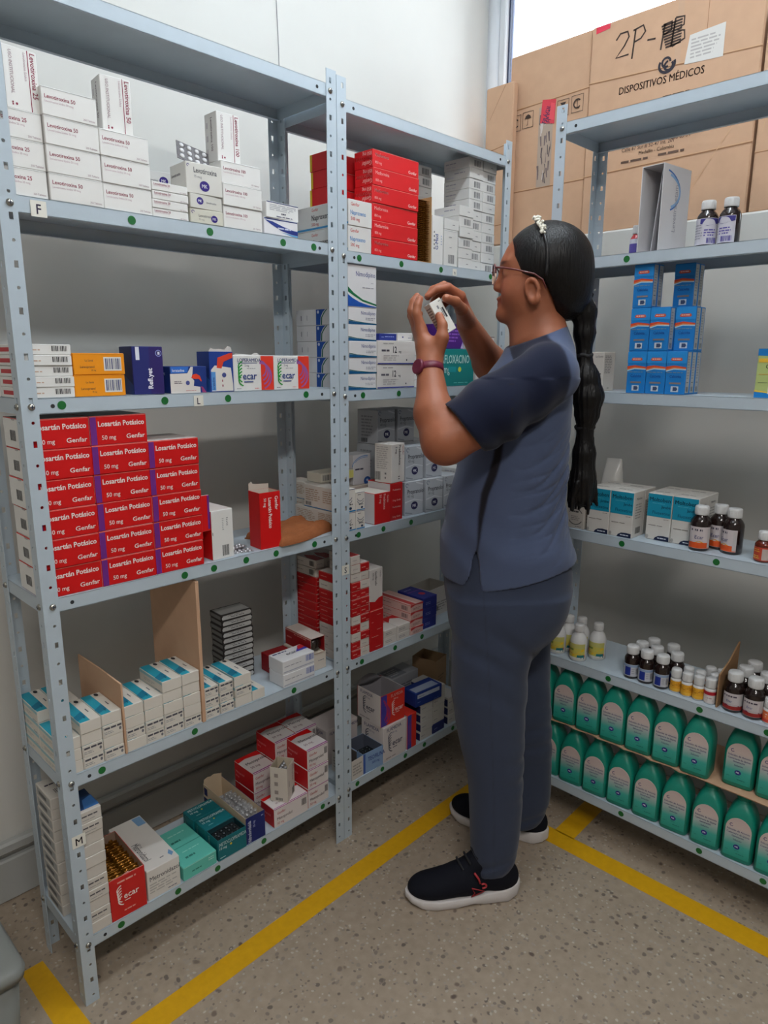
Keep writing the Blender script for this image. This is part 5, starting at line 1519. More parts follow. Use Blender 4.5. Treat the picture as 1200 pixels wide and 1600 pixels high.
stack('whst', 1.215, 0.012, zb6, 3, 'white flat carton', 'under the tan box by the trousers', 'white flat cartons under the tan box')
put('tanopen', 1.205, 0.075, zb6 + 0.0950, 'open tan cardboard box half hidden by the trousers, lowest shelf', None, 12)
carton('tanbase', 0.075, 0.09, 0.0940, (150, 148, 146), {'F': [('l', 0.2, 0.3, 0.8, 0.5, 2, (110, 110, 110))]})
put('tanbase', 1.205, 0.110, zb6 + 0.0003, 'grey carton holding up the open tan box, lowest shelf')

# ================================================================== UNIT UNDER THE WINDOW (C)
zc2, zc3, zc4, zc5, zc6 = ZC[1], ZC[2], ZC[3], ZC[4], ZC[5]
FX = CX + 0.010
# calcium cartons
CA = (30, 122, 196)
caF = [('p', [(0, 0.72), (0, 0.98), (1, 0.98), (1, 0.72)], (40, 140, 214)), ('p', [(0.20, 0.80), (0.26, 0.775), (0.74, 0.775), (0.80, 0.80), (0.74, 0.845), (0.26, 0.845)], (206, 84, 60)), ('l', 0.28, 0.79, 0.78, 0.84, 1, (236, 200, 190)),
       ('p', [(0, 0.58), (0, 0.64), (0.4, 0.67), (1, 0.63), (1, 0.60), (0.4, 0.63)], (210, 74, 40)), ('p', [(0, 0.55), (0, 0.58), (0.4, 0.63), (1, 0.60), (1, 0.585), (0.45, 0.60)], (220, 130, 80)), ('p', [(0, 0.52), (0, 0.55), (0.4, 0.60), (1, 0.585), (1, 0.56), (0.4, 0.575)], (170, 210, 230)),
       ('l', 0.05, 0.49, 0.9, 0.525, 1, (120, 140, 150)), ('t', 'Calcivita', 0.5, 0.385, 0.065, (30, 70, 140), 'c', 0, 0.85, 0.012), ('r', 0.22, 0.24, 0.8, 0.28, (130, 120, 120)), ('r', 0.32, 0.06, 0.70, 0.19, (196, 206, 214)), ('p', [(0.42, 0.08), (0.42, 0.17), (0.6, 0.17), (0.66, 0.125), (0.6, 0.08)], (60, 76, 110))]
caR = [('r', 0.14, 0.04, 0.86, 0.97, (176, 180, 182)), ('l', 0.24, 0.35, 0.7, 0.9, 9, (140, 144, 148)), ('l', 0.3, 0.26, 0.7, 0.3, 1, (80, 86, 96)), ('b', 0.3, 0.07, 0.7, 0.18, (90, 96, 104))]
carton('calcio', 0.0472, 0.0275, 0.1010, CA, {'F': caF, 'R': caR, 'L': caR})
CG = 'bright blue calcium cartons'


def ca(col, row, dep, extra=0.0, why=''):
    nm = ('bottom', 'middle', 'top')[row]
    cn = ('left', 'second', 'right')[col]
    dn = ('front', 'second deep', 'third deep', 'rear')[dep]
    put('calcio', -0.499 - 0.0485 * col - extra, FX + 0.004 + dep * 0.0282 + (0.028 if why else 0), zc3 + 0.0003 + row * 0.1013, 'blue calcium carton, %s row, %s column, %s' % (nm, cn, dn), CG, axis='C')


for c in range(3):
    for d_ in range(3):
        ca(c, 0, d_)
for c in range(2):
    for d_ in range(3):
        ca(c, 1, d_)
ca(2, 1, 2)
ca(2, 1, 1)
for d_ in range(2):
    ca(0, 2, d_)
ca(1, 2, 2, 0.026)
ca(1, 2, 3, 0.026)
carton('whC3', 0.052, 0.06, 0.100, (204, 198, 190), {'F': [('t', 'La Santé', 0.95, 0.86, 0.05, DK, 'r', 0, 0.9, 0), ('l', 0.55, 0.41, 0.98, 0.48, 1, DK), ('l', 0.5, 0.28, 0.95, 0.34, 1, (170, 120, 110))], 'R': [('l', 0.1, 0.45, 0.8, 0.92, 11, (130, 126, 124)), ('l', 0.4, 0.06, 0.6, 0.1, 1, (60, 60, 60))]})
stack('whC3', -0.370, FX + 0.030, zc3, 1, 'white carton with fine print, left of the blue calcium cartons', 'behind the ponytail', 'white cartons behind the ponytail', axis='C')
carton('green', 0.060, 0.05, 0.105, (176, 190, 120), {'F': [('p', [(0, 0.86), (0, 1), (1, 1), (1, 0.90), (0.5, 0.85)], (24, 120, 190)), ('p', [(0, 0.0), (0, 0.12), (0.4, 0.10), (1, 0.02), (1, 0)], (24, 120, 190)), ('p', [(0, 0.12), (0, 0.16), (0.5, 0.12), (1, 0.05), (1, 0.02), (0.4, 0.10)], (226, 190, 70)), ('r', 0.05, 0.72, 0.55, 0.80, (226, 180, 60)), ('t', 'Calcio', 0.30, 0.60, 0.08, (40, 50, 40), 'l', 0, 0.9, 0.012), ('l', 0.1, 0.46, 0.9, 0.5, 1, (190, 160, 80)), ('l', 0.1, 0.30, 0.9, 0.32, 1, (60, 80, 60)), ('r', 0.45, 0.08, 0.95, 0.24, (214, 216, 214)), ('r', 0.55, 0.12, 0.9, 0.2, (60, 80, 150))]})
stack('green', -0.795, FX + 0.006, zc3, 1, 'pale green and blue carton', 'at the right edge, third shelf', 'pale green cartons', axis='C')
# fluoxetine cartons, fourth shelf
MT = (22, 140, 170)
mfF = [('r', 0, 0.50, 1, 0.985, MT), ('t', 'Moltoben', 0.5, 0.83, 0.085, (16, 40, 60), 'c', 0, 0.95, 0.02), ('l', 0.2, 0.78, 0.8, 0.80, 1, (90, 180, 200)), ('t', 'Jarabe', 0.94, 0.70, 0.06, (16, 50, 70), 'r', 0, 0.9, 0.01), ('t', 'Fluoxetina', 0.94, 0.56, 0.07, (16, 60, 84), 'r', 0, 0.9, 0.0), ('l', 0.7, 0.45, 0.95, 0.475, 1, (120, 116, 112)), ('l', 0.1, 0.30, 0.9, 0.325, 1, (110, 100, 96)), ('p', [(0.36, 0.005), (0.42, 0.06), (0.55, 0.10), (0.75, 0.11), (0.98, 0.10), (0.98, 0.005)], (24, 36, 66)), ('l', 0.52, 0.03, 0.92, 0.08, 1, (200, 204, 212)), ('c', 0.08, 0.06, 0.03, 0.04, (160, 158, 154))]
carton('molto', 0.0625, 0.062, 0.1200, (206, 202, 196), {'F': mfF, 'R': [('t', 'Moltoben', 0.5, 0.82, 0.05, (70, 70, 74), 'c', 0, 0.9, 0.01), ('l', 0.2, 0.4, 0.8, 0.75, 6, (150, 148, 146)), ('b', 0.3, 0.08, 0.75, 0.22, (70, 70, 70))], 'T': [('l', 0.1, 0.4, 0.9, 0.6, 1, (120, 118, 116))]})
MG2 = 'turquoise and white fluoxetine cartons'
for k in range(2):
    for j, yy in enumerate((-0.4185, -0.4825)):
        put('molto', yy, FX + 0.002 + 0.064 * k, zc4 + 0.0003, 'turquoise and white fluoxetine carton, %s row, %s' % (('front', 'rear')[k], ('leftmost', 'second from left')[j]), MG2, axis='C')
    for j, yy in enumerate((-0.5660, -0.6300)):
        put('molto', yy, FX + 0.036 + 0.064 * k, zc4 + 0.0003, 'turquoise and white fluoxetine carton, %s row, %s' % (('front', 'rear')[k], ('third from left', 'fourth from left')[j]), MG2, axis='C')
carton('sac', 0.052, 0.05, 0.072, (200, 192, 182), {'F': [('o', 0.5, 0.45, 0.30, 0.30, 30, 150, 0.03, (70, 66, 66)), ('o', 0.5, 0.45, 0.30, 0.30, 210, 330, 0.03, (70, 66, 66)), ('l', 0.28, 0.58, 0.74, 0.72, 1, (80, 76, 76)), ('l', 0.25, 0.3, 0.75, 0.5, 3, (150, 140, 134)), ('l', 0.5, 0.06, 0.9, 0.1, 1, (80, 76, 74))], 'R': [('l', 0.2, 0.2, 0.8, 0.8, 5, (150, 146, 140))]})
stack('sac', -0.3580, FX + 0.002, zc4, 1, 'small cream carton with round emblem', 'left of the turquoise cartons', 'small cream cartons', axis='C')
# clear plastic bag of sachets
q = MB()
ring = lambda hx, hy, z, dx=0: [(dx + hx * math.copysign(abs(math.cos(t)) ** 0.5, math.cos(t)), hy * math.copysign(abs(math.sin(t)) ** 0.7, math.sin(t)), z) for t in [2 * PI * i / 28 for i in range(28)]]
bagm = mat('milky_plastic', (214, 212, 208), 0.25, 0, 0.3, 40, 0.6)
loft(q, [ring(0.028, 0.030, 0.0), ring(0.031, 0.034, 0.03), ring(0.029, 0.030, 0.09), ring(0.025, 0.022, 0.14, 0.002), ring(0.024, 0.010, 0.160, 0.003), ring(0.022, 0.003, 0.178, 0.003)], bagm)
decals(q, (-0.02, -0.0325, 0.02), (1, 0, 0), (0, 0, 1), (0, -1, 0), 0.04, 0.09, [('b', 0.55, 0.2, 0.95, 0.5, (60, 60, 60)), ('l', 0.1, 0.55, 0.9, 0.9, 4, (150, 146, 146))], base=0.002)
tag(q.build('plastic_bag', None, (FX + 0.164, -0.402, zc4 + 0.0004), R(-90)), 'milky plastic bag standing behind the cream carton at the end of the ponytail', 'bag')


# ---- bottles
M_BROWN = mat('dark_brown_plastic', (34, 22, 20), 0.18, 0, 0, 60, 0.5, coat=0.3)
M_AMBER = mat('amber_plastic', (96, 34, 18), 0.15, 0, 0, 60, 0.5, coat=0.3)
M_WHT = mat('white_plastic', (214, 214, 214), 0.4, 0, 0, 60, 0.5)
M_CAP = mat('white_cap', (206, 206, 206), 0.45, 0, 0.02, 300, 0.5)
_bot = {}


def bottle_meshes(key, r, h, body, lab, neck=0.55, capr=0.66, caph=0.2, shoulder=0.62, a0=-1.15, a1=1.15, lz=(0.10, 0.55)):
    """lathe bottle, front towards local -y; label = printed band around the front"""
    if key in _bot:
        return _bot[key]
    b = MB()
    hs, hn = h * shoulder, h * (1 - caph)
    b.lathe([(r * 0.9, 0), (r, 0.003), (r, hs), (r * 0.96, hs + (hn - hs) * 0.25), (r * 0.80, hs + (hn - hs) * 0.6), (r * neck, hs + (hn - hs) * 0.92), (r * neck, hn + 0.004)], body, 28)
    me_b = b.mesh(key + '_body')
    c = MB()
    rc = r * capr
    prof = [(rc, hn), (rc * 1.02, hn + 0.002), (rc, hn + h * caph - 0.002), (rc * 0.92, h), (0.0002, h)]
    c.lathe(prof, M_CAP, 28)
    for k in range(28):
        t = 2 * PI * k / 28
        c.box(rc * 0.99, rc * 1.035, -0.0006, 0.0006, hn + 0.003, h - 0.004, M_CAP, Matrix.Rotation(t, 4, 'Z'))
    me_c = c.mesh(key + '_cap')
    l = MB()
    z0, z1 = hs * lz[0], h * lz[1]
    rl = r + 0.0004
    base = lab[0]
    l.lathe([(rl, z0), (rl, z1)], ink(base), 26, None, False, True, -PI / 2 + a0, -PI / 2 + a1)
    Wd = rl * (a1 - a0)

    def fn(x, y, off):
        t = -PI / 2 + a0 + (a1 - a0) * x / Wd
        return Vector(((rl + off) * math.cos(t), (rl + off) * math.sin(t), z0 + y))
    decals(l, (0, 0, 0), (1, 0, 0), (0, 0, 1), (0, -1, 0), Wd, z1 - z0, lab[1], base=0.0004, fn=fn)
    me_l = l.mesh(key + '_label')
    _bot[key] = (me_b, me_c, me_l)
    return _bot[key]


def bottle(key, y, x, z, label, group, rot=0):
    b, c, l = _bot[key]
    root = link('medicine_bottle', b, None, (x, y, z + 0.0003), R(-90 + rot))
    tag(root, label, 'bottle', group)
    link('cap', c, root)
    link('paper_label', l, root)
    return root


bottle_meshes('syrup', 0.0235, 0.108, M_BROWN, ((200, 190, 192), [('r', 0, 0, 1, 0.28, (214, 84, 34)), ('p', [(0.3, 0.28), (0.5, 0.36), (0.7, 0.28)], (222, 160, 40)), ('l', 0.12, 0.76, 0.66, 0.96, 1, (70, 66, 84)), ('t', 'Ecar', 0.30, 0.45, 0.17, (70, 70, 120), 'l', 0, 0.9, 0.006), ('r', 0.84, 0.05, 0.98, 0.95, (190, 186, 186))]))
SG = 'dark brown syrup bottles with orange labels'
bottle('syrup', -0.7045, FX + 0.026, zc4, 'dark brown syrup bottle with orange label, front left of three', SG, 20)
bottle('syrup', -0.7330, FX + 0.072, zc4, 'dark brown syrup bottle with orange label, half hidden behind the other two', SG, 0)
bottle('syrup', -0.7720, FX + 0.048, zc4, 'dark brown syrup bottle with orange label, right of three', SG, -25)
bottle_meshes('amber', 0.0195, 0.070, M_AMBER, ((190, 70, 50), [('r', 0.55, 0.05, 0.98, 0.9, (190, 176, 170)), ('l', 0.1, 0.6, 0.5, 0.9, 2, (230, 160, 60)), ('l', 0.1, 0.1, 0.5, 0.4, 2, (230, 190, 80))]), caph=0.28, capr=0.72, shoulder=0.55, lz=(0.12, 0.5))
bottle('amber', -0.8480, FX + 0.026, zc4, 'short amber bottle with red label at the right edge, fourth shelf', 'short amber bottles')
bottle('amber', -0.8920, FX + 0.030, zc4, 'short amber bottle cut off by the right edge, fourth shelf', 'short amber bottles')
# second shelf: two brown bottles, a red one, a file holder
bottle_meshes('tall', 0.0225, 0.098, M_BROWN, ((196, 194, 204), [('p', [(0.3, 0.98), (0.3, 0.80), (0.55, 0.70), (0.98, 0.8), (0.98, 0.98)], (60, 56, 130)), ('l', 0.05, 0.2, 0.4, 0.8, 6, (150, 150, 160)), ('l', 0.45, 0.3, 0.9, 0.6, 3, (80, 70, 150)), ('b', 0.55, 0.05, 0.9, 0.25, (70, 60, 140))]), a0=-1.4, a1=1.4, lz=(0.05, 0.60))
bottle('tall', -0.6500, FX + 0.028, zc2, 'dark brown bottle with violet label, left of the pair under the boxes', 'dark brown bottles with violet labels', 15)
bottle('tall', -0.6980, FX + 0.030, zc2, 'dark brown bottle with violet label, right of the pair under the boxes', 'dark brown bottles with violet labels', -30)
bottle_meshes('redb', 0.0150, 0.072, mat('red_plastic', (176, 40, 44), 0.3), ((190, 190, 200), [('r', 0.1, 0.1, 0.9, 0.7, (80, 70, 140))]), caph=0.28, shoulder=0.5)
bottle('redb', -0.470, FX + 0.060, zc2, 'small red bottle half hidden behind the white file holder', None)
root = empty('file_holder', (FX + 0.070, -0.5290, zc2 + 0.0003), R(-97))
tag(root, 'white card file holder with blue curve standing on the second shelf of the window unit', 'file holder')
Hh, Wh, Dh = 0.192, 0.056, 0.12
wm, gm2 = ink((206, 204, 206)), ink((176, 174, 180))
q = MB()
q.bbox(Wh / 2 - 0.002, Wh / 2, -Dh / 2, Dh / 2, 0, Hh, 0.0005, {'*': wm})
decals(q, (Wh / 2, -Dh / 2, 0), (0, 1, 0), (0, 0, 1), (1, 0, 0), Dh, Hh, [('o', 0.0, 0.70, 0.40, 0.24, -60, 75, 0.02, (60, 110, 180)), ('o', 0.05, 0.70, 0.36, 0.20, -60, 70, 0.03, (130, 170, 210)), ('t', 'Levetiracetam', 0.55, 0.25, 0.12, (150, 150, 160), 'l', 90, 0.9, 0.0)])
q.build('side_panel', root)
q = MB()
pr = [(-Dh / 2, 0.05), (-Dh / 2 + 0.02, 0.11), (Dh / 2 - 0.05, Hh), (Dh / 2, Hh)]
pts = [(-Dh / 2, 0)] + pr + [(Dh / 2, 0)]
n = len(pts)
for x0_, x1_ in ((-Wh / 2, -Wh / 2 + 0.002),):
    q.bbox(x0_, x1_, -Dh / 2, Dh / 2, 0, Hh, 0.0005, {'*': wm})
q.build('side_panel', root)
q = MB()
q.bbox(-Wh / 2 + 0.002, Wh / 2 - 0.002, Dh / 2 - 0.002, Dh / 2, 0, Hh, 0.0005, {'*': gm2})
q.bbox(-Wh / 2 + 0.002, Wh / 2 - 0.002, -Dh / 2, Dh / 2, 0, 0.002, 0.0005, {'*': gm2})
q.bbox(-Wh / 2 + 0.002, Wh / 2 - 0.002, -Dh / 2, Dh / 2, Hh - 0.002, Hh, 0.0005, {'*': wm})
q.build('back_panel', root)
q = MB()
T = Matrix.Translation((0.002, 0, 0)) @ Matrix.Rotation(R(5), 4, 'Y')
q.bbox(-0.001, 0.001, -Dh / 2 + 0.012, Dh / 2 - 0.003, 0.004, Hh - 0.008, 0.0004, {'*': gm2}, T)
q.build('inner_divider', root)

# fifth shelf bottles
bottle_meshes('cream', 0.0235, 0.104, M_WHT, ((200, 190, 90), [('r', 0, 0.72, 1, 1, (190, 186, 110)), ('p', [(0, 0.42), (0, 0.56), (1, 0.30), (1, 0.16)], (196, 50, 36)), ('p', [(0.1, 0.15), (0.3, 0.28), (0.9, 0.7), (0.96, 0.6), (0.3, 0.15)], (226, 190, 40)), ('r', 0.1, 0.56, 0.4, 0.68, (110, 130, 60)), ('r', 0, 0, 1, 0.14, (210, 208, 204)), ('p', [(0.55, 0.05), (0.6, 0.3), (0.95, 0.3), (0.95, 0.05)], (20, 110, 116))]), neck=0.50, capr=0.56, caph=0.20, shoulder=0.50, lz=(0.12, 0.50))
for k, (y, x) in enumerate([(-0.3520, 0.066), (-0.3400, 0.028), (-0.4080, 0.024), (-0.3860, 0.078), (-0.4420, 0.070)]):
    bottle('cream', y, FX + x, zc5, 'white bottle with yellow label, %s of the five' % ('rear left, by the trousers', 'front left, by the trousers', 'front right, nearest the shelf edge', 'rear middle', 'rear right')[k], 'white bottles with yellow labels', 10)
bottle_meshes('bluel', 0.0195, 0.088, M_BROWN, ((186, 188, 196), [('r', 0.18, 0.08, 0.52, 0.9, (30, 50, 140)), ('r', 0.0, 0.78, 1, 0.98, (140, 160, 190)), ('l', 0.58, 0.2, 0.75, 0.7, 3, (150, 150, 160)), ('b', 0.80, 0.2, 0.96, 0.7, (120, 120, 130))]), capr=0.80, neck=0.6, caph=0.24, shoulder=0.60, lz=(0.14, 0.46))
bl = [(-0.566, 0.024), (-0.606, 0.022), (-0.648, 0.021), (-0.572, 0.066), (-0.614, 0.064), (-0.668, 0.062), (-0.586, 0.108), (-0.640, 0.106)]
for k, (y, x) in enumerate(bl):
    bottle('bluel', y, FX + x, zc5, 'dark bottle with blue and white label, %s' % ('front left', 'front middle', 'front right', 'middle row left', 'middle row centre', 'middle row right', 'rear left', 'rear right')[k], 'dark bottles with blue labels', 15)
bottle_meshes('yel', 0.0132, 0.062, M_WHT, ((222, 160, 40), [('l', 0.1, 0.5, 0.8, 0.85, 3, (150, 90, 30)), ('r', 0.0, 0.05, 1, 0.3, (230, 176, 60))]), capr=0.92, neck=0.7, caph=0.36, shoulder=0.56, a0=-1.6, a1=1.6, lz=(0.12, 0.52))
for k, (y, x) in enumerate([(-0.685, 0.022), (-0.714, 0.019), (-0.704, 0.052), (-0.734, 0.050), (-0.742, 0.020)]):
    bottle('yel', y, FX + x, zc5, 'tiny white-capped bottle with yellow label, %s' % ('front left', 'front middle', 'back left', 'back right', 'front right')[k], 'tiny yellow-labelled bottles', 20)
bottle_meshes('redw', 0.0140, 0.064, M_WHT, ((214, 206, 204), [('r', 0.0, 0.66, 1, 0.92, (176, 30, 46)), ('l', 0.1, 0.15, 0.8, 0.5, 2, (170, 140, 140))]), capr=0.90, neck=0.7, caph=0.36, shoulder=0.58, a0=-1.6, a1=1.6, lz=(0.08, 0.56))
for k, (y, x) in enumerate([(-0.770, 0.022), (-0.768, 0.056), (-0.745, 0.088), (-0.772, 0.092)]):
    bottle('redw', y, FX + x, zc5, 'tiny white bottle with red band beside the cardboard scrap, %s' % ('front', 'second row', 'third row left', 'third row right')[k], 'tiny red-banded bottles', 10)
mb = MB()
pts = [(0, 0), (0, 0.086), (0.06, 0.105), (0.10, 0.128), (0.118, 0.137), (0.118, 0)]
n = len(pts)
T = Matrix.Rotation(R(0), 4, 'Z')
vs = [(x, -0.0018, z) for x, z in pts] + [(x, 0.0018, z) for x, z in pts]
mb.add(vs, [tuple(range(n)), tuple(range(n, 2 * n))[::-1]] + [(i + n, (i + 1) % n + n, (i + 1) % n, i) for i in range(n)], M_CARDIN)
tag(mb.build('cardboard_divider', None, (FX + 0.006, -0.7915, zc5 + 0.0003), R(-1)), 'torn brown cardboard scrap standing between the tiny bottles and the dark ones', 'cardboard divider')
bottle_meshes('redl', 0.0225, 0.098, M_BROWN, ((196, 188, 190), [('r', 0, 0, 1, 0.24, (150, 40, 36)), ('p', [(0, 0.24), (0.5, 0.34), (1, 0.26), (1, 0.22), (0, 0.2)], (120, 30, 60)), ('l', 0.08, 0.72, 0.7, 0.92, 1, (70, 60, 76)), ('t', 'Ecar', 0.25, 0.46, 0.14, (80, 90, 140), 'l', 0, 0.9, 0.006), ('r', 0.82, 0.3, 0.98, 0.95, (190, 186, 186))]), capr=0.74, caph=0.23, shoulder=0.60, lz=(0.12, 0.50))
for k, (y, x) in enumerate([(-0.822, 0.026), (-0.868, 0.024), (-0.830, 0.074), (-0.880, 0.072), (-0.836, 0.120), (-0.886, 0.120), (-0.932, 0.074)]):
    bottle('redl', y, FX + x, zc5, 'dark bottle with red and white label, %s' % ('front left', 'front right', 'middle row left', 'middle row centre', 'rear left', 'rear right', 'middle row right, at the picture edge')[k], 'dark bottles with red labels', 12)
bottle_meshes('ors', 0.0140, 0.060, M_WHT, ((222, 110, 60), [('l', 0.1, 0.4, 0.8, 0.85, 2, (236, 200, 190)), ('r', 0.0, 0.05, 1, 0.3, (196, 60, 50))]), capr=0.92, neck=0.7, caph=0.36, shoulder=0.56, a0=-1.6, a1=1.6, lz=(0.12, 0.52))
bottle('ors', -0.905, FX + 0.020, zc5, 'tiny bottle with orange label at the right edge, fifth shelf', 'tiny orange-labelled bottles')
bottle('ors', -0.936, FX + 0.024, zc5, 'tiny bottle with orange label just past the right edge, fifth shelf', 'tiny orange-labelled bottles')

# teal disinfectant bottles
M_TEAL = mat('teal_plastic', (14, 132, 112), 0.42, 0, 0.04, 30, 0.5)


def label_mat():
    m = bpy.data.materials.new('teal_label_print')
    m.use_nodes = True
    nt_ = m.node_tree
    tc = nt_.nodes.new('ShaderNodeTexCoord')
    sx = nt_.nodes.new('ShaderNodeSeparateXYZ')
    rp = nt_.nodes.new('ShaderNodeValToRGB')
    mr = nt_.nodes.new('ShaderNodeMapRange')
    mr.inputs['From Min'].default_value = 0.012
    mr.inputs['From Max'].default_value = 0.120
    nt_.links.new(tc.outputs['Object'], sx.inputs[0])
    nt_.links.new(sx.outputs['Z'], mr.inputs['Value'])
    nt_.links.new(mr.outputs[0], rp.inputs[0])
    e = rp.color_ramp.elements
    e[0].position = 0.0
    e[0].color = (lin(30), lin(150), lin(130), 1)
    e[1].position = 1.0
    e[1].color = (lin(198), lin(176), lin(172), 1)
    a = e.new(0.30)
    a.color = (lin(60), lin(170), lin(156), 1)
    a = e.new(0.55)
    a.color = (lin(176), lin(186), lin(184), 1)
    a = e.new(0.75)
    a.color = (lin(206), lin(188), lin(182), 1)
    nt_.links.new(rp.outputs[0], nt_.nodes['Principled BSDF'].inputs['Base Color'])
    nt_.nodes['Principled BSDF'].inputs['Roughness'].default_value = 0.45
    return m


M_TLAB = label_mat()
HW, HD = 0.0362, 0.033


def sring(hx, hy, z, e=0.45, n=36, dy=0):
    out_ = []
    for i in range(n):
        t = 2 * PI * i / n
        c, s = math.cos(t), math.sin(t)
        out_.append((hx * math.copysign(abs(c) ** e, c), dy + hy * math.copysign(abs(s) ** e, s), z))
    return out_


q = MB()
rings = [sring(HW * 0.93, HD * 0.93, 0, 0.32), sring(HW, HD, 0.005, 0.32), sring(HW, HD, 0.05, 0.32), sring(HW, HD, 0.090, 0.32), sring(HW * 0.97, HD * 0.99, 0.102, 0.34), sring(HW * 0.89, HD * 0.97, 0.116, 0.38), sring(HW * 0.76, HD * 0.92, 0.130, 0.46),
         sring(HW * 0.60, HD * 0.78, 0.142, 0.6), sring(HW * 0.50, HD * 0.62, 0.148, 0.8), sring(0.0160, 0.0160, 0.152, 1.0), sring(0.0160, 0.0160, 0.160, 1.0)]
loft(q, rings, M_TEAL)
tb_body = q.mesh('teal_bottle_body')
q = MB()
q.lathe([(0.0172, 0.158), (0.0175, 0.160), (0.0172, 0.174), (0.0155, 0.177), (0.0002, 0.177)], M_TEAL, 24)
tb_cap = q.mesh('teal_bottle_cap')
q = MB()
# arched label plate on the front face
def arch(s):
    pts_ = [(-0.0290 * s, 0.012), (0.0290 * s, 0.012), (0.0290 * s, 0.086)]
    for i in range(1, 14):
        t = PI * i / 14
        pts_.append((0.0290 * s * math.cos(t), 0.086 + 0.032 * s * math.sin(t)))
    pts_.append((-0.0290 * s, 0.086))
    return pts_


def plate(mb_, pts_, y, material):
    n_ = len(pts_)
    vs_ = [(x, y, z) for x, z in pts_] + [(x, y + 0.004, z) for x, z in pts_]
    mb_.add(vs_, [tuple(range(n_))] + [((i + 1) % n_, i, i + n_, (i + 1) % n_ + n_) for i in range(n_)], material)


plate(q, arch(1.0), -HD - 0.0007, M_TLAB)
decals(q, (-0.0290, -HD - 0.0007, 0.012), (1, 0, 0), (0, 0, 1), (0, -1, 0), 0.058, 0.106, [
    ('o', 0.22, 0.80, 0.035, 0.035, 60, 330, 0.014, (50, 46, 110)),
    ('t', 'Solución de Amonio', 0.5, 0.665, 0.045, (66, 52, 110), 'c', 0, 0.92, 0.012), ('t', 'Cuaternario de Quinta', 0.5, 0.585, 0.042, (66, 52, 110), 'c', 0, 0.86, 0.012),
    ('t', 'Generación', 0.5, 0.515, 0.042, (66, 52, 110), 'c', 0, 0.9, 0.012), ('t', 'Solución', 0.5, 0.425, 0.042, (66, 52, 110), 'c', 0, 0.9, 0.006), *mk(0.5, 0.275, 0.060, (44, 40, 130)),
    ('l', 0.5, 0.09, 0.85, 0.12, 1, (30, 110, 104)), ('l', 0.08, 0.14, 0.2, 0.16, 1, (30, 110, 104)), ('l', 0.42, 0.17, 0.6, 0.19, 1, (30, 110, 104))])
tb_label = q.mesh('teal_bottle_label')


def teal(y, x, z, label, rot=0, tilt=0):
    root = link('disinfectant_bottle', tb_body, None, (x, y, z), R(-90 + rot))
    tag(root, label, 'bottle', 'teal disinfectant bottles')
    link('cap', tb_cap, root)
    link('arched_label', tb_label, root)
    return root


ordr = ['first from left', 'second from left', 'third from left', 'fourth from left', 'fifth from left', 'sixth from left', 'seventh from left', 'eighth from left', 'ninth from left', 'tenth from left']
low = [-0.4180, -0.4925, -0.5670, -0.6420, -0.7185, -0.7975, -0.8745, -0.9510, -1.0270]
for k, y in enumerate(low):
    teal(y, FX + 0.030, zc6 + 0.0005, 'teal arched-label bottle, lower row, %s' % ordr[k], 5)
for k, y in enumerate([-0.3435]):
    teal(y, FX + 0.032, zc6 + 0.0005, 'teal arched-label bottle, lower row, hidden behind the trousers', 0)
# cardboard sheet between the two rows
CBZ = zc6 + 0.1785
def sheet():
    n_ = 30
    mb_ = MB()
    vs_ = []
    for i in range(n_ + 1):
        y = -0.30 - 0.75 * i / n_
        wob = 0.0012 * math.sin(i * 1.7)
        vs_ += [(CX + 0.006 + 0.004 * math.sin(i * 2.1) * (i < 18) + (0.0 if i < 18 else 0.002), y, CBZ + wob * 0.3), (CX + 0.205, y, CBZ), (CX + 0.205, y, CBZ + 0.0035), (CX + 0.006 + 0.004 * math.sin(i * 2.1) * (i < 18), y, CBZ + 0.0035 + wob * 0.3)]
    fs_ = []
    for i in range(n_):
        for j in range(4):
            a_, b2 = i * 4 + j, i * 4 + (j + 1) % 4
            fs_.append((a_, b2, b2 + 4, a_ + 4))
    fs_ += [(0, 3, 2, 1), tuple(n_ * 4 + j for j in range(4))]
    mb_.add(vs_, fs_, M_CARD)
    return mb_


tag(sheet().build('cardboard_sheet'), 'brown cardboard sheet laid between the two rows of teal bottles', 'cardboard sheet')
upz = CBZ + 0.0042
for k, y in enumerate([-0.3100, -0.3860, -0.4600, -0.5335, -0.6070, -0.6810, -0.7560]):
    teal(y, FX + 0.028, upz, 'teal arched-label bottle, upper row, %s' % ordr[k], 5)
for k, y in enumerate([-0.8510, -0.9275, -1.003]):
    teal(y, FX + 0.052, upz, 'teal arched-label bottle, upper row, set back, %s' % ordr[k + 7], 5)

# ================================================================== BIG CARTONS ON THE WINDOW SILL
CB = (200, 162, 132)


def bigbox(name, y0, x0, w, d, h, label, decs, z=SILL + 0.001, rotz=0, mats_=None):
    """y0 = left end; front faces -x"""
    mb_ = MB()
    mb_.bbox(-w / 2, w / 2, -d / 2, d / 2, 0, h, 0.004, {'*': M_CARD})
    decals(mb_, (-w / 2, -d / 2, 0), (1, 0, 0), (0, 0, 1), (0, -1, 0), w, h, decs, base=0.0006)
    o_ = mb_.build(name, None, (x0 + d / 2, y0 - w / 2, z), R(-90 + rotz))
    tag(o_, label, 'cardboard box', 'cardboard boxes on the window sill')
    return o_


CR = (150, 108, 76)
LT = (206, 166, 130)
INK_ = (60, 46, 40)
crease = lambda v, a=0.0, b=1.0, dv=0.0: [('p', [(a, v), (a, v + 0.006), (b, v + dv + 0.006), (b, v + dv)], CR), ('p', [(a, v + 0.006), (a, v + 0.010), (b, v + dv + 0.010), (b, v + dv + 0.006)], LT)]


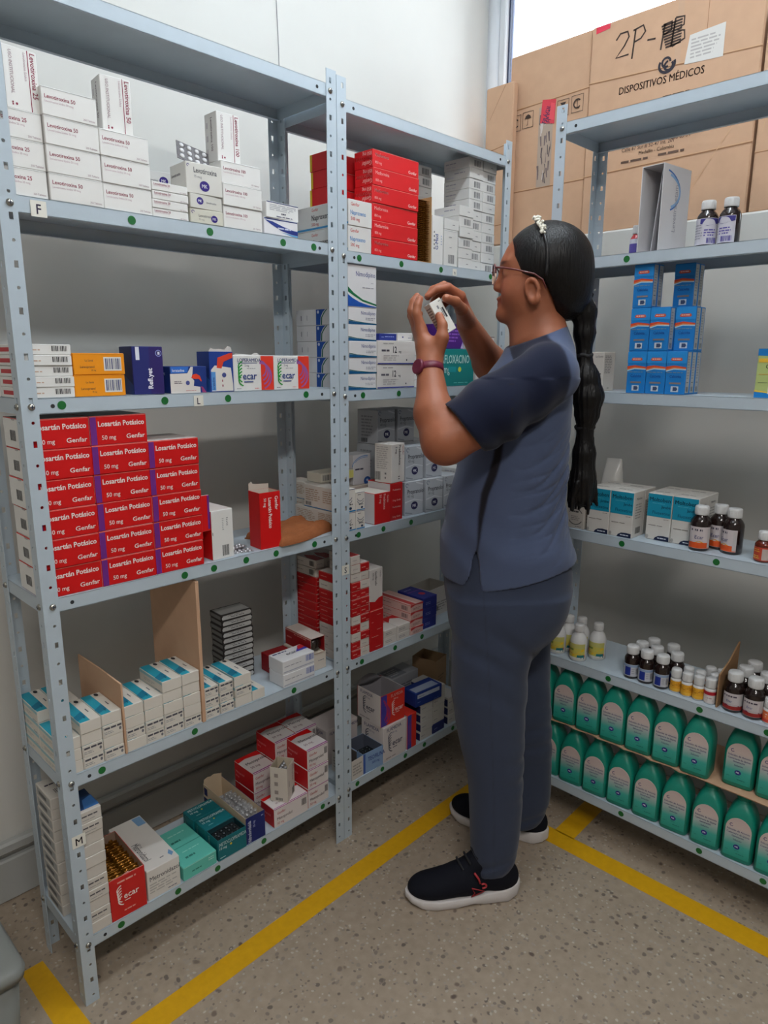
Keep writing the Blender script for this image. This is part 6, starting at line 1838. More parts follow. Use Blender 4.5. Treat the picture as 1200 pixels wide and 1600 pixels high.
def icon(u, v, s, kind):
    out_ = [('r', u - s, v - s * 0.6, u + s, v - s * 0.56, INK_), ('r', u - s, v + s * 0.56, u + s, v + s * 0.6, INK_), ('r', u - s, v - s * 0.6, u - s * 0.93, v + s * 0.6, INK_), ('r', u + s * 0.93, v - s * 0.6, u + s, v + s * 0.6, INK_)]
    if kind == 0:
        out_ += [('p', [(u - s * 0.6, v + s * 0.1), (u - s * 0.4, v + s * 0.3), (u, v + s * 0.4), (u + s * 0.4, v + s * 0.3), (u + s * 0.6, v + s * 0.1)], INK_), ('r', u - s * 0.04, v - s * 0.4, u + s * 0.04, v + s * 0.2, INK_), ('r', u - s * 0.25, v - s * 0.4, u, v - s * 0.35, INK_)]
    elif kind == 1:
        out_ += [('p', [(u - s * 0.5, v + s * 0.4), (u + s * 0.5, v + s * 0.4), (u, v)], INK_), ('p', [(u - s * 0.5, v - s * 0.4), (u + s * 0.5, v - s * 0.4), (u, v)], INK_)]
    else:
        out_ += [('o', u, v, s * 0.3, s * 0.3, 40, 320, s * 0.1, INK_), ('r', u - s * 0.05, v - s * 0.3, u + s * 0.05, v + s * 0.3, INK_)]
    return out_


TAPE = (176, 156, 140)
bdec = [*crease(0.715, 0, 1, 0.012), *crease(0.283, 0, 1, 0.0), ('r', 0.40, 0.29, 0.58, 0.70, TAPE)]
rg = random.Random(11)
for i in range(26):
    u_ = 0.41 + 0.15 * rg.random()
    v_ = 0.30 + 0.36 * rg.random()
    bdec.append(('p', [(u_, v_), (u_ + 0.012, v_), (u_ + 0.02 * rg.uniform(-1, 1) + 0.01, v_ + 0.05), (u_ + 0.02 * rg.uniform(-1, 1), v_ + 0.05)], rg.choice([(96, 84, 86), (206, 196, 190), (120, 104, 104)])))
bdec += [('p', [(0.42, 0.62), (0.60, 0.60), (0.61, 0.72), (0.44, 0.735)], (206, 60, 74)), ('t', 'FRÁGIL', 0.49, 0.61, 0.05, (70, 40, 80), 'l', 70, 0.8, 0.02), ('t', 'FRÁGIL', 0.54, 0.61, 0.05, (70, 40, 80), 'l', 70, 0.8, 0.02), ('p', [(0.53, 0.63), (0.59, 0.62), (0.60, 0.70), (0.55, 0.71)], (224, 80, 92))]
bdec += icon(0.26, 0.655, 0.07, 0) + icon(0.70, 0.665, 0.07, 1) + icon(0.87, 0.668, 0.07, 2) + icon(0.10, 0.650, 0.07, 2)
bigbox('cardboard_box', 0.2420, 1.757, 0.3050, 0.135, 0.604, 'brown cardboard box on the sill with umbrella and handling symbols and taped middle', bdec, rotz=-0.5)
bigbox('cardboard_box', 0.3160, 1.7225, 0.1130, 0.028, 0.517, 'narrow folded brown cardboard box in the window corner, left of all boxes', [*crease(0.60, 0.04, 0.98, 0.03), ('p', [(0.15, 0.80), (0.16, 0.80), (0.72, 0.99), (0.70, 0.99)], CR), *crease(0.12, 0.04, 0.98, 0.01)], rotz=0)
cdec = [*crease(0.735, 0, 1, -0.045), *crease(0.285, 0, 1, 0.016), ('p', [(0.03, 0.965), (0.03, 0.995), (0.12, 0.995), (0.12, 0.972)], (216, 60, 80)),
        ('r', 0.53, 0.72, 0.565, 0.995, (196, 160, 132)), ('r', 0.70, 0.74, 0.703, 0.99, CR),
        ('t', 'DISPOSITIVOS MÉDICOS', 0.205, 0.650, 0.040, (66, 50, 42), 'l', -0.5, 0.82, 0.016), ('p', [(0.59, 0.705), (0.80, 0.695), (0.80, 0.835), (0.61, 0.825)], (214, 210, 204)), ('l', 0.62, 0.72, 0.78, 0.81, 6, (176, 170, 166)),
        ('o', 0.49, 0.728, 0.038, 0.034, 150, 380, 0.012, (44, 40, 50)), ('o', 0.485, 0.738, 0.02, 0.02, 0, 300, 0.010, (44, 40, 50)), ('o', 0.50, 0.722, 0.02, 0.02, 100, 400, 0.010, (44, 40, 50)),
        ('l', 0.48, 0.57, 0.66, 0.60, 1, (110, 86, 70)), ('r', 0.22, 0.437, 0.37, 0.455, (66, 50, 44)), ('l', 0.45, 0.42, 0.72, 0.445, 1, (110, 86, 70)),
        ('t', 'Calle 67 Sur # 52-47 Int. 201', 0.25, 0.375, 0.018, (80, 62, 52), 'l', 0, 0.9, 0.006), ('t', '448 65 34', 0.55, 0.385, 0.018, (80, 62, 52), 'l', 0, 0.9, 0.006), ('t', 'Medellín - Colombia', 0.36, 0.348, 0.017, (80, 62, 52), 'l', 0, 0.9, 0.006), ('l', 0.25, 0.315, 0.46, 0.338, 1, (96, 74, 62)), ('l', 0.48, 0.318, 0.66, 0.341, 1, (96, 74, 62)),
        ('p', [(0.62, 0.06), (0.625, 0.06), (0.98, 0.50), (0.975, 0.50)], LT)]
big = bigbox('cardboard_box', -0.0665, 1.742, 0.5040, 0.150, 0.600, 'largest brown cardboard box on the sill with handwritten marks and a white paper', cdec, rotz=0)


def pen(o_, strokes, w, h, d, wid=0.006, col=INK_):
    """felt-pen handwriting as thin raised strokes on the box front"""
    q_ = MB()
    for st in strokes:
        pts_ = [Vector((-w / 2 + a * w, -d / 2 - 0.0009, b * h)) for a, b in st]
        vs_, fs_ = [], []
        for i, p_ in enumerate(pts_):
            t = (pts_[min(i + 1, len(pts_) - 1)] - pts_[max(i - 1, 0)]).normalized()
            nn = Vector((-t.z, 0, t.x)) * wid / 2
            vs_ += [p_ + nn, p_ - nn]
        for i in range(len(pts_) - 1):
            fs_.append((2 * i, 2 * i + 1, 2 * i + 3, 2 * i + 2))
        q_.add(vs_, fs_, ink(col))
    o2 = q_.build('handwriting', o_)
    o2['label'] = 'black handwritten pen marks'


st = [[(0.165, 0.905), (0.19, 0.93), (0.235, 0.93), (0.245, 0.905), (0.22, 0.87), (0.17, 0.825), (0.25, 0.825)],
      [(0.285, 0.93), (0.272, 0.80)], [(0.27, 0.925), (0.33, 0.935), (0.345, 0.905), (0.32, 0.88), (0.28, 0.872)], [(0.36, 0.862), (0.41, 0.858)],
      [(0.46, 0.91), (0.445, 0.80)], [(0.45, 0.905), (0.50, 0.91), (0.50, 0.875), (0.46, 0.862)], [(0.52, 0.92), (0.505, 0.80)], [(0.52, 0.92), (0.57, 0.915), (0.57, 0.88), (0.53, 0.865), (0.575, 0.855), (0.58, 0.82), (0.51, 0.80)]]
for i in range(9):
    st.append([(0.44 + 0.004 * i, 0.90 - 0.012 * i), (0.56, 0.905 - 0.012 * i)])
pen(big, st, 0.5040, 0.600, 0.150, 0.005)
bigbox('cardboard_box', -0.5780, 1.742, 0.46, 0.150, 0.500, 'plain brown cardboard box cut off by the right edge of the picture', [*crease(0.30, 0, 1, 0.01), ('p', [(0.03, 0.40), (0.032, 0.40), (0.06, 0.55), (0.055, 0.55)], LT)], rotz=1)

# ================================================================== THE WOMAN
# person frame: x = the way she faces, y = her left (towards the camera), z up
PO = Vector((0.98, -0.38, 0.0))
PROT = R(45.519) + PI / 2


class SDF:
    """smooth-union field on a regular grid, meshed with surface nets"""

    def __init__(self, lo, hi, h):
        self.h = h
        self.lo = np.array(lo, dtype=np.float64)
        self.n = np.ceil((np.array(hi) - self.lo) / h).astype(int) + 1
        self.d = np.full(self.n, 0.2, dtype=np.float32)
        self.ax = [self.lo[i] + h * np.arange(self.n[i]) for i in range(3)]

    def sub(self, lo, hi):
        s = []
        for i in range(3):
            a = int(max(0, math.floor((lo[i] - self.lo[i]) / self.h)))
            b = int(min(self.n[i], math.ceil((hi[i] - self.lo[i]) / self.h) + 1))
            s.append(slice(a, max(a, b)))
        s = tuple(s)
        X = np.meshgrid(self.ax[0][s[0]], self.ax[1][s[1]], self.ax[2][s[2]], indexing='ij', sparse=True)
        return s, X

    def union(self, s, f, k):
        g = self.d[s]
        f = f.astype(np.float32)
        if k > 0:
            hh = np.clip(0.5 + 0.5 * (f - g) / k, 0, 1)
            self.d[s] = f * (1 - hh) + g * hh - k * hh * (1 - hh)
        else:
            self.d[s] = np.minimum(f, g)

    def cone(self, a, b, ra, rb, k=0.01):
        a, b = np.array(a, float), np.array(b, float)
        m = max(ra, rb) + k + 0.02
        s, X = self.sub(np.minimum(a, b) - m, np.maximum(a, b) + m)
        ab = b - a
        L2 = max(ab @ ab, 1e-9)
        p = [X[i] - a[i] for i in range(3)]
        t = np.clip((p[0] * ab[0] + p[1] * ab[1] + p[2] * ab[2]) / L2, 0, 1)
        q = np.sqrt((p[0] - t * ab[0]) ** 2 + (p[1] - t * ab[1]) ** 2 + (p[2] - t * ab[2]) ** 2)
        self.union(s, q - (ra + (rb - ra) * t), k)

    def chain(self, pts, rs, k=0.006):
        for i in range(len(pts) - 1):
            self.cone(pts[i], pts[i + 1], rs[i], rs[i + 1], k)

    def ell_field(self, c, r, X, rot=None):
        p = [X[i] - c[i] for i in range(3)]
        if rot is not None:
            p = [rot[j][0] * p[0] + rot[j][1] * p[1] + rot[j][2] * p[2] for j in range(3)]
        q = np.sqrt((p[0] / r[0]) ** 2 + (p[1] / r[1]) ** 2 + (p[2] / r[2]) ** 2)
        g = np.sqrt((p[0] / r[0] ** 2) ** 2 + (p[1] / r[1] ** 2) ** 2 + (p[2] / r[2] ** 2) ** 2) + 1e-6
        return q * (q - 1) / g

    def ell(self, c, r, k=0.01, rot=None, cut=False):
        m = max(r) + k + 0.02
        s, X = self.sub([c[i] - m for i in range(3)], [c[i] + m for i in range(3)])
        f = self.ell_field(c, r, X, rot)
        if not cut:
            self.union(s, f, k)
        else:
            g = self.d[s]
            f = -f.astype(np.float32)
            hh = np.clip(0.5 - 0.5 * (f - g) / k, 0, 1)
            self.d[s] = f * (1 - hh) + g * hh + k * hh * (1 - hh)

    def loft(self, secs, k=0.01, e=2.2, ly=None):
        """secs: rows (z, x_front, x_back, half width, y centre)"""
        secs = sorted(secs)
        zs = [q[0] for q in secs]
        W = max(q[3] for q in secs) + 0.03
        yc = [q[4] for q in secs]
        s, X = self.sub([min(q[2] for q in secs) - 0.03, min(yc) - W, zs[0] - 0.03], [max(q[1] for q in secs) + 0.03, max(yc) + W, zs[-1] + 0.03])
        zz = X[2]
        I = lambda j: smooth_interp(zz, zs, [q[j] for q in secs])
        xf, xb, hw, cy = I(1), I(2), I(3), I(4)
        cx, hx = (xf + xb) / 2, (xf - xb) / 2
        u, v = np.abs(X[0] - cx) / hx, np.abs(X[1] - cy) / hw
        q = (u ** e + v ** e + 1e-12) ** (1 / e)
        f = (q - 1) * np.minimum(hx, hw)
        f = np.maximum(f, np.maximum(zs[0] - zz, zz - zs[-1]))
        self.union(s, f, k)

    def mesh(self, name):
        d = self.d
        ins = d < 0
        c = [slice(None, -1), slice(1, None)]
        cnt = np.zeros(np.array(d.shape) - 1, dtype=np.int8)
        for i in (0, 1):
            for j in (0, 1):
                for k in (0, 1):
                    cnt += ins[c[i], c[j], c[k]]
        act = (cnt > 0) & (cnt < 8)
        idx = np.argwhere(act)
        ids = np.full(act.shape, -1, dtype=np.int64)
        ids[act] = np.arange(len(idx))
        pos = np.zeros((len(idx), 3))
        num = np.zeros(len(idx))
        corners = [(i, j, k) for i in (0, 1) for j in (0, 1) for k in (0, 1)]
        val = {q: d[idx[:, 0] + q[0], idx[:, 1] + q[1], idx[:, 2] + q[2]].astype(float) for q in corners}
        for a in corners:
            for ax in range(3):
                if a[ax] == 0:
                    b = list(a)
                    b[ax] = 1
                    b = tuple(b)
                    va, vb = val[a], val[b]
                    cr = (va < 0) != (vb < 0)
                    t = np.where(cr, va / np.where(np.abs(va - vb) < 1e-12, 1, va - vb), 0)
                    for q in range(3):
                        pos[:, q] += np.where(cr, a[q] + (t if q == ax else 0), 0)
                    num += cr
        pos = (pos / num[:, None] + idx) * self.h + self.lo
        faces = []
        for ax in range(3):
            o1, o2 = [q for q in range(3) if q != ax]
            sl0 = [slice(1, -1)] * 3
            a_ = [slice(1, -1)] * 3
            b_ = [slice(1, -1)] * 3
            a_[ax] = slice(0, -1)
            b_[ax] = slice(1, None)
            A, B = ins[tuple(a_)], ins[tuple(b_)]
            for flip in (False, True):
                m = (A & ~B) if not flip else (~A & B)
                e = np.argwhere(m)
                if not len(e):
                    continue
                base = e.copy()
                for q in range(3):
                    if q != ax:
                        base[:, q] += 1
                quad = []
                for (u, v) in ((0, 0), (1, 0), (1, 1), (0, 1)):
                    b2 = base.copy()
                    b2[:, o1] -= 1 - u
                    b2[:, o2] -= 1 - v
                    quad.append(ids[b2[:, 0], b2[:, 1], b2[:, 2]])
                quad = np.stack(quad, 1)
                rev = flip != (ax == 1)
                if rev:
                    quad = quad[:, ::-1]
                faces.append(quad)
        faces = np.concatenate(faces)
        me = bpy.data.meshes.new(name)
        me.vertices.add(len(pos))
        me.vertices.foreach_set('co', pos.astype(np.float32).ravel())
        me.loops.add(faces.size)
        me.loops.foreach_set('vertex_index', faces.ravel().astype(np.int32))
        me.polygons.add(len(faces))
        me.polygons.foreach_set('loop_start', np.arange(0, faces.size, 4, dtype=np.int32))
        try:
            me.polygons.foreach_set('loop_total', np.full(len(faces), 4, dtype=np.int32))
        except Exception:
            pass
        me.update(calc_edges=True)
        me.validate()
        me.polygons.foreach_set('use_smooth', np.ones(len(me.polygons), dtype=bool))
        return me, pos


def smooth_interp(z, zs, vs):
    """monotone cubic-ish interpolation"""
    zs, vs = np.array(zs, float), np.array(vs, float)
    i = np.clip(np.searchsorted(zs, z) - 1, 0, len(zs) - 2)
    t = np.clip((z - zs[i]) / (zs[i + 1] - zs[i]), 0, 1)
    sl = np.gradient(vs, zs)
    h = zs[i + 1] - zs[i]
    return (2 * t ** 3 - 3 * t ** 2 + 1) * vs[i] + (t ** 3 - 2 * t ** 2 + t) * h * sl[i] + (3 * t ** 2 - 2 * t ** 3) * vs[i + 1] + (t ** 3 - t ** 2) * h * sl[i + 1]


def col_attr(me, cols):
    a = me.color_attributes.new('tone', 'FLOAT_COLOR', 'POINT')
    c = np.ones((len(me.vertices), 4), dtype=np.float32)
    c[:, :3] = cols
    a.data.foreach_set('color', c.ravel())


def attr_mat(name, rough, bump=0.0, scale=120, sss=0.0, stretch=(1, 1, 1), dist=0.002, spec=0.4, sheen=0.0):
    m = bpy.data.materials.new(name)
    m.use_nodes = True
    nt_ = m.node_tree
    b = nt_.nodes['Principled BSDF']
    at = nt_.nodes.new('ShaderNodeAttribute')
    at.attribute_name = 'tone'
    nt_.links.new(at.outputs['Color'], b.inputs['Base Color'])
    b.inputs['Roughness'].default_value = rough
    b.inputs['Specular IOR Level'].default_value = spec
    if sss:
        b.inputs['Subsurface Weight'].default_value = sss
        b.inputs['Subsurface Radius'].default_value = (0.012, 0.005, 0.003)
        b.inputs['Subsurface Scale'].default_value = 0.6
    if sheen:
        b.inputs['Sheen Weight'].default_value = sheen
    if bump:
        tc = nt_.nodes.new('ShaderNodeTexCoord')
        mp = nt_.nodes.new('ShaderNodeMapping')
        mp.inputs['Scale'].default_value = stretch
        nz = nt_.nodes.new('ShaderNodeTexNoise')
        nz.inputs['Scale'].default_value = scale
        nz.inputs['Detail'].default_value = 3
        bp = nt_.nodes.new('ShaderNodeBump')
        bp.inputs['Strength'].default_value = bump
        bp.inputs['Distance'].default_value = dist
        nt_.links.new(tc.outputs['Object'], mp.inputs[0])
        nt_.links.new(mp.outputs[0], nz.inputs['Vector'])
        nt_.links.new(nz.outputs['Fac'], bp.inputs['Height'])
        nt_.links.new(bp.outputs['Normal'], b.inputs['Normal'])
    return m


L3 = lambda c: np.array([lin(c[0]), lin(c[1]), lin(c[2])])
person = empty('person', PO, PROT)
tag(person, 'person with long black ponytail and glasses, in grey-blue scrubs, reading a small carton', 'person')

# ---------------- body
HC = np.array([-0.035, 0.0, 1.545])
PSI = R(14)
hf, hs = np.array([math.cos(PSI), -math.sin(PSI), 0]), np.array([math.sin(PSI), math.cos(PSI), 0])
HR = [hf, hs, np.array([0, 0, 1.0])]


def hp(f, s, z):
    return HC + hf * f + hs * s + np.array([0, 0, z])


B = SDF((-0.24, -0.40, 0.0), (0.33, 0.27, 1.67), 0.0034)
# head
B.ell(hp(0, 0, 0.008), (0.098, 0.076, 0.088), 0.01, HR)
B.ell(hp(0.036, 0, -0.035), (0.060, 0.061, 0.082), 0.02, HR)
B.ell(hp(0.042, 0, -0.082), (0.052, 0.052, 0.034), 0.02, HR)
B.cone(hp(0.088, -0.008, -0.097), hp(0.088, 0.008, -0.097), 0.019, 0.019, 0.018)
B.ell(hp(0.076, 0, 0.014), (0.022, 0.048, 0.015), 0.014, HR)
for s_ in (-1, 1):
    B.ell(hp(0.058, 0.036 * s_, -0.050), (0.034, 0.028, 0.032), 0.02, HR)
    B.ell(hp(0.104, 0.031 * s_, -0.010), (0.016, 0.016, 0.011), 0.010, HR, cut=True)
    B.ell(hp(0.080, 0.031 * s_, -0.010), (0.0135, 0.0145, 0.0125), 0.004, HR)
B.cone(hp(0.091, 0, 0.0), hp(0.105, 0, -0.036), 0.0075, 0.0105, 0.012)
for s_ in (-1, 1):
    B.cone(hp(0.094, 0.010 * s_, -0.040), hp(0.100, 0.008 * s_, -0.040), 0.008, 0.007, 0.006)
B.ell(hp(0.094, 0, -0.0625), (0.013, 0.021, 0.0065), 0.006, HR)
B.ell(hp(0.092, 0, -0.0745), (0.013, 0.019, 0.0075), 0.006, HR)
# ears
for s_ in (1, -1):
    ec = hp(0.024, 0.0755 * s_, -0.052)
    e1 = hf * 0.25 + np.array([0, 0, 0.97])
    e2 = -hf * 0.97 + np.array([0, 0, 0.25]) + hs * 0.35 * s_
    ring_ = []
    for i in range(17):
        t = 2 * PI * i / 16
        rr = 0.0130 if math.sin(t) > -0.2 else 0.0100
        ring_.append(ec + e1 * 0.0245 * math.sin(t) + e2 * rr * math.cos(t) + hs * s_ * 0.003)
    rad = [0.0042] * 17
    for i in range(10, 15):
        rad[i] = 0.0062
    B.chain(ring_, rad, 0.004)
    B.ell(ec - hs * s_ * 0.004, (0.0130, 0.006, 0.024), 0.004, HR)
    B.ell(ec + hs * s_ * 0.006 + hf * 0.003, (0.0065, 0.006, 0.012), 0.003, HR, cut=True)
# neck
B.cone((-0.022, 0, 1.47), (-0.036, 0, 1.335), 0.055, 0.064, 0.022)
B.cone(hp(0.040, 0, -0.105), (-0.012, 0, 1.395), 0.036, 0.052, 0.02)
for s_ in (-1, 1):
    B.cone((-0.050, 0.035 * s_, 1.395), (-0.030, 0.120 * s_, 1.318), 0.032, 0.032, 0.03)
# torso and legs under the clothes
B.loft([(0.80, 0.150, -0.105, 0.150, 0), (0.88, 0.168, -0.112, 0.160, 0), (1.0, 0.148, -0.085, 0.138, 0), (1.1, 0.130, -0.088, 0.136, 0), (1.2, 0.118, -0.096, 0.142, 0), (1.28, 0.090, -0.098, 0.145, 0), (1.345, 0.03, -0.085, 0.10, 0)], 0.02)
B.chain([(0.045, 0.085, 0.82), (0.070, 0.09, 0.50), (0.045, 0.09, 0.10)], [0.085, 0.060, 0.036], 0.02)
B.chain([(0.02, -0.085, 0.82), (-0.03, -0.09, 0.50), (-0.070, -0.095, 0.10)], [0.085, 0.058, 0.036], 0.02)
B.cone((0.030, 0.098, 0.070), (0.17, 0.113, 0.042), 0.030, 0.020, 0.02)
B.cone((-0.085, -0.125, 0.070), (0.03, -0.185, 0.042), 0.030, 0.020, 0.02)
# left arm (nearest the camera)
shL, elL, wrL = (-0.015, 0.150, 1.312), (0.203, 0.188, 1.180), (0.232, 0.102, 1.335)
B.chain([shL, (0.10, 0.178, 1.240), elL], [0.060, 0.056, 0.049], 0.02)
B.chain([elL, (0.226, 0.160, 1.235), wrL], [0.047, 0.039, 0.0265], 0.02)
B.chain([wrL, (0.236, 0.088, 1.372)], [0.0255, 0.026], 0.012)
mc = [(0.250, 0.083, 1.412), (0.257, 0.062, 1.418), (0.256, 0.042, 1.413), (0.250, 0.024, 1.402)]
for i, q_ in enumerate(mc):
    B.cone((0.233 + 0.002 * i, 0.098 - 0.009 * i, 1.350), q_, 0.016, 0.0130, 0.010)
B.cone((0.222, 0.098, 1.350), (0.206, 0.107, 1.392), 0.019, 0.0155, 0.012)
B.chain([(0.206, 0.107, 1.392), (0.205, 0.100, 1.418), (0.2105, 0.0795, 1.4385)], [0.0130, 0.0108, 0.0092], 0.004)
B.chain([mc[0], (0.2605, 0.084, 1.443), (0.2580, 0.080, 1.461), (0.2525, 0.074, 1.4745)], [0.0122, 0.0102, 0.0090, 0.0078], 0.003)
B.chain([mc[1], (0.2690, 0.056, 1.450), (0.2650, 0.050, 1.470), (0.2570, 0.046, 1.482)], [0.0122, 0.0102, 0.0090, 0.0078], 0.003)
B.chain([mc[2], (0.2680, 0.034, 1.442), (0.2630, 0.028, 1.460), (0.2530, 0.026, 1.470)], [0.0118, 0.0098, 0.0086, 0.0075], 0.003)
B.chain([mc[3], (0.2600, 0.014, 1.424), (0.2560, 0.009, 1.438), (0.2470, 0.008, 1.447)], [0.0108, 0.0090, 0.0080, 0.0070], 0.003)
# right arm
shR, elR, wrR = (-0.04, -0.155, 1.315), (0.0, -0.310, 1.285), (0.124, -0.108, 1.430)
B.chain([shR, elR], [0.060, 0.050], 0.02)
B.chain([elR, (0.045, -0.235, 1.338), wrR], [0.048, 0.042, 0.0265], 0.02)
mcr = [(0.152, -0.030, 1.489), (0.156, -0.052, 1.492), (0.153, -0.073, 1.486), (0.146, -0.091, 1.474)]
for i, q_ in enumerate(mcr):
    B.cone((0.126, -0.092 - 0.009 * i, 1.440), q_, 0.0165, 0.0125, 0.010)
B.cone((0.130, -0.080, 1.440), (0.150, -0.012, 1.458), 0.019, 0.0145, 0.012)
B.chain([(0.150, -0.012, 1.458), (0.170, 0.032, 1.472), (0.1935, 0.0535, 1.4775)], [0.0135, 0.0112, 0.0095], 0.004)
B.chain([mcr[0], (0.183, -0.012, 1.507), (0.212, -0.004, 1.501), (0.230, 0.002, 1.487)], [0.0120, 0.0100, 0.0090, 0.0078], 0.003)
B.chain([mcr[1], (0.190, -0.036, 1.513), (0.216, -0.026, 1.503), (0.229, -0.018, 1.486)], [0.0120, 0.0100, 0.0090, 0.0078], 0.003)
B.chain([mcr[2], (0.184, -0.060, 1.503), (0.208, -0.050, 1.488), (0.216, -0.041, 1.470)], [0.0115, 0.0098, 0.0086, 0.0075], 0.003)
B.chain([mcr[3], (0.170, -0.083, 1.486), (0.188, -0.073, 1.472), (0.194, -0.064, 1.456)], [0.0105, 0.0090, 0.0080, 0.0070], 0.003)
me, P_ = B.mesh('body')
SK = L3((158, 96, 68))
cols = np.tile(SK, (len(P_), 1))
rel = P_ - HC
pf, ps, pz = rel @ hf, rel @ hs, rel[:, 2]


def blend(mask, c):
    global cols
    cols = cols * (1 - mask[:, None]) + L3(c)[None] * mask[:, None]


blend(np.exp(-(((pz + 0.068) / 0.009) ** 2 + (ps / 0.021) ** 2)) * (pf > 0.085) * 0.8, (146, 66, 58))
blend(np.exp(-(((pz + 0.045) / 0.022) ** 2 + ((np.abs(ps) - 0.045) / 0.02) ** 2)) * (pf > 0.03) * 0.30, (178, 92, 72))
for s_ in (-1, 1):
    blend(np.exp(-(((pz - 0.013) / 0.0040) ** 2 + ((ps - 0.032 * s_) / 0.017) ** 2) ** 2) * (pf > 0.06) * 0.85, (46, 32, 28))
    blend((((pf - 0.0905) ** 2 + (ps - 0.031 * s_) ** 2 + (pz + 0.010) ** 2) < 0.0062 ** 2) * 0.9, (40, 26, 20))
# fingertips and palms a little redder
tipz = [(0.2525, 0.074, 1.4745), (0.2105, 0.0795, 1.4385), (0.1935, 0.0535, 1.4775), (0.230, 0.002, 1.487), (0.229, -0.018, 1.486), (0.257, 0.046, 1.482)]
for t_ in tipz:
    blend(np.exp(-(np.sum((P_ - np.array(t_)) ** 2, 1) / 0.011 ** 2)) * 0.45, (184, 104, 82))
col_attr(me, cols)
me.materials.append(attr_mat('skin', 0.5, 0.08, 240, 0.12))
body = link('body', me, person)
# nails
NAIL = mat('finger_nail', (196, 138, 114), 0.3)
q = MB()
for (tip, nrm, dirv) in (((0.2105, 0.0795, 1.4385), (-0.25, 0.9, 0.35), (0.25, -0.6, 0.75)), ((0.1935, 0.0535, 1.4775), (-0.1, 0.75, 0.65), (0.75, 0.6, 0.15)), ((0.2525, 0.074, 1.4745), (0.85, 0.4, 0.35), (-0.35, -0.4, 0.85))):
    n_ = Vector(nrm).normalized()
    d_ = Vector(dirv).normalized()
    d_ = (d_ - n_ * d_.dot(n_)).normalized()
    T = Matrix.Translation(Vector(tip) + n_ * 0.0078) @ Matrix((d_, n_.cross(d_), n_)).transposed().to_4x4()
    q.lathe([(0.0001, 0.0016), (0.0035, 0.0012), (0.0048, 0.0)], NAIL, 14, T, cap=False, sx=1.15, sy=0.85)
o = q.build('finger_nail', body)

# ---------------- hair
Hh_ = SDF((-0.24, -0.12, 0.96), (0.10, 0.12, 1.67), 0.0034)
Hh_.ell(hp(-0.005, 0, 0.010), (0.100, 0.0855, 0.0935), 0.01, HR)
Hh_.ell(hp(-0.045, 0, -0.045), (0.060, 0.066, 0.068), 0.03, HR)
s, X = Hh_.sub((-0.24, -0.12, 0.96), (0.10, 0.12, 1.67))
fx = (X[0] - HC[0]) * hf[0] + (X[1] - HC[1]) * hf[1]
sx_ = (X[0] - HC[0]) * hs[0] + (X[1] - HC[1]) * hs[1]
zz = X[2] + 0 * fx
bz = np.interp(zz, [1.42, 1.435, 1.45, 1.475, 1.505, 1.519, 1.526, 1.545, 1.57, 1.60, 1.65], [-0.060, -0.048, -0.028, -0.020, -0.004, 0.010, 0.040, 0.047, 0.055, 0.054, 0.052])
bz = bz + 0.022 * (1 - np.clip(np.abs(sx_) / 0.08, 0, 1) ** 2) * (zz > 1.53)
Hh_.d = np.maximum(Hh_.d, ((fx - bz) * 0.85).astype(np.float32))
Hh_.d = np.maximum(Hh_.d, (1.430 - zz).astype(np.float32))
# combed-back strands
tail = [(-0.118, 0.004, 1.497), (-0.128, 0.004, 1.452), (-0.131, 0.006, 1.405), (-0.132, 0.008, 1.356), (-0.140, 0.010, 1.305), (-0.147, 0.012, 1.262), (-0.147, 0.012, 1.222), (-0.145, 0.012, 1.190), (-0.146, 0.012, 1.130), (-0.147, 0.012, 1.070), (-0.148, 0.012, 1.030)]
Hh_.chain(tail, [0.017, 0.026, 0.023, 0.015, 0.029, 0.034, 0.027, 0.018, 0.025, 0.029, 0.028], 0.010)
rg = random.Random(4)
for i in range(26):
    x0_, y0_ = -0.147 + rg.uniform(-0.026, 0.026), 0.012 + rg.uniform(-0.024, 0.024)
    Hh_.cone((x0_, y0_, 1.06), (x0_ + (x0_ + 0.147) * 0.35 + rg.uniform(-0.006, 0.004), y0_ * 1.1, 1.0 + rg.uniform(-0.012, 0.022)), 0.0085, 0.0034, 0.004)
s, X = Hh_.sub((-0.24, -0.12, 0.96), (0.10, 0.12, 1.67))
an = np.arctan2(X[1] + 0.0 * X[0] - 0.01, X[0] + 0.146)
Hh_.d += (0.0011 * np.sin(an * 17 + 30 * X[2]) * (X[2] < 1.47)).astype(np.float32)
me, P_ = Hh_.mesh('hair')
hm = bpy.data.materials.new('black_hair')
hm.use_nodes = True
nt_ = hm.node_tree
b_ = nt_.nodes['Principled BSDF']
b_.inputs['Base Color'].default_value = (0.0045, 0.0038, 0.0038, 1)
b_.inputs['Roughness'].default_value = 0.42
b_.inputs['Specular IOR Level'].default_value = 0.28
tc = nt_.nodes.new('ShaderNodeTexCoord')
mp = nt_.nodes.new('ShaderNodeMapping')
mp.inputs['Scale'].default_value = (160, 160, 7)
nz = nt_.nodes.new('ShaderNodeTexNoise')
nz.inputs['Scale'].default_value = 1.6
nz.inputs['Detail'].default_value = 4
bp = nt_.nodes.new('ShaderNodeBump')
bp.inputs['Strength'].default_value = 0.55
bp.inputs['Distance'].default_value = 0.0035
nt_.links.new(tc.outputs['Object'], mp.inputs[0])
nt_.links.new(mp.outputs[0], nz.inputs['Vector'])
nt_.links.new(nz.outputs['Fac'], bp.inputs['Height'])
nt_.links.new(bp.outputs['Normal'], b_.inputs['Normal'])
me.materials.append(hm)
hair = link('hair', me, person)
hair['label'] = 'long black hair in a ponytail tied in three places'
M_TIE = mat('black_hair_tie', (22, 22, 24), 0.6, 0, 0.3, 300)
